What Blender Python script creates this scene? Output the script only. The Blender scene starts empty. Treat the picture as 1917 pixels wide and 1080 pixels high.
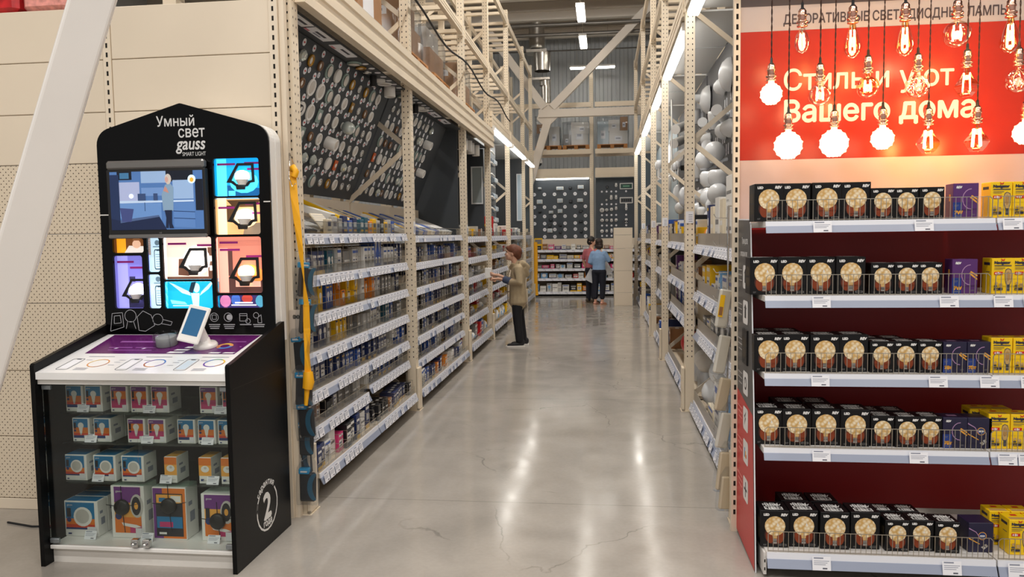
import bpy, math, random
from mathutils import Matrix, Vector
from mathutils.geometry import delaunay_2d_cdt
S = bpy.context.scene
C = S.collection
RND = random.Random(11)
PI = math.pi

# ------------------------------------------------------------------ camera
cam_d = bpy.data.cameras.new('camera')
cam_d.sensor_width = 36.0
cam_d.lens = 1440.0 / 1917.0 * 36.0
cam_d.clip_start = 0.05
cam_d.clip_end = 200
cam = bpy.data.objects.new('camera', cam_d)
C.objects.link(cam)
RX, RU, RF = (0.99275758, 0.11932049, -0.01396462), (0.00551712, 0.07083579, 0.99747273), (-0.12000813, 0.99032566, -0.06966447)
cam.matrix_world = Matrix(((RX[0], RU[0], -RF[0], 0), (RX[1], RU[1], -RF[1], 0), (RX[2], RU[2], -RF[2], 1.7), (0, 0, 0, 1)))
S.camera = cam

# ------------------------------------------------------------------ exposure, world, lamps out of frame
S.view_settings.view_transform = 'Standard'
S.view_settings.look = 'None'
S.view_settings.gamma = 1
S.view_settings.use_curve_mapping = False
S.view_settings.exposure = 0.05
S.cycles.max_bounces = 8
S.cycles.transparent_max_bounces = 16
S.cycles.caustics_reflective = False
S.cycles.caustics_refractive = False
S.cycles.sample_clamp_indirect = 6
S.cycles.use_denoising = True
wd = bpy.data.worlds.new('store_world')
S.world = wd
wd.use_nodes = True
bg = wd.node_tree.nodes['Background']
bg.inputs[0].default_value = (1.0, 0.97, 0.93, 1)
bg.inputs[1].default_value = 0.42


def area(name, loc, sx, sy, power, col=(1, 0.965, 0.92), rot=(0, 0, 0)):
    l = bpy.data.lights.new(name, 'AREA')
    l.shape = 'RECTANGLE'
    l.size, l.size_y, l.energy, l.color = sx, sy, power, col
    o = bpy.data.objects.new(name, l)
    o.location = loc
    o.rotation_euler = rot
    C.objects.link(o)
    return o


# the store's ceiling rows of lamps above and behind the camera
for lx in (-5.5, -2.2, 1.1, 4.4):
    for ly in (-4.0, 0.2):
        area('ceiling_row_lamp', (lx, ly, 6.9), 1.6, 0.25, 115)
# unseen up-facing fill, added to brighten the roof deck and stand in for lamp spill
for ly in (11.0, 15.0):
    area('added_roof_fill', (-0.5, ly, 7.1), 0.4, 1.6, 110, rot=(PI * 0.82, 0, 0))
# rows above the racks and over the aisle
for ly in (4.5, 8.5, 12.5):
    area('ceiling_row_lamp', (-0.5, ly, 6.9), 0.25, 1.6, 120)
for lx in (-6.5, 6.0):
    for ly in (7.0, 14.0, 20.0):
        area('ceiling_row_lamp', (lx, ly, 6.9), 0.25, 1.6, 110)


# ------------------------------------------------------------------ materials
def lin(c):
    return tuple(((x / 255.0) / 12.92 if x / 255.0 <= 0.04045 else ((x / 255.0 + 0.055) / 1.055) ** 2.4) for x in c)


MATS = {}


def M(key, rgb=None, rough=0.5, metal=0.0, emit=0.0, spec=0.5, noise=0.0, nscale=6.0, bump=0.0):
    if key in MATS:
        return MATS[key]
    m = bpy.data.materials.new(key)
    m.use_nodes = True
    nt = m.node_tree
    b = nt.nodes['Principled BSDF']
    col = (*lin(rgb), 1)
    b.inputs['Base Color'].default_value = col
    b.inputs['Roughness'].default_value = rough
    b.inputs['Metallic'].default_value = metal
    b.inputs['Specular IOR Level'].default_value = spec
    if emit:
        b.inputs['Emission Color'].default_value = col
        b.inputs['Emission Strength'].default_value = emit
    if noise:
        tc = nt.nodes.new('ShaderNodeTexCoord')
        n = nt.nodes.new('ShaderNodeTexNoise')
        n.inputs['Scale'].default_value = nscale
        n.inputs['Detail'].default_value = 5
        nt.links.new(tc.outputs['Object'], n.inputs['Vector'])
        r = nt.nodes.new('ShaderNodeMapRange')
        r.inputs[1].default_value, r.inputs[2].default_value = 0.3, 0.7
        r.inputs[3].default_value, r.inputs[4].default_value = 1 - noise, 1 + noise
        nt.links.new(n.outputs[0], r.inputs[0])
        mx = nt.nodes.new('ShaderNodeVectorMath')
        mx.operation = 'SCALE'
        mx.inputs[0].default_value = col[:3]
        nt.links.new(r.outputs[0], mx.inputs['Scale'])
        nt.links.new(mx.outputs[0], b.inputs['Base Color'])
        if bump:
            bp = nt.nodes.new('ShaderNodeBump')
            bp.inputs['Strength'].default_value = bump
            bp.inputs['Distance'].default_value = 0.01
            nt.links.new(n.outputs[0], bp.inputs['Height'])
            nt.links.new(bp.outputs[0], b.inputs['Normal'])
    MATS[key] = m
    return m


def glassy(key, tint, rough=0.03, refl=0.05, haze=0.0, hazecol=(235, 235, 235)):
    """thin clear sheet: transparent body with a fresnel reflection"""
    if key in MATS:
        return MATS[key]
    m = bpy.data.materials.new(key)
    m.use_nodes = True
    nt = m.node_tree
    nt.nodes.clear()
    out = nt.nodes.new('ShaderNodeOutputMaterial')
    tr = nt.nodes.new('ShaderNodeBsdfTransparent')
    tr.inputs[0].default_value = (*lin(tint), 1)
    gl = nt.nodes.new('ShaderNodeBsdfGlossy')
    gl.inputs['Roughness'].default_value = rough
    lw = nt.nodes.new('ShaderNodeLayerWeight')
    lw.inputs[0].default_value = 0.25
    ad = nt.nodes.new('ShaderNodeMath')
    ad.operation = 'ADD'
    ad.use_clamp = True
    ad.inputs[1].default_value = refl
    sc = nt.nodes.new('ShaderNodeMath')
    sc.operation = 'MULTIPLY'
    sc.inputs[1].default_value = 0.35
    nt.links.new(lw.outputs['Fresnel'], sc.inputs[0])
    nt.links.new(sc.outputs[0], ad.inputs[0])
    mx = nt.nodes.new('ShaderNodeMixShader')
    nt.links.new(ad.outputs[0], mx.inputs[0])
    src = tr.outputs[0]
    if haze:
        df = nt.nodes.new('ShaderNodeBsdfDiffuse')
        df.inputs[0].default_value = (*lin(hazecol), 1)
        m2 = nt.nodes.new('ShaderNodeMixShader')
        m2.inputs[0].default_value = haze
        nt.links.new(tr.outputs[0], m2.inputs[1])
        nt.links.new(df.outputs[0], m2.inputs[2])
        src = m2.outputs[0]
    nt.links.new(src, mx.inputs[1])
    nt.links.new(gl.outputs[0], mx.inputs[2])
    nt.links.new(mx.outputs[0], out.inputs[0])
    MATS[key] = m
    return m


CREAM = M('cream_powder_coat', (230, 215, 191), 0.45, noise=0.03, nscale=2)
CREAM2 = M('cream_panel', (225, 211, 190), 0.42, noise=0.03, nscale=1.2)
HOLE = M('slot_dark', (22, 18, 14), 0.9)
WHITE = M('white_plastic', (238, 236, 232), 0.35)
PAPER = M('paper_card', (236, 237, 242), 0.6)
GREYTXT = M('grey_print', (140, 145, 160), 0.6)
BLACKP = M('black_laminate', (9, 9, 10), 0.35, spec=0.18)
BLACKM = M('black_matte', (20, 20, 22), 0.6)
SLATE = M('slate_board', (52, 57, 62), 0.55, noise=0.05, nscale=1.5)
STEEL = M('zinc_wire', (190, 182, 168), 0.3, 0.9)
CHROME = M('chrome', (215, 215, 215), 0.12, 1.0)
CLEAR = glassy('clear_plastic', (246, 247, 247), 0.05, 0.015, 0.0)
GLASS = glassy('clear_glass', (247, 250, 248), 0.02, 0.02)
LAMPW = M('lamp_diffuser_lit', (255, 250, 242), 0.5, emit=9.0)


# ------------------------------------------------------------------ mesh building
class MB:
    def __init__(s):
        s.v, s.f, s.m, s.sm, s.mats = [], [], [], [], []
        s.T = Matrix()

    def mi(s, m):
        if m not in s.mats:
            s.mats.append(m)
        return s.mats.index(m)

    def add(s, vs, fs, m, smooth=False):
        o = len(s.v)
        s.v += [tuple(s.T @ Vector(p)) for p in vs]
        k = s.mi(m)
        for f in fs:
            s.f.append(tuple(i + o for i in f))
            s.m.append(k)
            s.sm.append(smooth)
        return s

    def box(s, x0, x1, y0, y1, z0, z1, m):
        return s.add([(x0, y0, z0), (x1, y0, z0), (x1, y1, z0), (x0, y1, z0), (x0, y0, z1), (x1, y0, z1), (x1, y1, z1), (x0, y1, z1)],
                     [(0, 3, 2, 1), (4, 5, 6, 7), (0, 1, 5, 4), (1, 2, 6, 5), (2, 3, 7, 6), (3, 0, 4, 7)], m)

    def rbox(s, x0, x1, y0, y1, z0, z1, m, r=0.004):
        """box with chamfered edges"""
        vs, fs = [], []
        xs, ys, zs = (x0, x1), (y0, y1), (z0, z1)
        idx = {}
        for a in (0, 1):
            for b in (0, 1):
                for c in (0, 1):
                    for ax in range(3):
                        p = [xs[a], ys[b], zs[c]]
                        for k in range(3):
                            if k != ax:
                                p[k] += r * (1 - 2 * (a, b, c)[k])
                        idx[(a, b, c, ax)] = len(vs)
                        vs.append(tuple(p))
        I = idx
        for c in (0, 1):
            fs.append([I[(0, 0, c, 2)], I[(1, 0, c, 2)], I[(1, 1, c, 2)], I[(0, 1, c, 2)]][:: 1 if c else -1])
            fs.append([I[(0, c, 0, 1)], I[(1, c, 0, 1)], I[(1, c, 1, 1)], I[(0, c, 1, 1)]][:: -1 if c else 1])
            fs.append([I[(c, 0, 0, 0)], I[(c, 1, 0, 0)], I[(c, 1, 1, 0)], I[(c, 0, 1, 0)]][:: 1 if c else -1])
        for a in (0, 1):
            for b in (0, 1):
                for c in (0, 1):
                    fs.append([I[(a, b, c, 0)], I[(a, b, c, 1)], I[(a, b, c, 2)]])
                    if c == 0:
                        fs.append([I[(a, b, 0, 0)], I[(a, b, 0, 1)], I[(a, b, 1, 1)], I[(a, b, 1, 0)]])
                    if b == 0:
                        fs.append([I[(a, 0, c, 0)], I[(a, 0, c, 2)], I[(a, 1, c, 2)], I[(a, 1, c, 0)]])
                    if a == 0:
                        fs.append([I[(0, b, c, 1)], I[(0, b, c, 2)], I[(1, b, c, 2)], I[(1, b, c, 1)]])
        return s.add(vs, fs, m)

    def poly(s, pts, m):
        return s.add(pts, [tuple(range(len(pts)))], m)

    def prism(s, pts, axis, d0, d1, m):
        """2D outline extruded along an axis: 'y' outline is (x,z), 'x' is (y,z), 'z' is (x,y)"""
        def P(p, d):
            return {'y': (p[0], d, p[1]), 'x': (d, p[0], p[1]), 'z': (p[0], p[1], d)}[axis]
        n = len(pts)
        vs = [P(p, d0) for p in pts] + [P(p, d1) for p in pts]
        fs = [tuple(range(n)), tuple(range(2 * n - 1, n - 1, -1))] + [(i, i + n, (i + 1) % n + n, (i + 1) % n) for i in range(n)]
        return s.add(vs, fs, m)

    def bar(s, a, b, w, h, m, up=(0, 0, 1)):
        """rectangular bar from a to b: w across, h along up"""
        a, b = Vector(a), Vector(b)
        d = (b - a).normalized()
        u = Vector(up)
        if abs(d.dot(u)) > 0.98:
            u = Vector((0, 1, 0))
        x = d.cross(u).normalized()
        u = x.cross(d).normalized()
        vs = []
        for p in (a, b):
            for i, j in ((-1, -1), (1, -1), (1, 1), (-1, 1)):
                vs.append(p + x * i * w / 2 + u * j * h / 2)
        return s.add(vs, [(3, 2, 1, 0), (4, 5, 6, 7), (0, 1, 5, 4), (1, 2, 6, 5), (2, 3, 7, 6), (3, 0, 4, 7)], m)

    def tube(s, path, r, m, n=8, caps=True):
        """tube along a path; r a number or one radius (or pair of radii) per point"""
        P = [Vector(p) for p in path]
        k = len(P)
        rs = r if isinstance(r, (list, tuple)) else [r] * k
        vs, fs = [], []
        ref = None
        for i in range(k):
            d = (P[min(i + 1, k - 1)] - P[max(i - 1, 0)]).normalized()
            if ref is None:
                ref = Vector((1, 0, 0)) if abs(d.x) < 0.9 else Vector((0, 1, 0))
            x = (ref - d * ref.dot(d)).normalized()
            y = d.cross(x)
            ref = x
            ra, rb = rs[i] if isinstance(rs[i], (tuple, list)) else (rs[i], rs[i])
            for j in range(n):
                a = 2 * PI * j / n
                vs.append(P[i] + x * math.cos(a) * ra + y * math.sin(a) * rb)
        for i in range(k - 1):
            for j in range(n):
                fs.append((i * n + j, i * n + (j + 1) % n, (i + 1) * n + (j + 1) % n, (i + 1) * n + j))
        s.add(vs, fs, m, True)
        if caps:
            o = [tuple(range(n - 1, -1, -1)), tuple(range((k - 1) * n, k * n))]
            s.add(vs, o, m)
        return s

    def lathe(s, prof, m, c=(0, 0, 0), n=20, smooth=True):
        """profile of (radius, z) turned about z through c"""
        vs, fs = [], []
        for r, z in prof:
            for j in range(n):
                a = 2 * PI * j / n
                vs.append((c[0] + r * math.cos(a), c[1] + r * math.sin(a), c[2] + z))
        for i in range(len(prof) - 1):
            for j in range(n):
                fs.append((i * n + j, i * n + (j + 1) % n, (i + 1) * n + (j + 1) % n, (i + 1) * n + j))
        return s.add(vs, fs, m, smooth)

    def disc(s, c, r, m, axis='y', n=16, ry=None, d=None):
        """flat disc facing -y (axis y) or +z (axis z)"""
        ry = ry or r
        pts = []
        for j in range(n):
            a = 2 * PI * j / n
            if axis == 'y':
                pts.append((c[0] + r * math.cos(a), c[1], c[2] + ry * math.sin(a)))
            else:
                pts.append((c[0] + r * math.cos(a), c[1] + ry * math.sin(a), c[2]))
        return s.poly(pts, m)

    def ball(s, c, r, m, n=14, k=9):
        rr = r if isinstance(r, (tuple, list)) else (r, r, r)
        vs, fs = [], []
        for i in range(k + 1):
            t = PI * i / k
            for j in range(n):
                a = 2 * PI * j / n
                vs.append((c[0] + rr[0] * math.sin(t) * math.cos(a), c[1] + rr[1] * math.sin(t) * math.sin(a), c[2] + rr[2] * math.cos(t)))
        for i in range(k):
            for j in range(n):
                fs.append((i * n + j, (i + 1) * n + j, (i + 1) * n + (j + 1) % n, i * n + (j + 1) % n))
        return s.add(vs, fs, m, True)

    def text(s, string, size, m, T, align='LEFT', bold=0.0, shear=0.0, space=1.0, xs=1.0):
        """lettering in the local x,y plane of matrix T"""
        vs, fs = text_geo(string, size, align, bold, shear, space)
        old = s.T
        s.T = old @ T @ Matrix.Diagonal((xs, 1, 1, 1))
        s.add(vs, fs, m)
        s.T = old
        return s

    def mesh(s, name):
        me = bpy.data.meshes.new(name)
        me.from_pydata(s.v, [], s.f)
        for m in s.mats:
            me.materials.append(m)
        me.polygons.foreach_set('material_index', s.m)
        me.polygons.foreach_set('use_smooth', s.sm)
        me.update()
        return me

    def obj(s, name, parent=None, **k):
        return obj(name, s.mesh(name), parent, **k)


_TX = {}


def text_geo(string, size, align, bold, shear, space):
    key = (string, size, align, bold, shear, space)
    if key not in _TX:
        cu = bpy.data.curves.new('lettering', 'FONT')
        cu.body, cu.size, cu.align_x, cu.shear, cu.space_character = string, size, align, shear, space
        cu.resolution_u = 3
        cu.fill_mode = 'NONE'
        o = bpy.data.objects.new('lettering', cu)
        me = o.to_mesh()
        # the outlines as closed loops; each outer loop is filled with the holes inside it
        co = [v.co.copy() for v in me.vertices]
        nxt = {}
        for e in me.edges:
            a, b = e.vertices
            nxt.setdefault(a, []).append(b)
            nxt.setdefault(b, []).append(a)
        seen, loops = set(), []
        for i in range(len(co)):
            if i in seen or i not in nxt:
                continue
            lp, p, c = [i], None, i
            seen.add(i)
            while True:
                n = [q for q in nxt[c] if q not in seen]
                n = [q for q in n if q == c + 1] or n
                if not n:
                    break
                c = n[0]
                seen.add(c)
                lp.append(c)
            loops.append(lp)
        # loops that overlap in x belong to one glyph; fill by non-zero winding
        loops = sorted((lp for lp in loops if len(lp) > 2), key=lambda lp: min(co[q].x for q in lp))
        groups, hi = [], -1e9
        for lp in loops:
            if min(co[q].x for q in lp) > hi:
                groups.append([])
            groups[-1].append(lp)
            hi = max(hi, max(co[q].x for q in lp))
        vs, fs = [], []
        for g in groups:
            flat = [co[q].to_2d() for lp in g for q in lp]
            ed, k = [], 0
            for lp in g:
                ed += [(k + i, k + (i + 1) % len(lp)) for i in range(len(lp))]
                k += len(lp)
            v2, _e, tri = delaunay_2d_cdt(flat, ed, [], 0, 1e-7)[:3]
            o0 = len(vs)
            vs += [(q.x, q.y, 0) for q in v2]
            for t in tri:
                c = (v2[t[0]] + v2[t[1]] + v2[t[2]]) / 3
                wn = 0
                for i, j in ed:
                    A, B = flat[i], flat[j]
                    if (A.y <= c.y) != (B.y <= c.y) and A.x + (c.y - A.y) / (B.y - A.y) * (B.x - A.x) > c.x:
                        wn += 1 if B.y > A.y else -1
                if wn:
                    if (v2[t[1]] - v2[t[0]]).cross(v2[t[2]] - v2[t[0]]) < 0:
                        t = t[::-1]
                    fs.append(tuple(o0 + q for q in t))
        if bold:      # heavier strokes: shifted copies on hair-thin steps
            b0, f0 = list(vs), list(fs)
            for k, (dx, dy) in enumerate(((bold, 0), (-bold, 0), (0, bold), (0, -bold))):
                o0 = len(vs)
                vs += [(x + dx, y + dy, .00004 * (k + 1)) for x, y, z in b0]
                fs += [tuple(q + o0 for q in f) for f in f0]
        _TX[key] = (vs, fs)
        o.to_mesh_clear()
        bpy.data.objects.remove(o)
        bpy.data.curves.remove(cu)
    return _TX[key]


def FR(o, xdir, updir):
    """matrix with local x along xdir and local y along updir, origin o"""
    x = Vector(xdir).normalized()
    y = Vector(updir).normalized()
    z = x.cross(y)
    return Matrix(((x.x, y.x, z.x, o[0]), (x.y, y.y, z.y, o[1]), (x.z, y.z, z.z, o[2]), (0, 0, 0, 1)))


def tag(o, label=None, cat=None, group=None, kind=None):
    if label:
        o['label'] = label
    if cat:
        o['category'] = cat
    if group:
        o['group'] = group
    if kind:
        o['kind'] = kind
    return o


def obj(name, me, parent=None, loc=None, rz=None, mat=None, label=None, cat=None, group=None, kind=None):
    o = bpy.data.objects.new(name, me)
    C.objects.link(o)
    if parent:
        o.parent = parent
    if mat is not None:
        o.matrix_world = mat
    if loc is not None:
        o.location = loc
    if rz is not None:
        o.rotation_euler = (0, 0, rz)
    return tag(o, label, cat, group, kind)


def thing(name, label, cat, loc=(0, 0, 0), rz=0.0, group=None, kind=None, mat=None):
    return obj(name, None, None, None if mat is not None else loc, None if mat is not None else rz, mat, label, cat, group, kind)


def dup(o, label=None, loc=None, rz=None, mat=None, group=None):
    """a copy of a thing with copies of its parts and sub-parts"""
    r = o.copy()
    C.objects.link(r)
    if mat is not None:
        r.matrix_world = mat
    if loc is not None:
        r.location = loc
    if rz is not None:
        r.rotation_euler = (0, 0, rz)
    if label:
        r['label'] = label
    if group:
        r['group'] = group
    for ch in list(o.children):
        c = ch.copy()
        C.objects.link(c)
        c.parent = r
        for g in list(ch.children):
            d = g.copy()
            C.objects.link(d)
            d.parent = c
    return r


ORD = 'zeroth first second third fourth fifth sixth seventh eighth ninth tenth eleventh twelfth thirteenth fourteenth fifteenth sixteenth seventeenth eighteenth nineteenth twentieth'.split()


def nth(i):
    if i <= 20:
        return ORD[i]
    return {2: 'twenty', 3: 'thirty', 4: 'forty'}[i // 10] + '-' + ORD[i % 10] if i % 10 else {3: 'thirtieth', 4: 'fortieth'}[i // 10]
# ------------------------------------------------------------------ the setting
def floor_material():
    m = bpy.data.materials.new('polished_concrete')
    m.use_nodes = True
    nt = m.node_tree
    L = nt.links.new
    b = nt.nodes['Principled BSDF']
    tc = nt.nodes.new('ShaderNodeTexCoord')

    def noise(scale, detail=6, dist=0.0):
        n = nt.nodes.new('ShaderNodeTexNoise')
        n.inputs['Scale'].default_value = scale
        n.inputs['Detail'].default_value = detail
        n.inputs['Distortion'].default_value = dist
        L(tc.outputs['Object'], n.inputs['Vector'])
        return n

    def rng(src, a, c, lo, hi):
        r = nt.nodes.new('ShaderNodeMapRange')
        r.inputs[1].default_value, r.inputs[2].default_value, r.inputs[3].default_value, r.inputs[4].default_value = a, c, lo, hi
        L(src, r.inputs[0])
        return r.outputs[0]

    def math_(op, a, c):
        n = nt.nodes.new('ShaderNodeMath')
        n.operation = op
        for i, q in enumerate((a, c)):
            if isinstance(q, (int, float)):
                n.inputs[i].default_value = q
            elif q is not None:
                L(q, n.inputs[i])
        return n.outputs[0]

    big, mid, fine = noise(0.55, 5, 0.6), noise(3.0, 8, 0.4), noise(40, 3)
    val = math_('ADD', math_('ADD', rng(big.outputs[0], 0.3, 0.7, 0.86, 1.08), rng(mid.outputs[0], 0.3, 0.7, -0.07, 0.07)), rng(fine.outputs[0], 0.3, 0.7, -0.03, 0.03))
    # cracks: edges of a distorted large voronoi
    vo = nt.nodes.new('ShaderNodeTexVoronoi')
    vo.feature = 'DISTANCE_TO_EDGE'
    vo.inputs['Scale'].default_value = 0.75
    nm = noise(1.6, 6)
    add = nt.nodes.new('ShaderNodeVectorMath')
    add.operation = 'MULTIPLY_ADD'
    L(nm.outputs['Color'], add.inputs[0])
    add.inputs[1].default_value = (0.7, 0.7, 0)
    L(tc.outputs['Object'], add.inputs[2])
    L(add.outputs[0], vo.inputs['Vector'])
    crack = rng(vo.outputs['Distance'], 0.0008, 0.004, 1, 0)
    crack = math_('MULTIPLY', crack, rng(noise(0.9, 3).outputs[0], 0.5, 0.58, 0, 0.35))
    # sawn joints across the aisle
    sep = nt.nodes.new('ShaderNodeSeparateXYZ')
    L(tc.outputs['Object'], sep.inputs[0])
    j = math_('ABSOLUTE', math_('SUBTRACT', math_('MODULO', math_('ADD', sep.outputs[1], 30 - 3.755), 3.1), 1.55), None)
    jm = rng(j, 1.545, 1.5485, 0, 0.4)
    dark = math_('MAXIMUM', crack, jm)
    val = math_('MULTIPLY', val, math_('SUBTRACT', 1.0, dark))
    sc = nt.nodes.new('ShaderNodeVectorMath')
    sc.operation = 'SCALE'
    sc.inputs[0].default_value = lin((164, 158, 150))
    L(val, sc.inputs['Scale'])
    L(sc.outputs[0], b.inputs['Base Color'])
    L(rng(mid.outputs[0], 0.3, 0.7, 0.09, 0.2), b.inputs['Roughness'])
    b.inputs['Specular IOR Level'].default_value = 0.6
    bp = nt.nodes.new('ShaderNodeBump')
    bp.inputs['Strength'].default_value = 0.05
    bp.inputs['Distance'].default_value = 0.02
    L(mid.outputs[0], bp.inputs['Height'])
    L(bp.outputs[0], b.inputs['Normal'])
    return m


mb = MB()
mb.box(-12, 12, -8, 24.2, -0.2, 0, floor_material())
mb.obj('floor', kind='structure', label='grey polished concrete floor')

# back wall of vertical corrugated sheet
wallm = M('corrugated_sheet', (184, 187, 188), 0.5, noise=0.05, nscale=1)
mb = MB()
xs, i = [], 0
x = -12.0
while x < 12:
    xs += [(x, 0), (x + 0.1, 0), (x + 0.125, 0.035), (x + 0.225, 0.035)]
    x += 0.25
for i in range(len(xs) - 1):
    (a, da), (c, dc) = xs[i], xs[i + 1]
    mb.add([(a, 24.2 - da, 0), (c, 24.2 - dc, 0), (c, 24.2 - dc, 8.2), (a, 24.2 - da, 8.2)], [(0, 1, 2, 3)], wallm)
mb.box(-12, 12, 24.22, 24.4, 0, 8.2, wallm)
mb.obj('wall_back', kind='structure', label='grey corrugated sheet wall at the end of the hall')
for sgn, nm in ((-1, 'left'), (1, 'right')):
    mb = MB()
    mb.box(sgn * 12 - 0.1, sgn * 12 + 0.1, -8, 24.2, 0, 8.2, wallm)
    mb.obj('wall_' + nm, kind='structure', label='grey side wall of the hall')
deckm = M('roof_deck', (200, 184, 165), 0.7, noise=0.06)
mb = MB()
mb.box(-12, 12, -8, 24.4, 8.05, 8.2, deckm)
for k in range(160):
    yy = -8 + k * 0.2
    mb.box(-12, 12, yy, yy + 0.08, 8.0, 8.05, deckm)
mb.obj('ceiling', kind='structure', label='ribbed metal roof deck')
beamm = M('roof_steel', (224, 214, 200), 0.5)
for k, yy in enumerate((17.4, 19.4, 21.3, 23.2)):
    mb = MB()
    mb.box(-12, 12, yy - 0.09, yy + 0.09, 7.72, 7.76, beamm)
    mb.box(-12, 12, yy - 0.01, yy + 0.01, 7.5, 8.0, beamm)
    mb.box(-12, 12, yy - 0.09, yy + 0.09, 7.48, 7.52, beamm)
    mb.obj('trim_%d' % (k + 1), kind='structure', label='roof purlin')
for k, (yy, zz, r) in enumerate(((20.2, 7.1, 0.045), (20.6, 6.95, 0.05), (22.4, 6.95, 0.02))):
    mb = MB()
    mb.tube([(-11.95, yy, zz), (0, yy, zz - 0.03), (11.95, yy, zz)], r, M('pipe_grey', (120, 116, 110), 0.4, 0.5))
    mb.obj('service_pipe', label=('upper thin', 'lower thick', 'lowest slender')[k] + ' grey service pipe running across under the roof', cat='pipe', group='pipes under the roof')

# duct dropping from the roof
du = thing('ventilation_duct', 'silver ventilation duct dropping from the roof over the back of the aisle', 'duct', (-1.83, 21.6, 0))
alu = M('duct_foil', (196, 190, 180), 0.28, 0.85, noise=0.12, nscale=8, bump=0.4)
mb = MB()
mb.lathe([(0.215, 8.05)] + [(0.215 + 0.008 * (k % 2), 8.0 - k * 0.06) for k in range(20)] + [(0.2, 6.8)], alu, n=24)
mb.obj('pipe_section', du)
mb = MB()
mb.box(-0.28, 0.28, -0.24, 0.24, 6.68, 6.76, alu)
mb.lathe([(0.24, 6.7), (0.22, 6.2)], alu, c=(0.14, 0, 0))
mb.box(-0.12, 0.36, -0.2, 0.2, 5.94, 6.0, alu)
mb.lathe([(0.16, 5.95), (0.15, 5.8)], alu, c=(0.22, 0, 0))
mb.obj('reducer', du)
mb = MB()
mb.lathe([(0.125 + 0.01 * (k % 2), 5.85 - k * 0.04) for k in range(15)], alu, c=(0.24, 0, 0), n=20)
mb.obj('flexible_hose', du)

# structural braces of the hall, far pair
steelw = M('hall_steel', (226, 216, 203), 0.5)
fr = thing('steel_brace', 'cream steel cross brace with gusset plate high over the back racking', 'steel brace', (-1.5, 20.4, 0))
mb = MB()
mb.prism([(-0.25, 4.72), (-0.12, 5.08), (0.32, 5.12), (0.36, 4.8), (0.12, 4.58), (-0.12, 4.58)], 'y', -0.03, 0.03, steelw)
mb.obj('gusset_plate', fr)
for a, c in (((0.15, 0, 5.0), (2.9, 0, 7.7)), ((0.05, 0, 4.7), (-1.1, 0, 1.0)), ((-0.05, 0, 5.0), (-1.7, 0, 7.3))):
    mb = MB()
    mb.bar(a, c, 0.16, 0.2, steelw)
    mb.obj('diagonal_tube', fr)
mb = MB()
mb.bar((-0.2, 0, 4.85), (5.0, 0, 4.85), 0.16, 0.2, steelw)
mb.obj('horizontal_tube', fr)

# foreground brace: square steel tube on edge, slanting in front of the kiosk
fw = M('white_painted_steel', (232, 228, 224), 0.38, noise=0.02, nscale=3, bump=0.03)
a, c = Vector((-3.117, 3.0, 0.0)), Vector((-0.944, 3.0, 5.6))
d = (c - a).normalized()
side = d.cross(Vector((0, 1, 0))).normalized()
q = (Vector((0, 1, 0)) * math.cos(0.62) + side * math.sin(0.62)).normalized()
mb = MB()
w = 0.082
e1, e2 = q, d.cross(q).normalized()
ring = []
for t in range(4):
    s1, s2 = ((1, 1), (-1, 1), (-1, -1), (1, -1))[t]
    for k in range(4):
        an = math.atan2(s2, s1) - PI / 4 + (k / 3.0) * PI / 2
        ring.append(e1 * (s1 * (w - 0.014) + 0.014 * math.cos(an)) + e2 * (s2 * (w - 0.014) + 0.014 * math.sin(an)))
vs = [a + p for p in ring] + [c + p for p in ring]
n = len(ring)
mb.add(vs, [(i, (i + 1) % n, (i + 1) % n + n, i + n) for i in range(n)] + [tuple(range(n)), tuple(range(2 * n - 1, n - 1, -1))], fw)
mb.obj('slanting_post', label='white square steel tube slanting up in front of the smart-light kiosk', cat='steel brace')

# ceiling lamps in view
def ceiling_lamp(label, loc, rz, parts=1):
    t = thing('ceiling_lamp', label, 'ceiling lamp', loc, rz, 'linear lamps under the roof')
    hm = M('lamp_housing', (225, 222, 215), 0.4)
    for k in range(parts):
        o = (k - (parts - 1) / 2) * 0.72
        L = 1.3 if parts == 1 else 0.6
        mb = MB()
        mb.box(-0.1, 0.1, o - L / 2, o + L / 2, 0, 0.05, hm)
        mb.obj('housing', t)
        mb = MB()
        mb.rbox(-0.085, 0.085, o - L / 2 + 0.02, o + L / 2 - 0.02, -0.03, -0.001, M('ceiling_lamp_lit', (255, 250, 240), 0.5, emit=15))
        mb.obj('diffuser', t)
    for o in (-0.45, 0.45):
        mb = MB()
        mb.tube([(0, o, 0.05), (0, o, 1.4)], 0.006, STEEL, 6)
        mb.obj('hanger', t)


ceiling_lamp('long roof lamp running along the aisle, the higher one in view', (-0.51, 17.95, 6.7), 0)
ceiling_lamp('long roof lamp running along the aisle, next below the highest', (-0.53, 20.6, 6.7), 0)
ceiling_lamp('pair of short roof lamps end to end, set across the aisle', (-0.33, 23.0, 6.55), PI / 2, 2)
# ------------------------------------------------------------------ pallet racking
_fm = {}


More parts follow.
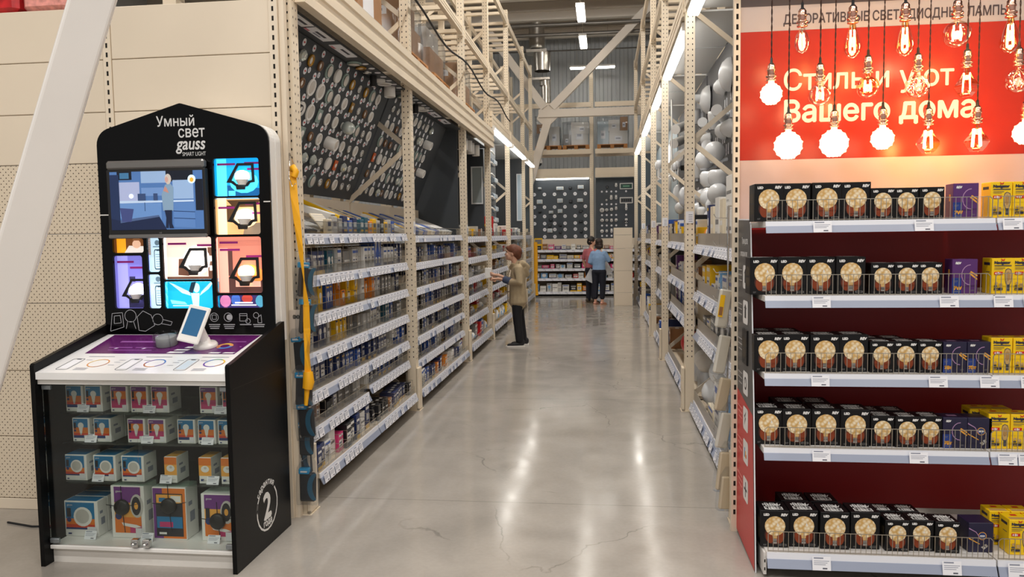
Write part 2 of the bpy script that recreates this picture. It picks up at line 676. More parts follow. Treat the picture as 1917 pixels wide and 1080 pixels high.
def rack_frame(label, x_front, y, side, top=6.0, depth=0.8, group=None):
    """upright frame; side=+1: aisle face looks to +x, -1: to -x.  Local origin at front post foot"""
    t = thing('rack_frame', label, 'rack upright', (x_front, y, 0), 0, group)
    s = side
    key = (s, top, depth)
    if key not in _fm:
        ms = {}
        mb = MB()
        xa, xb = sorted((0, -s * 0.085))
        mb.box(xa, xb, -0.05, 0.05, 0.006, top, CREAM)
        z = 0.5
        while z < min(top, 6) - 0.02:      # punched holes on the aisle face and on the camera-side face
            for o in (-0.022, 0.022):
                mb.add([(s * 0.0007, o - 0.004, z), (s * 0.0007, o + 0.004, z), (s * 0.0007, o + 0.004, z + 0.013), (s * 0.0007, o - 0.004, z + 0.013)], [(0, 1, 2, 3)], HOLE)
            for o in (0.022, 0.063):
                xx = -s * o
                mb.add([(xx - 0.004, -0.0507, z + 0.02), (xx + 0.004, -0.0507, z + 0.02), (xx + 0.004, -0.0507, z + 0.034), (xx - 0.004, -0.0507, z + 0.034)], [(0, 1, 2, 3)], HOLE)
            z += 0.05
        ms['post'] = mb.mesh('post')
        mb = MB()
        mb.box(xa, xb, -0.05, 0.05, 0.006, top, CREAM)
        ms['rear'] = mb.mesh('post')
        mb = MB()
        mb.box(min(-s * 0.12, s * 0.035), max(-s * 0.12, s * 0.035), -0.075, 0.075, 0, 0.006, CREAM)
        for o in (-0.06, 0.06):
            mb.lathe([(0.012, 0.006), (0.012, 0.022), (0, 0.022)], STEEL, c=(s * 0.018, o, 0), n=6, smooth=False)
        ms['base_plate'] = mb.mesh('base_plate')
        mb = MB()
        g = sorted((s * 0.003, s * 0.03))
        mb.rbox(g[0], g[1], -0.062, 0.062, 0.008, 0.42, CREAM, 0.006)
        ms['post_guard'] = mb.mesh('post_guard')
        for k in range(2):
            mb = MB()
            a, b = (-s * 0.05, 0.13), (-s * (depth - 0.03), 0.735)
            if k:
                a, b = (-s * (depth - 0.03), 0.735), (-s * 0.05, 1.34)
            mb.bar((a[0], 0, a[1]), (b[0], 0, b[1]), 0.02, 0.045, CREAM if k else M('cream_brace_grey', (196, 184, 166), 0.4))
            ms['brace%d' % k] = mb.mesh('brace')
        _fm[key] = ms
    ms = _fm[key]
    obj('post', ms['post'], t)
    obj('post', ms['rear'], t, loc=(-s * (depth - 0.085), 0, 0))
    obj('base_plate', ms['base_plate'], t)
    obj('base_plate', ms['base_plate'], t, loc=(-s * (depth - 0.085), 0, 0))
    obj('post_guard', ms['post_guard'], t)
    z = 0.0
    while z + 1.3 < top:
        obj('brace', ms['brace0'], t, loc=(0, 0, z))
        obj('brace', ms['brace1'], t, loc=(0, 0, z))
        z += 1.21
    return t


LY = [4.5, 7.3, 10.2, 12.4, 15.0, 17.9, 19.9]
RY = [4.52, 7.42, 10.4, 12.8, 16.1, 19.8]
for k, y in enumerate(LY):
    rack_frame('cream perforated rack upright, %s from the kiosk along its side of the aisle' % nth(k + 1), -1.83, y, 1, group='rack uprights on the kiosk side')
for k, y in enumerate(RY):
    rack_frame('cream perforated rack upright, %s back from the bulb banner along its side of the aisle' % nth(k + 1), 0.75, y, -1, group='rack uprights on the banner side')
# back-to-back row behind the kiosk-side racks (only its upper half shows)
for k, y in enumerate(LY[1:5]):
    rack_frame('cream rack upright in the rear row seen through the upper racking, %s from the kiosk' % nth(k + 1), -2.85, y, 1, group='rear rack uprights')

# small white tags on the posts
tagm = MB()
tagm.box(-0.001, 0.001, -0.026, 0.026, -0.06, 0.06, PAPER)
for k in range(4):
    tagm.box(0.001, 0.0016, -0.014 + k * 0.009, -0.010 + k * 0.009, -0.045, 0.02, GREYTXT)
tagm = tagm.mesh('post_tag')
tagf = MB()
tagf.box(-0.035, 0.035, -0.001, 0.001, -0.055, 0.055, PAPER)
for k in range(4):
    tagf.box(-0.01, 0.025, -0.0016, -0.001, -0.04 + k * 0.02, -0.034 + k * 0.02, GREYTXT)
tagf = tagf.mesh('post_tag')
for k, y in enumerate(LY[1:4]):
    obj('post_tag', tagm, None, (-1.828, y, 1.78), label='white bay number tag on the %s rack upright back from the kiosk' % nth(k + 2), cat='tag', group='bay tags')
obj('post_tag', tagf, None, (-1.872, 4.517, 1.74), label='white bay number tag on the rack upright beside the kiosk', cat='tag', group='bay tags')
for k, y in enumerate(RY[1:5]):
    obj('post_tag', tagf, None, (0.79, y - 0.053, 1.84), label='white bay number tag on the %s rack upright back from the bulb banner' % nth(k + 2), cat='tag', group='bay tags')


def beam(label, x, y0, y1, z, h=0.12, w=0.05, cat='rack beam', group='rack beams', name='rack_beam', mat=None):
    mb = MB()
    mb.box(-w / 2, w / 2, 0, y1 - y0, 0, h, mat or CREAM)
    mb.box(-w / 2 - 0.004, w / 2 + 0.004, 0, y1 - y0, h * 0.3, h * 0.36, mat or CREAM)
    mb.box(-w / 2 - 0.004, w / 2 + 0.004, 0, y1 - y0, h * 0.64, h * 0.7, mat or CREAM)
    for e in (0.01, y1 - y0 - 0.06):
        mb.box(-w / 2 - 0.006, w / 2 + 0.006, e, e + 0.05, -0.03, h + 0.03, mat or CREAM)
    return mb.obj(name, None, loc=(x, y0, z), label=label, cat=cat, group=group)


def slat_deck(label, x0, x1, y0, y1, z, n, group):
    """open deck of cross bars, one thing with countable bars"""
    t = thing('slatted_deck', label, 'rack deck', (x0, y0, z), 0, group)
    mb = MB()
    mb.box(0, x1 - x0, -0.035, 0.035, 0, 0.035, CREAM)
    mb.box(0, x1 - x0, -0.03, -0.022, 0.035, 0.05, CREAM)
    me = mb.mesh('cross_bar')
    for k in range(n):
        obj('cross_bar', me, t, loc=(0, (k + 0.6) * (y1 - y0) / (n + 0.2), 0))


bn = ['bay beside the kiosk', 'second bay from the kiosk', 'third bay from the kiosk', 'fourth bay from the kiosk', 'fifth bay from the kiosk', 'sixth bay from the kiosk']
rn = ['bay beside the bulb banner', 'second bay from the bulb banner', 'third bay from the bulb banner', 'fourth bay from the bulb banner', 'fifth bay from the bulb banner']
# header fascia of the kiosk-side bays: deep ribbed cream profile
for k in range(3):
    mb = MB()
    L = LY[k + 1] - LY[k] - 0.006
    mb.prism([(-0.03, 0), (0.035, 0), (0.035, 0.05), (0.028, 0.055), (0.028, 0.09), (0.04, 0.1), (0.04, 0.15), (0.03, 0.155), (0.03, 0.2), (0.042, 0.21), (0.042, 0.27), (-0.03, 0.27)], 'y', 0.0, L, CREAM)
    mb.obj('header_fascia', None, loc=(-1.797, LY[k] + 0.003, 3.1), label='deep ribbed cream fascia along the top of the ' + bn[k], cat='fascia', group='kiosk-side fascias')
for k in range(3, 6):
    beam('plain cream beam carrying the strip lamp over the ' + bn[k], -1.83, LY[k] + 0.05, LY[k + 1] - 0.05, 3.47, 0.2, 0.06, 'fascia', 'kiosk-side fascias', 'header_beam')
for k in range(6):
    for z, nm in ((4.33, 'middle'), (5.72, 'uppermost')):
        beam('cream %s storage beam facing the aisle over the %s' % (nm, bn[k]), -1.855, LY[k] + 0.05, LY[k + 1] - 0.05, z, 0.11, group='kiosk-side storage beams')
        beam('cream %s storage beam at the rear over the %s' % (nm, bn[k]), -2.6, LY[k] + 0.05, LY[k + 1] - 0.05, z, 0.11, group='kiosk-side storage beams')
        if k < 5:
            slat_deck('cream slatted deck of the %s storage level over the %s' % (nm, bn[k]), -2.6, -1.87, LY[k] + 0.1, LY[k + 1] - 0.1, z + 0.112, 6, 'kiosk-side decks')
for k in range(1, 4):
    for z, nm in ((3.3, 'lowest'), (4.33, 'middle'), (5.72, 'uppermost')):
        beam('cream %s beam of the rear rack row behind the %s' % (nm, bn[k]), -2.875, LY[k] + 0.05, LY[k + 1] - 0.05, z, 0.11, group='rear row storage beams')
        if z > 4:
            slat_deck('cream slatted deck of the rear row, %s level behind the %s' % (nm, bn[k]), -3.62, -2.905, LY[k] + 0.1, LY[k + 1] - 0.1, z + 0.112, 6, 'rear row decks')
for k in range(5):
    beam('cream beam with the strip lamps over the ' + rn[k], 0.765, RY[k] + 0.05, RY[k + 1] - 0.05, 3.74, 0.2, 0.05, 'fascia', 'banner-side fascias', 'header_beam')
    for z, nm in ((4.75, 'middle'), (5.8, 'uppermost')):
        beam('cream %s storage beam facing the aisle over the %s' % (nm, rn[k]), 0.775, RY[k] + 0.05, RY[k + 1] - 0.05, z, 0.11, group='banner-side storage beams')
        if z < 5:
            slat_deck('cream slatted deck above the %s' % rn[k], 0.8, 1.5, RY[k] + 0.1, RY[k + 1] - 0.1, z + 0.112, 6, 'banner-side decks')

# boarded storage level over the kiosk-side fascias
osb = M('chipboard', (196, 184, 166), 0.75, noise=0.12, nscale=14)
for k in range(3):
    mb = MB()
    mb.box(-2.6, -1.88, LY[k] + 0.06, LY[k + 1] - 0.06, 3.26, 3.28, osb)
    mb.obj('storage_board', label='chipboard storage shelf on top of the ' + bn[k], cat='board', group='storage boards')
    mb = MB()
    mb.box(-2.585, -1.885, LY[k] + 0.12, LY[k + 1] - 0.12, 3.285, 3.46 if k != 0 else 3.5, M('wrapped_panel_stack', (206, 198, 184), 0.6, noise=0.1, nscale=9, bump=0.2))
    mb.obj('panel_stack', label='flat stack of pale wrapped panels over the ' + bn[k], cat='stack of panels', group='wrapped panel stacks')

# pallets with wrapped goods up there
wood = M('pallet_wood', (176, 120, 66), 0.75, noise=0.15, nscale=12)
carton_b = M('brown_carton', (168, 124, 84), 0.7, noise=0.08)
film = glassy('stretch_film', (238, 240, 242), 0.12, 0.04, 0.06)
_pm = {}


def pallet(label, loc, rz=0.0, w=1.0, d=0.7):
    t = thing('wooden_pallet', label, 'pallet', loc, rz, 'wooden pallets')
    if (w, d) not in _pm:
        mb = MB()
        for k in range(6):
            y = -d / 2 + k * (d - 0.09) / 5
            mb.box(-w / 2, w / 2, y, y + 0.09, 0.1, 0.12, wood)
        a = mb.mesh('deck_board')
        mb = MB()
        for x in (-w / 2, -0.05, w / 2 - 0.1):
            for y in (-d / 2, -0.05, d / 2 - 0.1):
                mb.box(x, x + 0.1, y, y + 0.1, 0.02, 0.1, wood)
            mb.box(x, x + 0.1, -d / 2, d / 2, 0, 0.02, wood)
        _pm[(w, d)] = (a, mb.mesh('runner'))
    obj('deck_board', _pm[(w, d)][0], t)
    obj('runner', _pm[(w, d)][1], t)
    return t


def stack_goods(label, loc, boxes, wrap=True, rz=0.0):
    """cartons of one pallet load; boxes: (x0,x1,y0,y1,z0,z1,material)"""
    for q, (x0, x1, y0, y1, z0, z1, m) in enumerate(boxes):
        mb = MB()
        mb.box(0, x1 - x0, 0, y1 - y0, 0, z1 - z0, m)
        mb.box(0.3 * (x1 - x0), 0.7 * (x1 - x0), -0.001, 0, (z1 - z0) * 0.25, (z1 - z0) * 0.6, PAPER)
        mb.box(0.35 * (x1 - x0), 0.6 * (x1 - x0), -0.002, -0.001, (z1 - z0) * 0.38, (z1 - z0) * 0.48, GREYTXT)
        mb.obj('shipping_carton', None, loc=(loc[0] + x0, loc[1] + y0, loc[2] + z0),
               label='%s, %s' % (('bottom shipping carton', 'second shipping carton', 'third shipping carton', 'fourth shipping carton', 'topmost shipping carton')[q], label), cat='carton', group='shipping cartons on pallets')
    if wrap:
        mb = MB()
        x0, x1 = min(b[0] for b in boxes) - 0.02, max(b[1] for b in boxes) + 0.02
        y0, y1 = min(b[2] for b in boxes) - 0.02, max(b[3] for b in boxes) + 0.02
        z1 = max(b[5] for b in boxes) + 0.01
        rr = random.Random(len(label))
        vs = []
        for k, z in enumerate((0.0, z1 * 0.35, z1 * 0.7, z1)):
            sh = 0.0 if k < 3 else 0.05
            for j in range(16):
                u = j / 16.0
                p = [(x0 + (x1 - x0) * 4 * u, y0), (x1, y0 + (y1 - y0) * (4 * u - 1)), (x1 - (x1 - x0) * (4 * u - 2), y1), (x0, y1 - (y1 - y0) * (4 * u - 3))][int(4 * u)]
                vs.append((p[0] + rr.uniform(-.015, .015), p[1] + rr.uniform(-.012, .0), z + rr.uniform(-.02, .02) * (k > 0)))
        fs = [(k * 16 + j, k * 16 + (j + 1) % 16, (k + 1) * 16 + (j + 1) % 16, (k + 1) * 16 + j) for k in range(3) for j in range(16)] + [tuple(range(48, 64))]
        mb.add(vs, fs, film, True)
        mb.obj('wrapping_film', None, loc=loc, label='clear wrapping film round the cartons on the ' + label, cat='film', group='wrapping films')


whitec = M('white_carton', (228, 224, 218), 0.6)
greyc = M('grey_carton', (150, 148, 146), 0.6)
for k, (y, nm) in enumerate(((8.1, 'first'), (9.3, 'second'), (11.2, 'third'))):
    z = 3.462
    pallet('orange-brown pallet on the storage level, %s back from the kiosk' % nm, (-2.25, y, z), PI / 2, 0.9, 0.62)
    stack_goods('storage-level pallet, %s back from the kiosk' % nm, (-2.5, y - 0.4, z + 0.122),
                [(0, 0.5, 0, 0.75, 0, 0.3, carton_b), (0.02, 0.45, 0.05, 0.7, 0.302, 0.55, whitec if k % 2 else carton_b)])
for k, (y, m1) in enumerate(((5.6, carton_b), (6.6, carton_b))):
    mb = MB()
    mb.box(-0.3, 0.25, -0.35, 0.35, 0, 0.42, m1)
    mb.box(0.2505, 0.252, -0.2, 0.1, 0.1, 0.3, PAPER)
    mb.obj('shipping_carton', None, loc=(-2.25, y, 3.503), label='brown carton on the panel stack over the bay beside the kiosk, %s one' % ('nearer', 'farther')[k], cat='carton')

# black service cable slung along the racking
mb = MB()
pts = []
for k in range(25):
    t = k / 24.0
    y = 6.3 + t * 8.4
    pts.append((-1.78, y, 3.95 - 0.10 * math.sin((y - 7.3) / 2.9 * PI) ** 2))
mb.tube(pts, 0.012, BLACKM, 6)
mb.obj('service_cable', label='black cable slung along the kiosk-side upper racking', cat='cable')

# red film-wrapped goods on top of the cream end wall
redw = M('red_wrap', (196, 40, 44), 0.3, noise=0.25, nscale=20)
for k, (x0, x1) in enumerate(((-4.25, -3.55), (-3.52, -3.22))):
    mb = MB()
    mb.rbox(x0, x1, 4.4, 4.8, 3.095, 3.38, redw if k == 0 else M('red_white_wrap', (222, 150, 140), 0.3, noise=0.3, nscale=25), 0.03)
    mb.obj('wrapped_goods', label=('red film-wrapped bundle', 'small pink film-wrapped bundle')[k] + ' on top of the cream end wall', cat='bundle')

# ------------------------------------------------------------------ cream end wall behind the kiosk
peg = bpy.data.materials.new('cream_pegboard')
peg.use_nodes = True
nt = peg.node_tree
pb = nt.nodes['Principled BSDF']
pb.inputs['Roughness'].default_value = 0.45
tc = nt.nodes.new('ShaderNodeTexCoord')
sp = nt.nodes.new('ShaderNodeSeparateXYZ')
nt.links.new(tc.outputs['Object'], sp.inputs[0])


def _m(op, a, b=None):
    n = nt.nodes.new('ShaderNodeMath')
    n.operation = op
    for i, q in enumerate((a, b)):
        if isinstance(q, (int, float)):
            n.inputs[i].default_value = q
        elif q is not None:
            nt.links.new(q, n.inputs[i])
    return n.outputs[0]


def _holes(ox, oz):
    P = 0.036
    u = _m('SUBTRACT', _m('MODULO', _m('ADD', sp.outputs[0], 50 + ox), P), P / 2)
    v = _m('SUBTRACT', _m('MODULO', _m('ADD', sp.outputs[2], 50 + oz), P), P / 2)
    return _m('LESS_THAN', _m('ADD', _m('MULTIPLY', u, u), _m('MULTIPLY', v, v)), 0.0036 ** 2)


hm_ = _m('MAXIMUM', _holes(0, 0), _holes(0.018, 0.018))
mxn = nt.nodes.new('ShaderNodeMix')
mxn.data_type = 'RGBA'
nt.links.new(hm_, mxn.inputs[0])
mxn.inputs[6].default_value = (*lin((218, 203, 180)), 1)
mxn.inputs[7].default_value = (*lin((60, 45, 30)), 1)
nt.links.new(mxn.outputs[2], pb.inputs['Base Color'])

rows = [(0.0, 0.07, 'p'), (0.074, 0.47, 'g'), (0.474, 0.89, 'g'), (0.894, 1.313, 'g'), (1.317, 1.74, 'g'), (1.744, 2.165, 'g'), (2.169, 2.47, 'p'), (2.474, 2.78, 'p'), (2.784, 3.09, 'p')]
for c, (x0, x1) in enumerate(((-4.7, -2.985), (-2.93, -1.935))):
    for r, (z0, z1, k) in enumerate(rows):
        mb = MB()
        mb.rbox(x0, x1, 4.38, 4.415, z0, z1, peg if k == 'g' else CREAM2, 0.003)
        mb.obj('shelving_back_panel', label='%s cream back panel, %s up from the floor, %s' % ('perforated' if k == 'g' else 'plain', nth(r + 1), 'behind the slanting tube' if c == 0 else 'behind the kiosk'), cat='back panel', group='cream back panels of the end wall')


def slotted(label, x, y, top, w=0.05, group='slotted wall posts'):
    mb = MB()
    mb.box(-w / 2, w / 2, 0, 0.04, 0, top, CREAM2)
    z = 0.1
    while z < top - 0.05:
        mb.box(-0.006, 0.006, -0.0008, 0, z, z + 0.028, HOLE)
        z += 0.055
    return mb.obj('slotted_upright', None, loc=(x, y, 0), label=label, cat='shelf upright', group=group)


slotted('slotted cream wall post between the back panels, above the kiosk shoulder', -2.957, 4.375, 3.0, 0.05)
slotted('slotted cream wall post at the kiosk edge next to the rack upright', -1.908, 4.37, 3.3, 0.05)
# end filler between the slotted post and the rack upright
mb = MB()
mb.box(-1.881, -1.85, 4.39, 4.43, 0, 3.4, CREAM2)
mb.obj('filler_strip', label='plain cream filler strip beside the first rack upright', cat='panel')
# ------------------------------------------------------------------ lamp display boards over the kiosk-side shelves
def board(name, label, bl, tl, y0, y1, m):
    (xb, zb), (xt, zt) = bl, tl
    mb = MB()
    n = Vector((zt - zb, 0, -(xt - xb))).normalized() * 0.02
    mb.prism([(xb, zb), (xt, zt), (xt - n.x, zt - n.z), (xb - n.x, zb - n.z)], 'y', y0, y1, m)
    return mb.obj(name, label=label, cat='display board', group='slate lamp display boards')


BB, BT = (-2.46, 2.06), (-2.03, 3.08)
board('display_board', 'slanting slate display board full of spotlights over the bay beside the kiosk', BB, BT, 4.6, 7.28, SLATE)
board('display_board', 'slanting slate display board full of spotlights over the second bay from the kiosk', BB, BT, 7.32, 9.9, SLATE)
for k, (y0, y1) in enumerate(((4.64, 7.28), (7.32, 10.09))):
    mb = MB()
    mb.box(-2.06, -1.875, y0, y1, 3.085, 3.098, SLATE)
    mb.obj('soffit_sheet', label='slate soffit panel under the fascia of the ' + bn[k], cat='soffit', group='slate soffits')
    for q in range(2):
        mb = MB()
        ya = y0 + q * (y1 - y0) / 2
        mb.box(-2.495, -2.465, ya + 0.005, ya + (y1 - y0) / 2 - 0.005, 1.72, 2.04, CREAM2)
        mb.obj('shelving_back_panel', label='cream back panel below the spotlight board of the %s, %s half' % (bn[k], ('nearer', 'farther')[q]), cat='back panel', group='cream back panels under the boards')
    mb = MB()
    mb.box(-2.335, -2.318, y0, y1, 0.02, 1.62, M('shelf_back_brown', (120, 104, 86), 0.6))
    mb.obj('shelving_back_panel', label='dull brown shelving back behind the lower shelves of the ' + bn[k], cat='back panel', group='shelving backs')
mb = MB()
mb.box(-2.55, -1.93, 10.1, 10.14, 1.62, 3.098, SLATE)
mb.obj('side_board', label='plain slate side board closing the second bay from the kiosk', cat='display board')

# sign cards on the soffit
pinkp = M('pink_print', (206, 120, 130), 0.6)
for k, (y0, y1) in enumerate(((4.47, 4.86), (4.95, 5.37), (5.45, 5.87), (8.55, 8.95), (9.1, 9.5))):
    y0, y1 = max(y0, 4.66), max(y1, 5.0)
    mb = MB()
    mb.box(-1.965, -1.88, y0, y1 - 0.03, 3.078, 3.083, PAPER)
    mb.box(-1.925, -1.905, y0 + (y1 - y0) * 0.3, y0 + (y1 - y0) * 0.72, 3.0772, 3.078, M('dark_print', (60, 60, 70), 0.6))
    if k % 2 == 1:
        mb.box(-1.95, -1.935, y0 + (y1 - y0) * 0.35, y0 + (y1 - y0) * 0.65, 3.0772, 3.078, GREYTXT)
    mb.box(-1.962, -1.945, y0 + 0.02, y0 + 0.1, 3.0772, 3.078, pinkp)
    mb.obj('sign_card', label='white product sign card on the soffit, %s along from the kiosk' % nth(k + 1), cat='sign', group='soffit sign cards')

# spotlight kinds, base at z=0 and light side at +z
WM = M('lamp_white', (236, 234, 230), 0.3)
LENS = M('lamp_lens', (214, 208, 200), 0.25)
SILV = M('lamp_silver', (200, 200, 198), 0.25, 0.8)
GOLD = M('lamp_gold', (176, 132, 54), 0.3, 0.8)
CRYS = M('lamp_crystal', (205, 214, 210), 0.06, 0.35)
AQUA = M('lamp_aqua_glass', (158, 178, 172), 0.1, 0.1)
ORNG = M('lamp_orange', (214, 98, 40), 0.3)
BRWN = M('lamp_brown', (120, 84, 50), 0.4)
KIND = {}


def kind(name, cat_words, root, lens):
    KIND[name] = (cat_words, root.mesh(name), lens.mesh('lens') if lens else None)


def ring(r, m, h=0.012, inner=0.72):
    mb = MB()
    mb.lathe([(r, 0), (r, h * 0.6), (r * 0.93, h), (r * inner, h * 0.8), (r * inner, h * 0.2), (0, h * 0.2)], m, n=18)
    return mb


def lens(r, m, z=0.006, dome=0.004):
    mb = MB()
    mb.lathe([(r, z), (r * 0.7, z + dome * 0.7), (0, z + dome)], m, n=14)
    return mb


kind('white', 'white round downlight', ring(0.052, WM), lens(0.037, LENS))
kind('large', 'large white round downlight', ring(0.066, WM, 0.014, 0.74), lens(0.049, LENS))
kind('plain', 'plain white disc downlight', ring(0.056, WM, 0.02, 0.9), lens(0.05, WM, 0.018))
kind('silver', 'small silver downlight', ring(0.036, SILV, 0.014, 0.6), lens(0.021, WM))
kind('halo', 'clear-rimmed round downlight', ring(0.06, AQUA, 0.014, 0.75), lens(0.044, LENS, 0.016))
kind('gold', 'gold ring downlight', ring(0.046, GOLD, 0.014, 0.6), lens(0.027, WM))
kind('brown', 'bronze ring downlight', ring(0.04, BRWN, 0.014, 0.55), lens(0.022, WM))


def plate(w, h, m, t=0.012):
    mb = MB()
    mb.rbox(-w, w, -h, h, 0, t, m, 0.004)
    return mb


kind('aqua_square', 'square glass downlight', plate(0.042, 0.055, AQUA), lens(0.03, WM, 0.013))
kind('gold_square', 'square gold downlight', plate(0.034, 0.044, GOLD), lens(0.02, WM, 0.013))
kind('orange_square', 'square orange downlight', plate(0.036, 0.046, ORNG), lens(0.02, WM, 0.013))
mb = MB()
mb.lathe([(0.034, 0), (0.046, 0.014), (0.04, 0.03), (0.026, 0.042), (0.012, 0.036), (0, 0.03)], CRYS, n=8, smooth=False)
kind('crystal', 'faceted crystal downlight', mb, lens(0.011, WM, 0.037))
mb = MB()
mb.lathe([(0.03, 0), (0.03, 0.02)], WM, n=12)
mb.ball((0, 0, 0.06), 0.058, CRYS, 10, 7)
kind('globe', 'clear faceted globe spotlight', mb, lens(0.02, WM, 0.115))
mb = MB()
mb.lathe([(0.052, 0), (0.052, 0.09), (0.045, 0.095), (0.042, 0.085), (0, 0.085)], WM, n=18)
kind('drum', 'white drum surface spotlight', mb, lens(0.036, LENS, 0.087))
mb = MB()
mb.lathe([(0.03, 0), (0.03, 0.09), (0.026, 0.093), (0, 0.088)], BLACKM, n=14)
kind('black_tube', 'black tubular spotlight', mb, lens(0.02, WM, 0.09))

tagdisc = MB()
tagdisc.lathe([(0.026, 0), (0.026, 0.003), (0, 0.0031)], PAPER, n=14, smooth=False)
tagred = MB()
tagred.lathe([(0.026, 0), (0.026, 0.003), (0, 0.0031)], PAPER, n=14, smooth=False)
tagred.box(-0.012, 0.012, -0.006, 0.006, 0.0031, 0.0036, M('red_print', (200, 70, 70), 0.6))
taggry = MB()
taggry.lathe([(0.022, 0), (0.022, 0.003), (0, 0.0031)], PAPER, n=14, smooth=False)
for q in (-0.008, 0, 0.008):
    taggry.box(-0.012, 0.012, q - 0.002, q + 0.002, 0.0031, 0.0036, GREYTXT)
tagdisc, tagred, taggry = tagdisc.mesh('price_disc'), tagred.mesh('price_disc'), taggry.mesh('price_disc')

bu = Vector((BT[0] - BB[0], 0, BT[1] - BB[1]))
bl_ = bu.length
bu.normalize()
by = Vector((0, 1, 0))
bnm = by.cross(bu)


def on_board(y, s, off=0.0005):
    p = Vector((BB[0], y, BB[1])) + bu * s + bnm * off
    return Matrix(((by.x, bu.x, bnm.x, p.x), (by.y, bu.y, bnm.y, p.y), (by.z, bu.z, bnm.z, p.z), (0, 0, 0, 1)))


def put_lamp(k, mat, label, group):
    words, me, ln = KIND[k]
    o = obj('spotlight', me, None, mat=mat, label=words + ' ' + label, cat='spotlight', group=group)
    if ln:
        obj('lens', ln, o)
    return o


rl = random.Random(5)
rowname = ['bottom', 'second', 'third', 'fourth', 'fifth', 'top']
mixes = {5: ['crystal', 'gold', 'brown', 'halo', 'plain', 'halo', 'gold', 'silver', 'gold', 'halo', 'white', 'crystal'],
         4: ['plain', 'brown', 'large', 'large', 'halo', 'white', 'white', 'gold_square', 'silver', 'brown', 'white', 'white'],
         3: ['black_tube', 'plain', 'large', 'aqua_square', 'white', 'white', 'globe', 'white', 'halo', 'silver', 'white', 'crystal'],
         2: ['plain', 'large', 'aqua_square', 'brown', 'white', 'drum', 'halo', 'white', 'silver', 'white', 'silver', 'crystal'],
         1: ['plain', 'brown', 'crystal', 'crystal', 'silver', 'plain', 'orange_square', 'crystal', 'silver', 'silver', 'white', 'silver'],
         0: ['halo', 'silver', 'crystal', 'silver', 'halo', 'silver', 'gold', 'white', 'silver', 'silver', 'white', 'silver']}
# bay one: six rows, the columns that the first upright does not hide
for r in range(6):
    s = 0.12 + r * 0.172
    ys = [5.1 + c * 0.182 + r * 0.02 for c in range(12)]
    if r < 2:
        ys = [y + 0.35 for y in ys]
    elif r < 4:
        ys = [y + 0.15 for y in ys]
    c0 = 0
    for c, y in enumerate(ys):
        if y > 7.17:
            continue
        c0 += 1
        k = mixes[r][c]
        where = 'in the %s row, %s from the kiosk, nearest board' % (rowname[r], nth(c0))
        put_lamp(k, on_board(y, s), where, 'spotlights on the board beside the kiosk')
        obj('price_disc', tagred, None, mat=on_board(y - 0.008, s + 0.087, 0.0005), label='red-print white price disc over the %s spotlight, %s row, nearest board' % (nth(c0), rowname[r]), cat='price tag', group='red-print price discs on the nearest board')
        if (r, c) not in ((5, 3), (5, 6)) and r < 5:
            obj('price_disc', taggry, None, mat=on_board(y + 0.055, s + 0.107, 0.0005), label='small white price disc beside the %s red-print disc, %s row, nearest board' % (nth(c0), rowname[r]), cat='price tag', group='small price discs on the nearest board')
kk = ['white', 'silver', 'halo', 'white', 'silver', 'crystal', 'white', 'halo', 'gold', 'plain', 'silver', 'white', 'brown']
for r in range(6):
    s = 0.12 + r * 0.172
    n = (11, 11, 11, 11, 10, 10)[r]
    for c in range(n):
        y = 7.46 + c * 0.182 + r * 0.015
        k = rl.choice(kk)
        if r == 2 and c == 0:
            k = 'orange_square'
        if (r, c) in ((4, 9), (2, 10)):
            k = 'drum'
        put_lamp(k, on_board(y, s), 'in the %s row, %s from the kiosk, second board' % (rowname[r], nth(c + 1)), 'spotlights on the second board from the kiosk')
        obj('price_disc', tagdisc, None, mat=on_board(y, s + 0.085, 0.0005), label='white price disc above the %s spotlight, %s row, second board from the kiosk' % (nth(c + 1), rowname[r]), cat='price tag', group='price discs on the second board')
# lamps fixed under the soffit
for b, (ya, n) in enumerate(((6.05, 7), (7.55, 6))):
    for c in range(n):
        y = ya + c * 0.17
        mt = Matrix(((1, 0, 0, -1.975), (0, -1, 0, y), (0, 0, -1, 3.084), (0, 0, 0, 1)))
        put_lamp(('halo', 'gold', 'silver', 'black_tube', 'plain', 'large', 'drum')[c], mt, 'under soffit of the %s, %s back' % (bn[b], nth(c + 1)), 'soffit spotlights')
        obj('price_disc', tagdisc, None, mat=Matrix(((1, 0, 0, -1.9), (0, -1, 0, y + 0.05), (0, 0, -1, 3.084), (0, 0, 0, 1))), label='white price disc beside the %s soffit spotlight of the %s' % (nth(c + 1), bn[b]), cat='price tag', group='soffit price discs')
# ------------------------------------------------------------------ shelf building kit
RAILW = M('price_rail_white', (226, 228, 236), 0.35)
RAILB = M('price_rail_blue', (150, 158, 178), 0.3)
CARDM = M('price_card', (238, 238, 244), 0.55)
TRAYM = M('shelf_tray', (206, 190, 166), 0.5)
TRAYW = M('shelf_tray_white', (226, 222, 218), 0.45)
_sk = {}


def card_mesh(w, h):
    key = ('card', w, h)
    if key not in _sk:
        mb = MB()
        mb.box(-w / 2, w / 2, -0.001, 0, 0, h, CARDM)
        mb.box(-w * 0.42, w * 0.1, -0.0015, -0.001, h * 0.84, h * 0.94, GREYTXT)
        for q in range(3):
            mb.box(-w * 0.42, w * (0.42 - 0.1 * q), -0.0015, -0.001, h * (0.66 - 0.13 * q), h * (0.70 - 0.13 * q), GREYTXT)
        mb.box(w * 0.05, w * 0.3, -0.0015, -0.001, h * 0.1, h * 0.2, M('card_digits', (90, 92, 105), 0.6))
        _sk[key] = mb.mesh('price_label')
    return _sk[key]


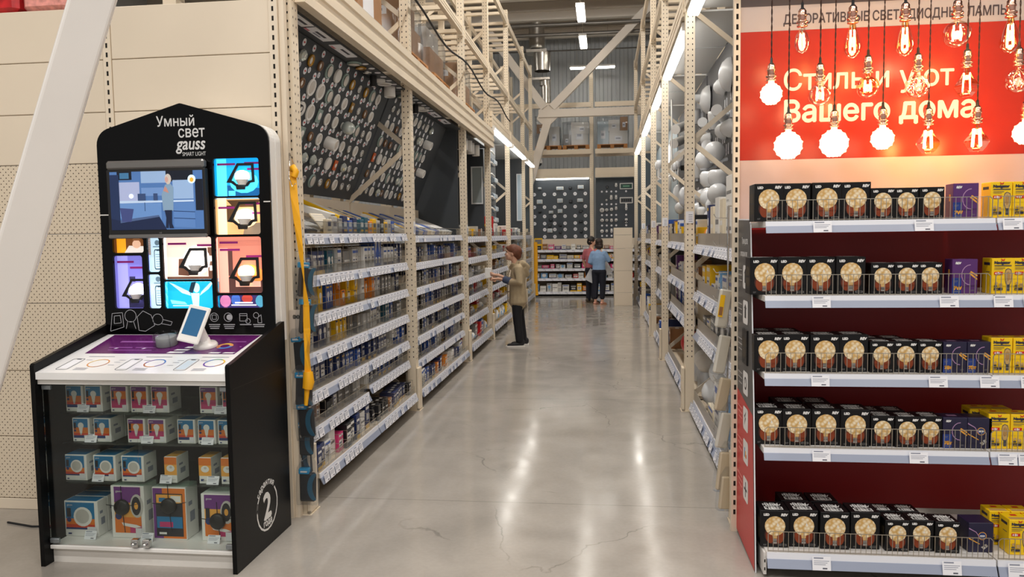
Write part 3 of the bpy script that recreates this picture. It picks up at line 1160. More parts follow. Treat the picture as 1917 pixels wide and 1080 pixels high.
def shelf_unit(label, origin, rz, w, depth, rail_h=0.07, cards=(), card_w=0.07, tray=TRAYM, fence=None, dividers=(), div_h=0.16, group='shelves', tilt=0.35, rail_parts=True, rail2=None):
    """shelf along local +x, front edge at y=0 facing -y, product surface at z=0; fence: (kind, height, pitch)"""
    t = thing('gondola_shelf', label, 'shelf', origin, rz, group)
    k = ('tray', round(w, 3), depth, tray.name)
    if k not in _sk:
        mb = MB()
        mb.box(0, w, 0.0, depth, -0.03, -0.001, tray)
        _sk[k] = mb.mesh('tray')
    obj('tray', _sk[k], t)
    k = ('rail', round(w, 3), rail_h, tilt, rail2.name if rail2 else '')
    if k not in _sk:
        mb = MB()
        y1 = -rail_h * tilt
        mb.prism([(-0.001, -0.001), (-0.008, -0.001), (-0.012, -rail_h * 0.42), (-0.002, -rail_h * 0.42)], 'x', 0, w, RAILW)
        mb.prism([(-0.006, -rail_h * 0.42), (-0.014, -rail_h * 0.42), (-0.012 + y1, -rail_h), (-0.004 + y1, -rail_h)], 'x', 0, w, rail2 or RAILB)
        mb.box(0, w, -0.004, 0.0, -rail_h * 0.45, -0.03, RAILW)
        _sk[k] = mb.mesh('price_rail')
    r = obj('price_rail', _sk[k], t)
    ang = math.atan2(rail_h * (0.58 * tilt + 0.0), rail_h * 0.58)
    for x, cw in cards:
        c = obj('price_label', card_mesh(cw, rail_h * 0.93), r)
        c.location = (x, -0.0135 + -rail_h * tilt - 0.0015, -rail_h * 0.985)
        c.rotation_euler = (-ang * 0.62, 0, 0)
    if fence:
        fk, fh, pitch = fence
        k = ('fence', round(w, 3), fk, fh, pitch)
        if k not in _sk:
            mb = MB()
            if fk == 'wire':
                a = 0.0016
                mb.bar((0.02, 0.006, fh), (w - 0.02, 0.006, fh), 2 * a, 2 * a, STEEL)
                mb.bar((0.008, 0.006, 0.0), (0.008, 0.006, fh - 0.012), 2 * a, 2 * a, STEEL)
                mb.bar((w - 0.008, 0.006, 0.0), (w - 0.008, 0.006, fh - 0.012), 2 * a, 2 * a, STEEL)
                mb.bar((0.008, 0.006, fh - 0.012), (0.02, 0.006, fh), 2 * a, 2 * a, STEEL)
                mb.bar((w - 0.008, 0.006, fh - 0.012), (w - 0.02, 0.006, fh), 2 * a, 2 * a, STEEL)
                mb.bar((0.008, 0.006, 0.004), (w - 0.008, 0.006, 0.004), 2 * a, 2 * a, STEEL)
                x = 0.008 + pitch
                while x < w - 0.012:
                    mb.bar((x, 0.006, 0.0), (x, 0.006, fh), 1.5 * a, 1.5 * a, STEEL)
                    x += pitch
            elif fk == 'grey':
                mb.box(0, w, 0.002, 0.006, 0, fh, M('grey_front_lip', (150, 142, 132), 0.3))
            else:
                mb.box(0.004, w - 0.004, 0.003, 0.006, 0.0, fh, CLEAR)
                mb.bar((0.004, 0.0045, fh), (w - 0.004, 0.0045, fh), 0.004, 0.004, STEEL)
            _sk[k] = mb.mesh('front_fence')
        obj('front_fence', _sk[k], t)
    if dividers:
        k = ('div', depth, div_h)
        if k not in _sk:
            mb = MB()
            mb.bar((0, 0.012, 0.002), (0, 0.012, div_h), 0.003, 0.003, STEEL)
            mb.bar((0, 0.012, div_h), (0, depth * 0.8, div_h), 0.003, 0.003, STEEL)
            mb.bar((0, 0.012, div_h * 0.5), (0, depth * 0.8, div_h * 0.5), 0.003, 0.003, STEEL)
            mb.bar((0, depth * 0.8, 0.002), (0, depth * 0.8, div_h), 0.003, 0.003, STEEL)
            _sk[k] = mb.mesh('divider')
        for x in dividers:
            obj('divider', _sk[k], t, loc=(x, 0, 0))
    return t


PCOL = {'navy': (34, 48, 96), 'blue': (38, 84, 172), 'sky': (120, 170, 215), 'white': (232, 230, 226), 'yellow': (240, 190, 20), 'orange': (240, 140, 24), 'black': (26, 26, 30),
        'grey': (128, 126, 124), 'silver': (186, 184, 180), 'teal': (30, 90, 110), 'red': (190, 34, 36), 'brown': (150, 104, 66), 'cream': (226, 214, 190), 'pink': (214, 60, 120), 'purple': (96, 44, 110), 'green': (60, 130, 60)}


def PM(c):
    return M('pack_' + c, PCOL[c], 0.4)


_cm = {}
CN = {'bulb': 'bulb_carton', 'band': 'banded_carton', 'label': 'lamp_carton', 'vee': 'bulb_carton', 'plain': 'plain_carton'}


def carton(w, d, h, base, feats=(), top=(), side=(), chamfer=0.0015):
    """carton with printed front (y=0, facing -y), x centred, z from 0.  feats in front fractions."""
    key = (w, d, h, base.name, tuple(feats), tuple(top), tuple(side))
    if key in _cm:
        return _cm[key]
    mb = MB()
    mb.rbox(-w / 2, w / 2, 0, d, 0, h, base, chamfer)
    for q, f in enumerate(feats):
        y = -0.0004 - 0.00025 * q
        if f[0] == 'r':
            _, u0, v0, u1, v1, m = f
            mb.add([(w * (u0 - .5), y, h * v0), (w * (u1 - .5), y, h * v0), (w * (u1 - .5), y, h * v1), (w * (u0 - .5), y, h * v1)], [(0, 1, 2, 3)], m)
        elif f[0] == 'c':
            _, u, v, r, m = f[:5]
            ry = f[5] if len(f) > 5 else r
            mb.disc((w * (u - .5), y, h * v), w * r, m, n=18, ry=w * ry)
        elif f[0] == 'p':
            mb.poly([(w * (u - .5), y, h * v) for u, v in f[1]], f[2])
        elif f[0] == 't':
            _, st, u, v, sz, m = f[:6]
            mb.text(st, h * sz, m, FR((w * (u - .5), y, h * v), (1, 0, 0), (0, 0, 1)), f[6] if len(f) > 6 else 'LEFT', f[7] if len(f) > 7 else 0.0, f[8] if len(f) > 8 else 0.0)
    for q, f in enumerate(top):
        z = h + 0.0004 + 0.00025 * q
        if f[0] == 'r':
            _, u0, v0, u1, v1, m = f
            mb.add([(w * (u0 - .5), d * v0, z), (w * (u1 - .5), d * v0, z), (w * (u1 - .5), d * v1, z), (w * (u0 - .5), d * v1, z)], [(0, 1, 2, 3)], m)
        else:
            _, st, u, v, sz, m = f[:6]
            mb.text(st, d * sz, m, FR((w * (u - .5), d * v, z), (1, 0, 0), (0, 1, 0)), 'CENTER', 0.012)
    for q, f in enumerate(side):
        sg, u0, v0, u1, v1, m = f
        x = sg * (w / 2 + 0.0004 + 0.00025 * q)
        mb.add([(x, d * u0, h * v0), (x, d * u1, h * v0), (x, d * u1, h * v1), (x, d * u0, h * v1)], [(0, 1, 2, 3) if sg > 0 else (3, 2, 1, 0)], m)
    _cm[key] = mb.mesh('carton')
    return _cm[key]


def lamp_carton(c, w, h, d, style):
    W_, Y_, N_ = PM('white'), PM('yellow'), PM('navy')
    b = PM(c)
    if style == 'bulb':      # lamp picture over a text bar
        m2 = W_ if c not in ('white', 'cream', 'silver') else PM('sky')
        ft = (('c', .5, .58, .3, m2, .3), ('p', ((.36, .45), (.64, .45), (.58, .25), (.42, .25)), m2), ('r', .43, .14, .57, .25, PM('grey')), ('r', .1, .86, .7, .93, Y_ if c in ('navy', 'blue') else N_))
    elif style == 'band':
        ft = (('r', 0.0, .0, 1.0, .16, Y_ if c in ('navy', 'blue', 'black') else N_), ('r', .12, .72, .88, .82, W_ if c not in ('white', 'silver') else PM('blue')), ('r', .2, .32, .8, .58, PM('silver')))
    elif style == 'label':
        ft = (('r', .12, .2, .88, .62, W_ if c not in ('white', 'cream') else PM('silver')), ('r', .2, .44, .7, .5, N_), ('r', .2, .3, .6, .35, PM('grey')), ('r', .1, .8, .9, .92, PM('blue') if c in ('white', 'silver', 'cream') else W_))
    elif style == 'vee':
        ft = (('p', ((.1, .95), (.9, .95), (.5, .45)), W_), ('r', .2, .1, .8, .3, W_))
    else:
        ft = (('r', .1, .45, .9, .55, W_ if c not in ('white',) else PM('grey')), ('r', .1, .25, .5, .3, PM('silver')))
    tp = (('r', .2, .3, .8, .5, W_ if c not in ('white', 'cream', 'silver') else PM('silver')),)
    return carton(w, d, h, b, ft, tp)


# ------------------------------------------------------------------ kiosk-side shelves, first two bays
LZ = [1.655, 1.38, 1.125, 0.88, 0.625, 0.385, 0.115]     # lower edge of each price rail
SN = ['top shelf', 'second shelf down', 'third shelf down', 'fourth shelf down', 'fifth shelf down', 'sixth shelf down', 'bottom shelf']
bays = [[(4.66, 5.93), (5.95, 7.2)], [(7.42, 8.76), (8.78, 10.1)]]
# goods per shelf and section: colour, style, width, height, count[, stack]
G = {
    (0, 1, 0): [('blue', 'label', .07, .09, 2), ('navy', 'band', .075, .12, 3), ('teal', 'bulb', .075, .12, 2), ('white', 'label', .09, .13, 1), ('grey', 'plain', .07, .11, 2), ('silver', 'label', .08, .12, 2)],
    (0, 1, 1): [('white', 'label', .085, .13, 3), ('blue', 'vee', .095, .19, 2), ('white', 'band', .1, .12, 3), ('silver', 'label', .09, .11, 1), ('navy', 'label', .07, .14, 2)],
    (0, 2, 0): [('yellow', 'bulb', .07, .13, 1), ('black', 'label', .06, .1, 1), ('yellow', 'bulb', .075, .14, 1), ('blue', 'bulb', .08, .13, 2), ('orange', 'bulb', .085, .1, 1, 2), ('yellow', 'bulb', .085, .085, 2, 2)],
    (0, 2, 1): [('white', 'plain', .07, .14, 1), ('orange', 'bulb', .08, .13, 2), ('white', 'label', .075, .13, 2), ('grey', 'label', .07, .12, 4), ('silver', 'plain', .07, .1, 2), ('navy', 'label', .07, .12, 2)],
    (0, 3, 0): [('red', 'label', .08, .1, 1), ('white', 'label', .08, .13, 1), ('navy', 'bulb', .075, .14, 2), ('white', 'plain', .04, .15, 1), ('yellow', 'bulb', .06, .12, 4), ('grey', 'plain', .075, .11, 2)],
    (0, 3, 1): [('silver', 'plain', .07, .1, 2), ('white', 'label', .09, .13, 2), ('grey', 'label', .07, .14, 1), ('white', 'plain', .045, .16, 1), ('teal', 'label', .065, .12, 2), ('blue', 'label', .08, .15, 2), ('grey', 'label', .07, .1, 2), ('white', 'band', .05, .14, 1)],
    (0, 4, 0): [('red', 'label', .06, .12, 1), ('navy', 'band', .075, .13, 1), ('navy', 'label', .09, .15, 2), ('navy', 'bulb', .075, .11, 3), ('blue', 'label', .08, .1, 3)],
    (0, 4, 1): [('navy', 'band', .075, .11, 4), ('navy', 'label', .075, .12, 4), ('white', 'plain', .07, .07, 1, 2), ('white', 'label', .075, .065, 1, 2), ('blue', 'label', .08, .11, 2)],
    (0, 5, 0): [('navy', 'band', .09, .12, 2), ('brown', 'label', .07, .1, 1), ('black', 'plain', .08, .08, 2), ('navy', 'label', .08, .13, 1), ('grey', 'plain', .09, .11, 3), ('silver', 'plain', .08, .1, 1)],
    (0, 5, 1): [('white', 'plain', .06, .13, 1), ('navy', 'label', .075, .1, 3), ('blue', 'band', .08, .12, 4), ('white', 'bulb', .06, .1, 1), ('navy', 'bulb', .08, .11, 3), ('grey', 'label', .07, .09, 1)],
    (0, 6, 0): [('navy', 'band', .08, .12, 2), ('white', 'label', .12, .11, 1), ('white', 'plain', .12, .14, 1), ('pink', 'label', .1, .1, 1), ('black', 'label', .1, .13, 2), ('navy', 'band', .08, .14, 2), ('white', 'plain', .11, .12, 1), ('navy', 'band', .1, .16, 1)],
    (0, 6, 1): [('black', 'plain', .07, .1, 5), ('brown', 'label', .06, .08, 2), ('navy', 'band', .09, .1, 5), ('black', 'label', .08, .09, 1)],
}
rg = random.Random(21)
fill = [('navy', 'band', .07, .12, 2), ('grey', 'label', .07, .11, 2), ('white', 'label', .08, .12, 1), ('blue', 'bulb', .075, .11, 2), ('silver', 'plain', .07, .1, 2), ('blue', 'label', .08, .13, 1), ('black', 'label', .07, .12, 1), ('navy', 'bulb', .075, .12, 2), ('white', 'plain', .075, .14, 1)]
for s_ in range(1, 7):
    for sec in (0, 1):
        rg.shuffle(fill)
        G[(1, s_, sec)] = list(fill[:8])
G[(1, 6, 0)] = [('white', 'label', .09, .13, 3), ('blue', 'label', .09, .11, 2), ('navy', 'band', .08, .1, 3), ('orange', 'label', .08, .09, 1), ('navy', 'label', .09, .12, 2)]
G[(1, 6, 1)] = [('orange', 'label', .08, .09, 2), ('white', 'plain', .1, .1, 3), ('navy', 'label', .08, .09, 2), ('white', 'label', .09, .12, 3)]
BAYN = ['nearest kiosk-side bay', 'second kiosk-side bay']
for b in range(2):
    for li in range(7):
        for sec in (0, 1):
            y0, y1 = bays[b][sec]
            w = y1 - y0
            z = LZ[li] - (0.02 if b else 0) + 0.072
            xf = -1.83 if li == 6 else -1.895
            if b == 0 and li == 5 and sec == 1:
                z += 0.05
            n = 11 if li else (9 if sec == 0 else 8)
            cards, x = [], 0.06
            while x < w - 0.05:
                if rg.random() < (0.86 if li not in (0, 6) else 0.6):
                    cards.append((x, 0.085))
                x += 0.1
            dep = 0.42 if li < 6 else 0.48
            secn = ('kiosk-end', 'far-end')[sec]
            g = G.get((b, li, sec), [])
            # slots
            divs, x = [], 0.03
            goods = []
            tot = sum(q[2] * q[4] + 0.012 * q[4] for q in g) or 1
            gap = max(0.0, (w - 0.06 - tot) / max(1, len(g)))
            for q in g:
                for c in range(q[4]):
                    if x + q[2] > w - 0.01:
                        break
                    goods.append((x + q[2] / 2, q))
                    x += q[2] + 0.012
                x += gap
                pass
            divs = [min(xq + qq[2] / 2 + .006, w - .006) for xq, qq in goods]
            fence = ('clear', 0.06, 0) if li else ('clear', 0.08, 0)
            shelf_unit('white-railed shelf, %s, %s half of the %s' % (SN[li], secn, BAYN[b]), (xf, y0, z), PI / 2, w, dep, 0.07, cards, 0.085, fence=fence, dividers=divs if li else (), div_h=0.19 if li not in (5, 6) else .13, group='shelves of the two bays beside the kiosk', tilt=0.3)
            for i, (x, q) in enumerate(goods):
                c, st, bw, bh, cnt = q[:5]
                stk = q[5] if len(q) > 5 else 1
                for kz in range(stk):
                    hh = round(bh * (1.3 if stk == 1 else 1.15), 3)
                    me = lamp_carton(c, bw, hh, 0.13 if bw < .1 else .2, st)
                    lv = '' if stk == 1 else (' stacked lower' if kz == 0 else ' stacked upper')
                    obj(CN[st], me, None, (xf - 0.016 - rg.random() * (0.05 if b or li > 1 else 0.02), y0 + x, z + kz * (hh + 0.001)), PI / 2,
                        label='%s carton%s, %s from the kiosk, %s, %s half, %s' % (c, lv, nth(i + 1), SN[li].replace(' shelf down', ' shelf'), secn, BAYN[b].replace(' kiosk-side', '')), cat='carton', group='lamp cartons in the %s' % BAYN[b])

# top shelves: long luminaires and packs leaning up the back
def slab(label, y, w, L, t, mats, bay, ang=0.37, x0=-1.97, z0=None, feats=()):
    """flat pack leaning back from the shelf front; local y runs up the slope"""
    z0 = z0 if z0 is not None else LZ[0] + 0.078
    mb = MB()
    mb.rbox(-w / 2, w / 2, 0, L, 0, t, mats[0], min(0.004, t * 0.3))
    for (u0, v0, u1, v1, m) in feats:
        mb.box(-w / 2 + w * u0, -w / 2 + w * u1, L * v0, L * v1, t, t + 0.0008, m)
    ca, sa = math.cos(ang), math.sin(ang)
    mat = Matrix(((0, -ca, sa, x0), (1, 0, 0, y), (0, sa, ca, z0), (0, 0, 0, 1)))
    return mb.obj('leaning_pack', None, mat=mat, label=label, cat='lamp pack', group='packs leaning on the top shelves')


Y_, N_, W_, B_, G_, S_ = PM('yellow'), PM('navy'), PM('white'), PM('blue'), PM('grey'), PM('silver')
slab('dark louvred panel lamp with white bars at the kiosk end of the top shelf', 5.02, 0.2, 0.5, 0.02, [PM('black')], 0, feats=[(.08 + .3 * k, .05, .25 + .3 * k, .95, W_) for k in range(3)])
slab('plain cream square panel lamp on the top shelf', 5.28, 0.24, 0.42, 0.018, [W_], 0)
slab('cream panel lamp with ribbed lower edge on the top shelf', 5.26, 0.24, 0.14, 0.012, [PM('cream')], 0, ang=0.9, x0=-1.95, z0=LZ[0] + .1, feats=[(0.02, .1 + .12 * k, .98, .15 + .12 * k, S_) for k in range(7)])
slab('grey mesh-faced panel lamp on the top shelf', 5.54, 0.2, 0.36, 0.018, [G_], 0, feats=[(0.0, .05 + .09 * k, 1, .09 + .09 * k, S_) for k in range(10)])
for k in range(3):
    slab('navy and white boxed lamp leaning on the top shelf, %s of three' % nth(k + 1), 5.72 + 0.095 * k, 0.085, 0.22, 0.03, [N_], 0, feats=[(.05, .55, .95, .98, W_), (.1, .08, .9, .2, Y_), (.2, .25, .8, .5, PM('teal'))])
slab('long white pack lying high across the back of the top shelf', 5.5, 0.09, 0.7, 0.05, [W_], 0, ang=0.3, x0=-2.0, z0=LZ[0] + 0.17)
slab('long blue pack on the top shelf', 6.08, 0.16, 0.46, 0.045, [B_], 0, feats=[(.1, .1, .5, .22, Y_), (.1, .5, .9, .75, W_), (.55, .1, .9, .3, N_)])
slab('long white tube pack on the top shelf', 6.25, 0.08, 0.6, 0.04, [W_], 0)
slab('second long white tube pack on the top shelf, beside the yellow one', 6.36, 0.07, 0.62, 0.04, [W_], 0, ang=0.42)
slab('long yellow tube pack on the top shelf', 6.5, 0.09, 0.64, 0.045, [Y_], 0, feats=[(.1, .05, .9, .12, PM('orange')), (.2, .2, .5, .9, PM('orange'))])
slab('thin yellow strip pack propped steeply at the back of the top shelf', 5.85, 0.035, 0.75, 0.03, [Y_], 0, ang=0.42, x0=-1.99, z0=LZ[0] + 0.15)
slab('long dark pack with navy windows at the far end of the top shelf', 6.72, 0.1, 0.62, 0.04, [PM('cream')], 0, feats=[(.15, .06 + .13 * k, .85, .15 + .13 * k, N_) for k in range(7)])
slab('long beige pack on the top shelf, near the second upright', 6.86, 0.08, 0.62, 0.04, [PM('cream')], 0)
slab('slim blue pack on the top shelf against the second upright', 7.0, 0.08, 0.5, 0.04, [B_], 0, feats=[(.1, .1, .9, .3, W_)])
for k, (c, nm) in enumerate((('cream', 'cream'), ('silver', 'first silver'), ('grey', 'grey'), ('navy', 'first navy'), ('blue', 'first blue'), ('navy', 'second navy'), ('teal', 'first teal'), ('teal', 'second teal'), ('orange', 'first orange'), ('yellow', 'first yellow'), ('silver', 'second silver'), ('black', 'black'), ('yellow', 'second yellow'), ('silver', 'third silver'), ('blue', 'second blue'))):
    mb = MB()
    hh = (.1, .12, .11, .13)[k % 4]
    mb.rbox(-.048, .048, 0, .03, 0, hh, PM(c), .004)
    mb.box(-.03, .03, -.0006, 0, .05, .085, W_ if c not in ('silver', 'cream', 'yellow') else N_)
    mb.box(-.03, .03, -.0006, 0, .015, .03, Y_ if c in ('navy', 'teal', 'blue') else S_)
    mb.obj('blister_pack', None, loc=(-1.915, 5.22 + 0.112 * k + (.06 if k > 5 else 0), LZ[0] + 0.073), rz=PI / 2, label='%s upright pack in the front row of the top shelf, nearest bay' % nm, cat='pack', group='front packs on the top shelf')
for k in range(12):
    c = ('white', 'yellow', 'blue', 'silver', 'blue', 'cream', 'white', 'blue', 'silver', 'white', 'white', 'white')[k]
    slab('long %s pack leaning on the top shelf of the second bay, %s from the kiosk' % (c, nth(k + 1)), 7.55 + k * 0.2, 0.13, 0.5 + 0.06 * (k % 3), 0.045, [PM(c)], 1, z0=LZ[0] + 0.058, feats=[(.15, .1, .85, .2, N_ if c != 'blue' else W_), (.2, .4, .8, .7, S_)])

# ------------------------------------------------------------------ hanging things on the first upright
bagm = glassy('poly_bag', (246, 247, 248), 0.1, 0.02, 0.03)
gl_t = M('teal_plastic', (28, 92, 120), 0.35)
gl_b = M('cap_blue', (20, 150, 205), 0.4)
gl_k = M('hose_black', (24, 26, 30), 0.45)


def coil_pack(label, loc, rz, tilt, empty=False):
    t = thing('hanging_pack', label, 'hanging pack', loc, 0, 'bagged black and teal packs on the first upright')
    t.rotation_euler = (0, tilt, rz)
    mb = MB()      # bag, slightly puffed
    pts = [(-.06, -.01), (.06, -.01), (.066, .1), (.06, .22), (.035, .26), (-.035, .26), (-.06, .22), (-.066, .1)]
    mb.prism(pts, 'y', -.024, .024, bagm)
    mb.obj('bag', t)
    mb = MB()
    mb.rbox(-.05, .052, -.015, .016, .005, .185, gl_k, .012)
    mb.obj('body', t)
    mb = MB()
    c = [(.052 - .05 * math.sin(a), .1 + .085 * math.cos(a)) for a in [PI * (.08 + .84 * k / 12) for k in range(13)]]
    outl = c + [(x + .03, z) for x, z in c[::-1]]
    mb.prism([(min(x, .055), z) for x, z in outl], 'y', -.02, -.0155, gl_t)
    mb.obj('curved_handle', t)
    mb = MB()
    mb.rbox(-.052, .012, -.021, .019, .178, .212, gl_b, .004)
    mb.box(-.04, .0, -.0216, -.021, .189, .199, W_)
    mb.obj('header_card', t)
    return t


strip = thing('hanging_strip', 'clear plastic merchandising strip hanging on the first rack upright beside the kiosk', 'display strip', (-1.79, 4.43, 0))
mb = MB()
mb.box(-0.03, -0.026, -0.002, 0.002, 0.1, 1.95, CLEAR)
mb.obj('strip', strip)
wm = MB()
wm.tube([(-0.028, 0, 0), (-0.028, -0.07, 0), (-0.028, -0.078, 0.02)], 0.0025, CHROME, 6)
wm = wm.mesh('wire_hook')
for z in (1.62, 1.36, 1.1, 0.88, 0.68, 0.5, 0.36):
    obj('wire_hook', wm, strip, loc=(0, 0, z))
names = ['topmost, half behind the yellow strap', 'second down, half behind the yellow strap', 'third down, under a cardboard header', 'fourth down', 'fifth down, pushed toward the aisle', 'sixth down, tucked behind its neighbour', 'seventh down, in shadow at the back', 'lowest of all']
for k, (x, z, y) in enumerate(((-1.79, 1.34, 4.42), (-1.785, 1.12, 4.41), (-1.81, 0.90, 4.4), (-1.81, 0.68, 4.4), (-1.79, 0.49, 4.4), (-1.825, 0.37, 4.43), (-1.84, 0.25, 4.46), (-1.81, 0.09, 4.41))):
    if k < 2:
        coil_pack('bagged black and teal pack on the first upright, ' + names[k], (x, y, z), 1.0 if k < 2 else 0.25, 0.1)
    else:
        coil_pack('bagged black and teal pack on the first upright, ' + names[k], (x, y, z), 0.12 if k % 2 else -0.1, 0.04 if k % 2 else -0.05)
# printed cardboard header of the third pack
mb = MB()
mb.rbox(-.06, .06, -.003, .003, 0, .17, M('kraft_clear', (196, 182, 168), 0.35), .002)
mb.text('DOCK', .026, BLACKM, FR((-.035, -.0036, .12), (1, 0, 0), (0, 0, 1)), 'LEFT', .004)
mb.obj('header_card_pack', None, loc=(-1.815, 4.385, 1.1), label='pale header card with black lettering above the third hanging pack', cat='pack')
# yellow webbing strap
ym = M('yellow_webbing', (244, 176, 16), 0.55)
mb = MB()
path = [(-1.832, 4.40, 2.09), (-1.82, 4.385, 1.95), (-1.803, 4.375, 1.80), (-1.785, 4.37, 1.62), (-1.772, 4.37, 1.45), (-1.765, 4.375, 1.3), (-1.764, 4.375, 1.15), (-1.766, 4.37, 1.0), (-1.765, 4.37, .87), (-1.767, 4.375, .79)]
tw = [0.5, 0.3, 0.0, -0.5, -1.1, -0.2, 0.7, 1.2, 0.3, 0.0]
vs = []
for p, a in zip(path, tw):
    hw = .021
    dx, dy = math.cos(a) * hw, math.sin(a) * hw
    vs += [(p[0] - dx, p[1] - dy, p[2]), (p[0] + dx, p[1] + dy, p[2]), (p[0] + dx - .002 * math.sin(a), p[1] + dy + .002, p[2]), (p[0] - dx - .002 * math.sin(a), p[1] - dy + .002, p[2])]
mb.add(vs, [(4 * i + j, 4 * i + (j + 1) % 4, 4 * i + 4 + (j + 1) % 4, 4 * i + 4 + j) for i in range(len(path) - 1) for j in range(4)], ym)
mb.obj('strap', None, label='yellow twisted webbing strap hanging down the first rack upright beside the kiosk', cat='strap')
st = bpy.data.objects['strap']
mb = MB()
mb.tube([(-1.845, 4.41, 2.10), (-1.825, 4.4, 2.115), (-1.808, 4.395, 2.09), (-1.82, 4.395, 2.06)], .02, ym, 8)
mb.obj('knot', st)
mb = MB()
mb.tube([(-1.765, 4.372, .9), (-1.76, 4.365, .84), (-1.768, 4.36, .8)], [.03, .036, .03], ym, 8)
mb.tube([(-1.772, 4.365, .8), (-1.78, 4.36, .7)], [.018, .012], ym, 6)
mb.obj('bundled_end', st)
mb = MB()
mb.tube([(-1.84, 4.44, 2.14), (-1.845, 4.40, 2.2), (-1.84, 4.37, 2.05), (-1.82, 4.36, 2.0), (-1.8, 4.37, 2.02)], .003, CHROME, 6)
mb.obj('strap_hook', None, label='thin wire hook holding the yellow strap on the first upright', cat='hook')
# ------------------------------------------------------------------ farther kiosk-side bays
def plain_board(label, x0, x1, y0, y1, z0, z1, m=SLATE, cat='display board', name='display_board', group=None):
    mb = MB()
    mb.box(x0, x1, y0, y1, z0, z1, m)
    return mb.obj(name, None, label=label, cat=cat, group=group)


plain_board('slate side board at the far end of the third bay from the kiosk', -2.6, -1.93, 12.32, 12.345, 1.66, 3.08)
plain_board('slate rear board of the third bay from the kiosk', -2.5, -2.48, 10.2, 12.3, 1.7, 3.08)
plain_board('slate soffit over the third bay from the kiosk', -2.47, -1.88, 10.2, 12.3, 3.085, 3.1, cat='soffit', name='soffit_sheet')
GB = M('board_grey', (112, 120, 126), 0.5, noise=0.04)
plain_board('grey lamp board facing the aisle in the fourth bay from the kiosk', -2.12, -2.1, 12.47, 14.93, 1.88, 3.42, GB)
plain_board('pale soffit over the fourth bay from the kiosk', -2.1, -1.88, 12.47, 14.93, 3.45, 3.465, M('soffit_pale', (170, 174, 176), 0.5), 'soffit', 'soffit_sheet')
plain_board('slate side board at the far end of the fifth bay from the kiosk', -2.6, -1.9, 17.825, 17.849, 1.6, 3.45)
plain_board('pale soffit over the fifth bay from the kiosk', -2.5, -1.88, 15.07, 17.78, 3.45, 3.465, M('soffit_pale'), 'soffit', 'soffit_sheet')
plain_board('slate side board closing the last bay before the back racking', -2.6, -1.83, 20.0, 20.02, 1.6, 3.5, M('board_blue_slate', (74, 84, 92), 0.5))


def frame_panel(label, x0, x1, y, z0, z1, face):
    t = thing('panel_luminaire', label, 'panel lamp', ((x0 + x1) / 2, y, z0), 0, 'framed panel lamps')
    w, h = x1 - x0, z1 - z0
    mb = MB()
    f = 0.02
    for a in ((-w / 2, w / 2, 0, f), (-w / 2, w / 2, h - f, h), (-w / 2, -w / 2 + f, f, h - f), (w / 2 - f, w / 2, f, h - f)):
        mb.box(a[0], a[1], -0.03, 0, a[2], a[3], M('alu_frame', (208, 212, 214), 0.3))
    mb.obj('frame', t)
    mb = MB()
    mb.box(-w / 2 + f, w / 2 - f, -0.02, -0.002, f, h - f, face)
    mb.obj('diffuser', t)


frame_panel('silver-framed grey square panel lamp on the slate side board of the third bay', -2.13, -1.94, 12.318, 2.2, 2.8, M('panel_grey', (140, 148, 148), 0.25))
frame_panel('silver-framed pale blue tall panel lamp on the slate side board of the fifth bay', -2.02, -1.9, 17.828, 2.02, 3.1, M('panel_blue', (172, 190, 204), 0.25))

# strip lamps under the header beams of the far bays
def strip_lamp(label, x, y0, y1, z, wdt=0.11, group='strip lamps under the beams', mat=None):
    t = thing('strip_lamp', label, 'strip lamp', (x, y0, z), 0, group)
    L = y1 - y0
    mb = MB()
    mb.box(-wdt / 2, wdt / 2, 0, L, 0.02, 0.05, M('lamp_housing', (225, 222, 215), 0.4))
    mb.obj('housing', t)
    mb = MB()
    mb.rbox(-wdt / 2 + 0.004, wdt / 2 - 0.004, 0.02, L - 0.02, -0.02, 0.0195, mat or LAMPW, 0.012)
    mb.obj('diffuser', t)
    mb = MB()
    mb.box(-wdt / 2 - 0.002, wdt / 2 + 0.002, -0.004, 0.02, -0.024, 0.05, WHITE)
    mb.obj('end_cap', t)


for k, (y0, y1) in enumerate(((12.5, 14.9), (15.15, 17.6), (18.05, 19.7))):
    strip_lamp('glowing white strip lamp under the header beam, %s bay from the kiosk' % ('fourth', 'fifth', 'sixth')[k], -1.815, y0, y1, 3.42)

# bulkhead lamps on the grey board of the fourth bay
for k, (y, z, L) in enumerate(((14.4, 3.05, .42), (14.45, 2.72, .42), (14.4, 2.42, .40), (14.5, 1.98, .4), (14.55, 2.19, .3))):
    t = thing('bulkhead_lamp', 'pale elongated bulkhead lamp on the grey board of the fourth bay, %s from the top' % nth(k + 1), 'wall lamp', (-2.102, y, z), 0, 'bulkhead lamps')
    mb = MB()
    mb.rbox(0.0, 0.05, -L / 2, L / 2, -.065, .065, M('lamp_case_grey', (120, 130, 140), 0.4), .015)
    mb.obj('case', t)
    mb = MB()
    mb.rbox(0.05, 0.09, -L / 2 + .03, L / 2 - .03, -.045, .045, M('lamp_pale', (186, 200, 210), 0.3), .015)
    mb.obj('diffuser', t)
for k in range(7):
    z = 3.2 - k * 0.2
    mb = MB()
    mb.tube([(0, 0, 0), (.12, .06, -.02), (.13, .32, -.05)], [.02, .018, .015], WM, 8)
    mb.obj('tube_lamp', None, loc=(-2.1, 13.55, z), label='slim white tubular lamp on the grey board of the fourth bay, %s from the top' % nth(k + 1), cat='wall lamp', group='slim tubular lamps')
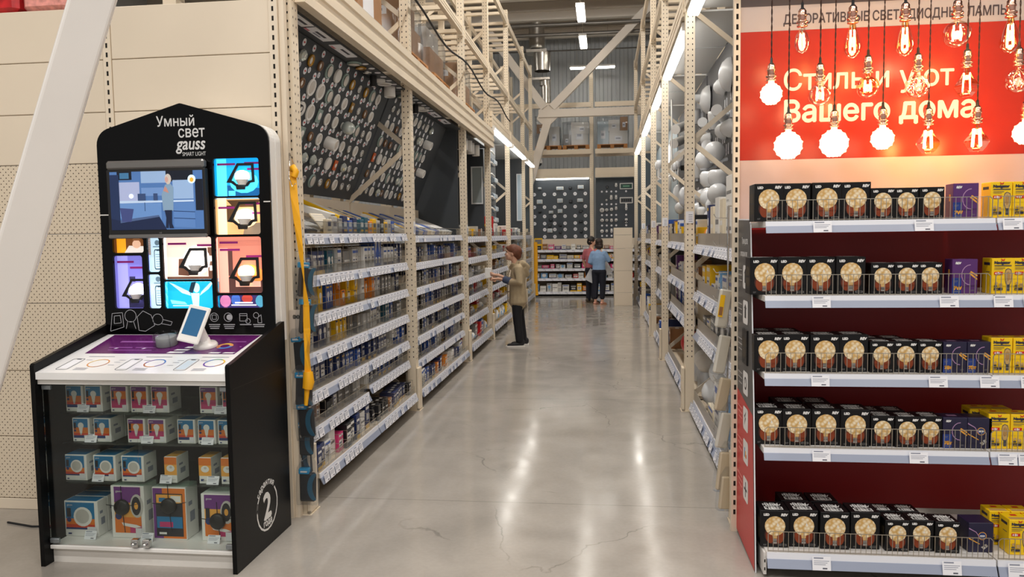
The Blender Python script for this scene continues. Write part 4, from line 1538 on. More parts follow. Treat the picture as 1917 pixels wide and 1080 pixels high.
for k, (y, r) in enumerate(((11.0, .06), (11.25, .05), (11.55, .06), (11.85, .06))):
    mb = MB()
    mb.lathe([(r, 0), (r, -.16), (r * .9, -.165), (0, -.15)], WM, n=16)
    mb.obj('drum_spotlight', None, loc=(-2.0 + .03 * (k % 2), y, 3.084), label='white drum spotlight under the slate soffit of the third bay, %s back' % nth(k + 1), cat='spotlight', group='drum spotlights in the third bay')

# shelves of the far bays
FB = [(10.32, 12.28, 2), (12.52, 14.88, 3), (15.12, 17.78, 4), (18.02, 19.78, 5)]
FBN = {2: 'third kiosk-side bay', 3: 'fourth kiosk-side bay', 4: 'fifth kiosk-side bay', 5: 'sixth kiosk-side bay'}
pal = {2: ['silver', 'white', 'grey', 'brown', 'yellow', 'white', 'red', 'cream', 'blue', 'white'], 3: ['white', 'grey', 'yellow', 'red', 'white', 'cream', 'brown', 'black'], 4: ['white', 'silver', 'white', 'red', 'green', 'yellow', 'white'], 5: ['white', 'silver', 'white', 'cream', 'white']}
FZ = [1.6, 1.3, 1.02, 0.76, 0.46, 0.11]
FSN = ['top shelf', 'second shelf', 'third shelf', 'fourth shelf', 'fifth shelf', 'bottom shelf']
rf = random.Random(9)
for y0, y1, b in FB:
    w = y1 - y0
    plain_board('dull brown shelving back behind the shelves of the ' + FBN[b], -2.335, -2.317, y0, y1, .02, 1.62, M('shelf_back_brown'), 'back panel', 'shelving_back_panel', 'kiosk-side shelving backs')
    for li, zr in enumerate(FZ):
        z = zr + .085
        xf = -1.83 if li == 5 else -1.895
        cards = [(0.1 + 0.17 * q, .12) for q in range(int(w / .17))] if b == 2 else [(0.12 + .25 * q, .16) for q in range(int(w / .25))]
        shelf_unit('white-railed shelf, %s of the %s' % (FSN[li], FBN[b]), (xf, y0, z), PI / 2, w, .42, .085, cards, .12, fence=('clear', .07, 0), group='shelves of the farther kiosk-side bays', tilt=.3)
        x = .03
        i = 0
        while x < w - .2:
            bw = rf.uniform(.12, .22)
            bh = rf.uniform(.1, .17) if li < 5 else rf.uniform(.12, .26)
            c = rf.choice(pal[b])
            if b >= 3 and li in (4, 5) and rf.random() < .5:
                c = rf.choice(['white', 'red', 'yellow', 'white'])
            bw, bh = round(bw, 2), round(bh, 2)
            if li == 0 and any(abs(y0 + x + bw / 2 - yp) < (bw + wp) / 2 + .01 for yp, wp in ((12.9, .2), (13.35, .1), (13.7, .4), (15.6, .5), (16.4, .4))):
                x += .1
                continue
            i += 1
            soft = c in ('white', 'silver') and (li >= 4 or b == 5)
            if soft:      # bagged goods, pillow shaped
                k = ('bag', bw, bh, c)
                if k not in _sk:
                    mb = MB()
                    mb.ball((0, .12, bh / 2), (bw / 2, .12, bh / 2), PM(c), 10, 7)
                    for q, v in enumerate(mb.v):
                        mb.v[q] = (math.copysign(abs(v[0] / (bw / 2)) ** .5, v[0]) * bw / 2, v[1], bh / 2 + math.copysign(abs((v[2] - bh / 2) / (bh / 2)) ** .6, v[2] - bh / 2) * bh / 2)
                    mb.box(-bw * .2, bw * .2, -.002, .02, bh * .3, bh * .55, PM('sky'))
                    _sk[k] = mb.mesh('bagged_goods')
                obj('bagged_goods', _sk[k], None, (xf - .014 - rf.random() * .04, y0 + x + bw / 2, z), PI / 2, label='%s bagged goods, %s from the kiosk end, %s, %s' % (c, nth(i), FSN[li], FBN[b]), cat='bag', group='bagged goods in the ' + FBN[b])
            else:
                st = rf.choice(['label', 'band', 'bulb', 'plain'])
                me = lamp_carton(c, bw, bh, .25, st)
                obj(CN[st], me, None, (xf - .014 - rf.random() * .06, y0 + x + bw / 2, z), PI / 2, label='%s carton, %s from the kiosk end, %s, %s' % (c, nth(i), FSN[li], FBN[b]), cat='carton', group='cartons in the ' + FBN[b])
            x += bw + rf.uniform(.01, .06)
# goods on top of the far shelving
for k, (y, c, w_, h_, b) in enumerate(((12.9, 'yellow', .2, .2, 3), (13.35, 'red', .1, .34, 3), (13.7, 'white', .4, .22, 3), (15.6, 'white', .5, .2, 4), (16.4, 'silver', .4, .16, 4))):
    mb = MB()
    mb.rbox(-w_ / 2, w_ / 2, 0, .2, 0, h_, PM(c), .01)
    mb.box(-w_ * .3, w_ * .3, -.001, 0, h_ * .3, h_ * .6, PM('white') if c != 'white' else PM('silver'))
    o = mb.obj('display_pack', None, loc=(-1.93, y, 1.687), rz=PI / 2, label='%s display pack standing at the front of the top shelf, %s, %s' % (c, FBN[b], nth(k + 1)), cat='pack', group='display packs')
    if c == 'red':
        o.rotation_euler = (0, 0, PI / 2)
# grey upright guard strip on the third upright
mb = MB()
mb.box(-.012, .012, -.02, .02, 0, 1.16, M('rubber_grey', (92, 98, 100), .5))
mb.obj('edge_guard', None, loc=(-1.864, 10.33, .6), label='dark grey vertical edge guard on the shelves beside the third upright', cat='guard')
# yellow strap hanging at the end of the racking
mb = MB()
mb.tube([(-1.8, 20.1, 1.5), (-1.795, 20.1, 1.0), (-1.805, 20.1, .5), (-1.79, 20.1, .1)], [(.05, .012)] * 4, ym, 8)
mb.obj('strap', None, label='yellow strap hanging at the far end of the kiosk-side racking', cat='strap')
# ------------------------------------------------------------------ banner-side racking: shelves, lamp boards, strip lamps
for k in range(5):
    strip_lamp('glowing white strip lamp under the beam of the ' + rn[k], 0.81, RY[k] + (.55 if k == 0 else .35), RY[k + 1] - .1, 3.68, .11, 'banner-side strip lamps')
SOF = M('soffit_light', (206, 206, 204), 0.5)
for k in range(5):
    plain_board('pale grey soffit panel over the ' + rn[k], .87, 1.33, RY[k] + .06, RY[k + 1] - .06, 3.745, 3.76, SOF, 'soffit', 'soffit_sheet', 'pale soffits')
    mb = MB()
    mb.box(.88, 1.32, (RY[k] + RY[k + 1]) / 2 - .006, (RY[k] + RY[k + 1]) / 2 + .006, 3.738, 3.745, M('alu_frame'))
    mb.obj('soffit_joint', None, label='metal joint strip across the pale soffit of the ' + rn[k], cat='trim', group='soffit joints')
D2 = M('board_dark_grey', (78, 78, 82), .55)
BLU = M('board_pale_blue', (168, 186, 196), .35)
plain_board('dark grey lamp board in the bay beside the bulb banner', 1.335, 1.36, 4.6, 7.36, 1.66, 3.74, D2)
plain_board('dark grey lamp board full of white wall lamps, second bay from the banner', 1.335, 1.36, 7.48, 10.33, 1.66, 3.74, D2)
plain_board('dark grey lamp board with cup lamps just past the third banner-side upright', 1.335, 1.36, 10.47, 11.6, 1.66, 3.74, D2)
plain_board('dark board carrying track spotlights past the white wall lamps', 1.335, 1.36, 11.62, 12.73, 1.66, 3.74, D2)
plain_board('dark board with small wall lamps past the chandelier', 1.335, 1.36, 12.87, 14.2, 1.66, 3.74, D2)
plain_board('pale blue lit board before the fifth banner-side upright', 1.3, 1.325, 14.22, 16.02, 1.66, 3.72, BLU)
plain_board('pale blue lit board past the fifth banner-side upright', 1.3, 1.325, 16.18, 19.72, 1.66, 3.72, BLU)
for k in range(5):
    plain_board('dull brown shelving back behind the lower shelves of the ' + rn[k], 1.284, 1.298, RY[k] + .08, RY[k + 1] - .08, .02, 1.62, M('shelf_back_brown'), 'back panel', 'shelving_back_panel', 'banner-side shelving backs')
plain_board('dark slate side board at the far end of the banner-side racking', .78, 1.4, 19.85, 19.87, 1.5, 3.7, M('board_blue_slate'))

# white wall lamps on the board (z, y on the board face)
WG = M('opal_white', (214, 216, 218), .25)
WSH = M('lamp_cool_white', (214, 218, 224), .3)
lamp_spots = [(8.45, 3.35, 'big'), (10.1, 3.37, 'plate'), (11.3, 3.3, 'cup'), (10.86, 3.27, 'cup'), (9.0, 2.95, 'cup'), (8.73, 2.8, 'dome'), (8.35, 2.78, 'dome'), (10.0, 2.85, 'dome'), (9.55, 2.97, 'spot'), (11.35, 2.85, 'cup'), (10.6, 2.52, 'cup'),
              (9.53, 2.5, 'globe'), (8.67, 2.51, 'globe'), (9.17, 2.66, 'spot'), (9.22, 2.24, 'sconce'), (8.5, 2.2, 'sconce'), (10.6, 2.18, 'dome'), (9.92, 2.17, 'dome'), (11.4, 2.48, 'cup'), (9.04, 2.02, 'globe'), (8.4, 2.04, 'globe'), (11.4, 2.12, 'cup'), (8.55, 1.92, 'globe'), (8.38, 2.93, 'spot'), (11.15, 2.02, 'dome'), (10.05, 1.92, 'cup'), (9.6, 1.9, 'dome'), (8.85, 3.3, 'dome')]
_wl = {}


def wl(k):
    if k in _wl:
        return _wl[k]
    a, b = MB(), MB()      # base on the board (x=0), lamp toward -x
    if k in ('big', 'plate', 'dome'):
        r = {'big': .18, 'plate': .18, 'dome': .1}[k]
        b.T = Matrix.Rotation(-PI / 2, 4, 'Y')
        b.lathe([(r, 0.02), (r * .96, .05), (r * .7, .1), (r * .3, .13), (0, .135)], WG, n=20)
        a.T = b.T
        a.lathe([(r * .6, 0), (r * .6, .03), (0, .03)], WSH, n=16)
        if k == 'plate':
            b.T = Matrix()
            b.tube([(-.12, 0, .02), (-.25, .02, .02)], [.05, .055], WG, 12)
    elif k == 'cup':
        a.box(-.03, 0, -.05, .05, -.05, .05, WSH)
        b.lathe([(.04, -.1), (.06, -.06), (.075, .06), (.07, .1), (.055, .06), (0, .05)], WG, c=(-.1, 0, 0))
        b.lathe([(.04, -.06), (.05, .04), (0, .05)], WSH, c=(-.1, .14, -.02))
    elif k == 'globe':
        a.tube([(0, 0, -.02), (-.1, 0, -.04), (-.12, 0, .0)], .02, WSH, 8)
        b.ball((-.14, 0, .06), .115, WG)
        b.lathe([(.05, -.06), (.06, -.03), (0, -.03)], WSH, c=(-.14, 0, 0))
    elif k == 'spot':
        a.box(-.03, 0, -.05, .05, -.04, .04, WSH)
        b.tube([(-.03, 0, 0), (-.12, .03, .01)], .02, WSH, 8)
        b.tube([(-.08, .1, -.02), (-.18, -.12, .03)], [.055, .06], WG, 14)
    else:
        a.box(-.04, 0, -.06, .06, -.1, .06, M('sconce_wood', (178, 140, 92), .5))
        b.lathe([(.07, -.02), (.11, .03), (.115, .12), (.09, .16), (0, .15)], WG, c=(-.12, 0, 0))
    _wl[k] = (a.mesh('base'), b.mesh('shade'))
    return _wl[k]


WLN = {'big': 'large round ceiling-type wall lamp', 'plate': 'round plate wall lamp with side arm', 'dome': 'domed round wall lamp', 'cup': 'twin cup wall lamp', 'globe': 'globe wall lamp', 'spot': 'tubular spot wall lamp', 'sconce': 'wooden-backed sconce'}
slip = MB()
slip.box(-.003, 0, -.02, .02, -.09, .03, PAPER)
slip.box(-.0035, -.003, -.012, .012, -.06, -.05, GREYTXT)
slip = slip.mesh('price_slip')
order = sorted(range(len(lamp_spots)), key=lambda i: -lamp_spots[i][1])
for n_, i in enumerate(order):
    y, z, k = lamp_spots[i]
    t = thing('wall_lamp', 'white %s, %s highest on the dark grey board' % (WLN[k], nth(n_ + 1)), 'wall lamp', (1.335, y, z), 0, 'white wall lamps on the dark grey board')
    obj('base', wl(k)[0], t)
    obj('shade', wl(k)[1], t)
    for q in range(2):
        if z - .2 > 1.75:
            obj('price_slip', slip, None, (1.335, y - .1 + .14 * q, z - .17), label='white price slip under the %s highest white wall lamp, %s one' % (nth(n_ + 1), ('nearer', 'farther')[q]), cat='price tag', group='price slips')
# spotlights, chandelier and tubes farther on
for k, (y, z, L) in enumerate(((12.2, 3.3, .3), (12.5, 3.12, .3), (11.72, 2.85, .34), (13.3, 2.78, .3))):
    t = thing('track_spotlight', 'white and black track spotlight beyond the wall lamps, %s from the top' % nth(k + 1), 'spotlight', (1.337, y, z), 0, 'track spotlights')
    mb = MB()
    mb.box(-.06, 0, -.05, .05, -.04, .04, BLACKM)
    mb.obj('bracket', t)
    mb = MB()
    mb.tube([(-.1, .14, .05), (-.26, -.16, -.04)], [.07, .075], WM, 14)
    mb.obj('head', t)
ch = thing('chandelier', 'white branched chandelier hanging in front of the dark board past the wall lamps', 'chandelier', (1.03, 12.15, 2.5))
mb = MB()
mb.tube([(0, 0, 1.23), (0, 0, .1)], .012, WM, 8)
mb.ball((0, 0, .1), .05, WM)
mb.obj('stem', ch)
for k in range(5):
    a = k * 2 * PI / 5
    mb = MB()
    mb.tube([(0, 0, .1), (.14 * math.cos(a), .14 * math.sin(a), .0), (.24 * math.cos(a), .24 * math.sin(a), .06), (.25 * math.cos(a), .25 * math.sin(a), .18)], .013, WM, 8)
    mb.lathe([(.03, .18), (.045, .22), (.04, .3), (0, .3)], WG, c=(.25 * math.cos(a), .25 * math.sin(a), 0))
    mb.obj('arm', ch)
for k, (y, z) in enumerate(((13.0, 2.1), (13.3, 2.35), (12.3, 2.25))):
    mb = MB()
    mb.ball((-.1, 0, 0), (.09, .09, .16 if k else .1), WG)
    mb.tube([(0, 0, 0), (-.05, 0, 0)], .03, WSH, 8)
    mb.obj('wall_lamp', None, loc=(1.335, y, z), label='small white wall lamp beside the chandelier, %s of three' % nth(k + 1), cat='wall lamp', group='wall lamps beside the chandelier')
glow = M('round_lamp_lit', (250, 250, 255), .5, emit=3.0)
for k, (y, z) in enumerate(((15.2, 3.2), (15.6, 2.72), (16.6, 3.0))):
    t = thing('round_luminaire', 'lit round ceiling lamp shown on the pale blue board, %s of three' % nth(k + 1), 'ceiling lamp', (1.3, y, z), 0, 'lit round lamps')
    mb = MB()
    mb.T = Matrix.Rotation(-PI / 2, 4, 'Y')
    mb.lathe([(.22, 0), (.22, .05), (.2, .06)], WM, n=24)
    mb.obj('rim', t)
    mb = MB()
    mb.T = Matrix.Rotation(-PI / 2, 4, 'Y')
    mb.lathe([(.2, .055), (.12, .08), (0, .085)], glow, n=24)
    mb.obj('diffuser', t)

# shelves
RZ = [1.51, 1.08, 0.72, 0.04]
RSN = ['top shelf', 'second shelf', 'third shelf', 'bottom shelf']
RBN = ['nearest banner-side bay', 'second banner-side bay', 'third banner-side bay', 'fourth banner-side bay', 'fifth banner-side bay']
rr = random.Random(31)
rpal = ['white', 'silver', 'cream', 'brown', 'black', 'navy', 'yellow', 'white', 'grey', 'white', 'purple', 'blue']
spec = {(0, 0): [(5.25, 'white', .2, .25), (5.62, 'white', .26, .27), (5.62, 'white', .26, .24), (5.98, 'cream', .14, .36), (6.2, 'white', .2, .38), (6.5, 'cream', .16, .32), (6.72, 'navy', .12, .34)],
        (0, 1): [(5.3, 'white', .2, .3), (5.55, 'silver', .2, .2), (5.8, 'white', .22, .22), (6.05, 'sky', .08, .24), (6.2, 'white', .14, .2), (6.42, 'white', .16, .12), (6.7, 'yellow', .22, .26), (7.0, 'yellow', .2, .24)],
        (0, 2): [(5.9, 'black', .24, .22), (6.2, 'black', .2, .24), (6.45, 'grey', .18, .2), (6.7, 'cream', .16, .16), (6.95, 'grey', .16, .16)]}
for b in range(5):
    ya, yb = RY[b] + .1, RY[b + 1] - .08
    mid = (ya + yb) / 2
    for li, zr in enumerate(RZ):
        z = zr + .078
        for sec, (y0, y1) in enumerate(((ya, mid - .01), (mid + .01, yb))):
            w = y1 - y0
            xf = .86 if li < 3 else .83
            cards = [(.1 + .13 * q, .11) for q in range(int((w - .05) / .13)) if rr.random() < .85]
            shelf_unit('white-railed shelf with grey lip, %s, %s half of the %s' % (RSN[li], ('nearer', 'farther')[sec], RBN[b]), (xf, y1, z), -PI / 2, w, .42, .08, cards, .11, fence=('grey', .1, 0), group='banner-side shelves', tilt=.45)
        i = 0
        if (b, li) in spec:
            last = {}
            for (y, c, bw, bh) in spec[(b, li)]:
                i += 1
                zz = z
                if y in last:
                    zz = last[y] + .001
                last[y] = zz + bh
                me = lamp_carton(c, bw, bh, .22, 'plain' if c in ('white', 'cream') and li == 0 else ('bulb' if c in ('black', 'navy') else 'label'))
                obj('lamp_carton', me, None, (xf + .014, y, zz), -PI / 2, label='%s carton, %s from the banner end, %s, %s' % (c + (' upper stacked' if zz > z else ''), nth(i), RSN[li], RBN[b]), cat='carton', group='cartons in the ' + RBN[b])
        elif li < 3 or b > 1:
            y = ya + (.1 if b else .5)
            while y < yb - .15:
                bw, bh = round(rr.uniform(.12, .24), 2), round(rr.uniform(.16, .3), 2)
                i += 1
                c = rr.choice(rpal)
                st = rr.choice(['label', 'bulb', 'plain', 'band'])
                me = lamp_carton(c, bw, bh, .25, st)
                obj(CN[st], me, None, (xf + .014 + rr.random() * .05, y + bw / 2, z), -PI / 2, label='%s carton, %s from the banner end, %s, %s' % (c, nth(i), RSN[li], RBN[b]), cat='carton', group='cartons in the ' + RBN[b])
                y += bw + rr.uniform(.02, .1)
# brown and white lamps shown on the top shelf by the second upright
for k, (y, z, c, r) in enumerate(((7.05, .1, 'white', .085), (7.22, .09, 'orange', .08), (7.0, .25, 'white', .07), (7.2, .24, 'brown', .07))):
    mb = MB()
    mb.ball((0, 0, 0), (r, r, r * .95), PM(c))
    mb.lathe([(r * .45, -r * .95 - .0), (r * .45, -r * .7)], PM('brown') if c != 'brown' else PM('white'), n=12)
    mb.obj('globe_lamp', None, loc=(.98 if k < 2 else 1.0, y, RZ[0] + .079 + z - .005), label='%s globe lamp on the top shelf beside the second upright, %s' % (c, ('lower', 'lower', 'upper', 'upper')[k]), cat='lamp')
# globe lamps low in the second bay and opal globes low in the first
for k, (y, c, r) in enumerate(((8.95, 'red', .14), (8.6, 'white', .14), (8.3, 'silver', .12), (8.0, 'white', .1), (7.75, 'white', .1))):
    t = thing('globe_lamp', '%s globe lamp in the bottom shelf just past the second upright, %s' % (c, nth(k + 1)), 'lamp', (1.0, y, RZ[3] + .078), 0, 'globe lamps on the bottom shelf')
    mb = MB()
    mb.lathe([(.06, 0), (.07, .16), (.05, .2)], BLACKM if c == 'red' else WSH, n=14)
    mb.obj('base', t)
    mb = MB()
    mb.ball((0, 0, .2 + r * .8), r, PM(c))
    mb.obj('globe', t)
for k, (y, z, r) in enumerate(((6.95, .15, .15), (6.7, .15, .14), (6.62, .42, .13), (7.1, .4, .1))):
    t = thing('globe_lamp', 'white opal globe lamp on the bottom shelf of the nearest banner-side bay, %s' % nth(k + 1), 'lamp', (1.0 + .06 * (k % 2), y, RZ[3] + .078 + (.26 if k > 1 else 0)), 0, 'opal globe lamps on the bottom shelf')
    mb = MB()
    mb.lathe([(r * .6, 0), (r * .55, .03)], CHROME, n=16)
    mb.obj('base', t)
    mb = MB()
    mb.ball((0, 0, r), (r, r, r * .95), WG)
    mb.obj('globe', t)
for k, (y, c, bw, bh) in enumerate(((6.35, 'cream', .3, .16), (5.98, 'white', .3, .42), (5.6, 'sky', .3, .38), (5.2, 'cream', .25, .5))):
    obj('lamp_carton', lamp_carton(c, bw, bh, .28, 'label'), None, (.85, y, RZ[3] + .078), -PI / 2, label='%s carton standing on the bottom shelf of the nearest banner-side bay, %s' % (c, nth(4 - k)), cat='carton', group='cartons on the bottom shelf, banner side')

# hanging bags of white cable ties at the corner
tie = M('tie_white', (238, 232, 218), .45)
tiec = M('tie_cream', (226, 208, 178), .45)
rack = thing('hook_strip', 'wire hook strip holding bags of cable ties at the corner of the banner display', 'display strip', (.722, 4.66, 0))
mb = MB()
mb.tube([(0, 0, .25), (0, 0, 1.85)], .006, CHROME, 6)
mb.tube([(0, 0, 1.85), (.06, .0, 1.85)], .005, CHROME, 6)
mb.obj('rail', rack)
hk = MB()
hk.tube([(0, 0, 0), (-.07, 0, 0), (-.085, 0, .025)], .003, CHROME, 6)
hk = hk.mesh('wire_hook')
for k in range(9):
    obj('wire_hook', hk, rack, loc=(0, -.004, .5 + k * .16))
for k, (x, z, h, m, tl) in enumerate(((.672, 1.13, .3, tie, .16), (.66, .86, .3, tie, .2), (.665, .64, .26, tiec, .22), (.67, .42, .28, tie, .2), (.675, .17, .3, tiec, .12), (.69, .06, .26, tiec, .1))):
    t = thing('cable_tie_bag', '%s bag of cable ties on the corner hook strip, %s from the top' % ('white' if m is tie else 'cream', nth(k + 1)), 'hanging bag', (x, 4.62 - .012 * k, z), .35, 'bags of cable ties')
    t.rotation_euler = (0, tl, .35)
    mb = MB()
    mb.prism([(-.045, 0), (.045, 0), (.05, .04), (.045, h * .8), (.015, h), (-.015, h), (-.045, h * .8), (-.05, .04)], 'y', -.022, .022, bagm)
    mb.obj('bag', t)
    mb = MB()
    mb.rbox(-.036, .036, -.015, .015, .008, h * .78, m, .008)
    mb.obj('ties', t)
    if k == 0:
        mb = MB()
        mb.box(-.04, -.01, -.0235, -.0222, .07, .2, PM('yellow'))
        mb.box(-.036, -.014, -.024, -.0235, .08, .13, PM('brown'))
        mb.obj('yellow_label', t)
# ------------------------------------------------------------------ back racking across the end of the aisle
for k, (x, nm) in enumerate(((-0.30, 'in the middle'), (-2.6, 'at the kiosk-side end'), (1.5, 'at the banner-side end'))):
    t = rack_frame('cream upright of the back racking, ' + nm, 0, 0, 1, top=6.2, group='back racking uprights')
    t.location = (x - .05, 21.5, 0)
    t.rotation_euler = (0, 0, -PI / 2)


def xbeam(label, x0, x1, y, z, h, name='rack_beam', w=.06, cat='rack beam', group='back racking beams'):
    mb = MB()
    mb.box(0, x1 - x0, -w / 2, w / 2, 0, h, CREAM)
    mb.box(0, x1 - x0, -w / 2 - .005, w / 2 + .005, h * .3, h * .38, CREAM)
    mb.obj(name, None, loc=(x0, y, z), label=label, cat=cat, group=group)


for k, (x0, x1, nm) in enumerate(((-2.55, -.35, 'kiosk-side half'), (-.25, 1.45, 'banner-side half'))):
    xbeam('cream pallet beam of the back racking, ' + nm, x0, x1, 21.46, 3.89, .13)
    xbeam('cream uppermost beam of the back racking, ' + nm, x0, x1, 21.46, 5.16, .13)
    xbeam('deep cream fascia over the back lamp board, ' + nm, x0, x1, 21.42, 3.24, .26, 'header_fascia', .05, 'fascia', 'back racking fascias')
    xbeam('cream rear pallet beam of the back racking, ' + nm, x0, x1, 22.25, 3.89, .13)
strip_lamp('slim cool strip lamp tucked under the fascia of the back racking', -1.2, 0, 1.5, 3.22, .05, 'strip lamps under the beams')
o = [q for q in bpy.data.objects if q.name.startswith('strip_lamp') and q.parent is None][-1]
o.location = (-1.9, 21.47, 3.225)
o.rotation_euler = (0, 0, -PI / 2)
BS = M('back_board_slate', (66, 74, 82), .5, noise=.04)
plain_board('slate lamp board of the back racking, kiosk-side half', -1.98, -.36, 21.68, 21.7, 1.57, 3.24, BS)
plain_board('slate lamp board of the back racking, banner-side half', -.24, 1.3, 21.68, 21.7, 1.57, 3.24, BS)
for k, (x0, x1) in enumerate(((-1.98, -.36), (-.24, 1.3))):
    mb = MB()
    mb.box(x0, x1, 21.66, 21.69, 1.3, 1.565, CREAM2)
    mb.obj('shelving_back_panel', label='cream back panel under the back lamp board, ' + ('kiosk-side half', 'banner-side half')[k], cat='back panel')
    mb = MB()
    mb.box(x0, x1, 21.66, 21.69, 0.02, 1.295, M('shelf_back_brown'))
    mb.obj('shelving_back_panel', label='dull brown back behind the back shelves, ' + ('kiosk-side half', 'banner-side half')[k], cat='back panel')
# price discs and lamps on the boards
bd = MB()
bd.T = Matrix.Rotation(PI / 2, 4, 'X')
bd.lathe([(.05, 0), (.05, .006), (0, .0062)], PAPER, n=16, smooth=False)
bd.T = Matrix()
bd.box(-.02, .02, -.0068, -.0062, -.006, .006, GREYTXT)
bd = bd.mesh('price_disc')
BY = 21.6802
cols = [-1.96, -1.675, -1.39, -1.1, -.815, -.53]
rows_ = [2.815, 2.46, 2.2, 2.0, 1.83, 1.63]
for r, z in enumerate(rows_):
    for c, x in enumerate(cols):
        if (r >= 4 and c == 0):
            continue
        obj('price_disc', bd, None, (x, BY, z + (.004 if c > 3 else 0)), label='white disc on the back lamp board, %s row down, %s from the kiosk side' % (nth(r + 1), nth(c + 1)), cat='price tag', group='large white discs on the back lamp board')
sd = MB()
sd.T = Matrix.Rotation(PI / 2, 4, 'X')
sd.lathe([(.028, 0), (.028, .005), (0, .0052)], PAPER, n=14, smooth=False)
sd = sd.mesh('price_disc')
for r, z in enumerate((2.86, 2.51, 2.21, 1.92, 1.635)):
    for c, x in enumerate((-.072, .06, .19, .32, .595)):
        if r == 4 and c > 2:
            continue
        obj('price_disc', sd, None, (x, BY, z), label='small white disc on the banner-side back board, %s row, %s across' % (nth(r + 1), nth(c + 1)), cat='price tag', group='small white discs on the back lamp board')
_bl = {}


def back_lamp(label, x, z, w, h, dark=False):
    key = (w, h, dark)
    if key not in _bl:
        a, b = MB(), MB()
        a.rbox(-w / 2, w / 2, -.06, 0, -h / 2, h / 2, BLACKM if dark else M('lamp_case_white', (214, 214, 210), .4), .01)
        b.rbox(-w * .38, w * .38, -.075, -.058, -h * .36, h * .36, M('lamp_dark_glass', (70, 74, 80), .2) if dark else M('lamp_pale'), .008)
        _bl[key] = (a.mesh('case'), b.mesh('glass'))
    t = thing('floodlight', label, 'wall lamp', (x, BY, z), 0, 'lamps on the back lamp board')
    obj('case', _bl[key][0], t)
    obj('glass', _bl[key][1], t)


k = 0
for x, z, w, h, d in ((-1.804, 2.985, .1, .06, 0), (-1.235, 2.97, .2, .1, 0), (-.945, 2.98, .09, .07, 1), (-.655, 2.995, .17, .11, 0), (-1.808, 2.61, .16, .12, 0), (-1.236, 2.63, .16, .12, 0), (-.938, 2.61, .09, .09, 1), (-.675, 2.63, .16, .1, 0),
                      (-1.49, 2.315, .12, .08, 0), (-1.238, 2.34, .13, .11, 0), (-.66, 2.33, .1, .07, 1), (-1.81, 2.33, .09, .05, 1), (-1.5, 2.1, .1, .07, 1), (-1.53, 1.94, .1, .08, 1), (-1.528, 1.8, .14, .12, 0), (-1.235, 1.95, .09, .06, 1), (-.66, 2.05, .1, .07, 1), (-1.237, 1.75, .08, .05, 1), (-.65, 1.76, .08, .06, 1)):
    k += 1
    back_lamp('small %s floodlight on the kiosk-side half of the back board, %s in reading order' % ('black' if d else 'white', nth(k)), x, z, w, h, bool(d))
k = 0
for x, z, r, h in ((.075, 2.98, .035, 0), (.322, 3.02, .035, .08), (.187, 2.68, .04, .1), (.32, 2.685, .035, .09), (.053, 2.625, .03, 0), (-.07, 2.348, .065, 0), (.06, 2.353, .045, 0), (.193, 2.36, .045, .04), (.32, 2.38, .035, .07), (.597, 2.393, .035, .12), (-.07, 2.067, .05, 0), (.06, 2.065, .04, 0), (.19, 2.05, .04, .06), (.318, 2.065, .045, .03), (.596, 2.03, .045, .1), (-.073, 1.763, .05, .02), (.057, 1.76, .035, .04), (.19, 1.76, .035, .09)):
    k += 1
    dk = k in (1, 15)
    t = thing('motion_sensor', 'small %s sensor on the banner-side half of the back board, %s in reading order' % ('black' if dk else 'white', nth(k)), 'sensor', (x, BY, z), 0, 'small sensors on the back lamp board')
    mb = MB()
    mb.T = Matrix.Rotation(PI / 2, 4, 'X')
    mb.lathe([(r, 0), (r, .03), (r * .8, .05), (0, .06)], BLACKM if dk else WM, n=14)
    if h:
        mb.T = Matrix()
        mb.rbox(-r * .8, r * .8, -.05, 0, -h / 2, h / 2 + .03, WM, .01)
    mb.obj('body', t)
    mb = MB()
    mb.ball((0, -.05, 0), (r * .45, .025, r * .45), M('sensor_dome', (190, 194, 198), .3), 10, 6)
    mb.obj('dome', t)
for k, (z, c) in enumerate(((3.0, (24, 74, 62)), (2.61, (84, 88, 92)))):
    t = thing('sign_luminaire', ('white-framed dark green sign lamp', 'white-framed grey number display')[k] + ' on the banner-side back board', 'sign lamp', (.6, BY, z), 0)
    mb = MB()
    mb.rbox(-.18, .18, -.03, 0, -.085, .085, WHITE, .008)
    mb.obj('frame', t)
    mb = MB()
    mb.box(-.155, .155, -.033, -.0305, -.06, .06, M('sign_face_%d' % k, c, .3))
    if k:
        for q in range(5):
            mb.box(-.13 + q * .055, -.095 + q * .055, -.0335, -.033, -.035, .035, BLACKM)
    else:
        mb.box(-.09, .09, -.0335, -.033, -.015, .015, M('green_print', (120, 190, 150), .4))
    mb.obj('face', t)
t = thing('security_camera', 'white dome security camera hanging under the back pallet beam', 'camera', (-1.8, 21.46, 3.66))
mb = MB()
mb.lathe([(.05, .235), (.05, .18), (.1, .06), (.1, 0)], WHITE, n=16)
mb.tube([(0, 0, .02), (-.2, 0, .06)], .03, WHITE, 8)
mb.obj('housing', t)
mb = MB()
mb.ball((0, 0, 0), .08, M('smoked_dome', (60, 60, 64), .1), 12, 8)
mb.obj('dome', t)

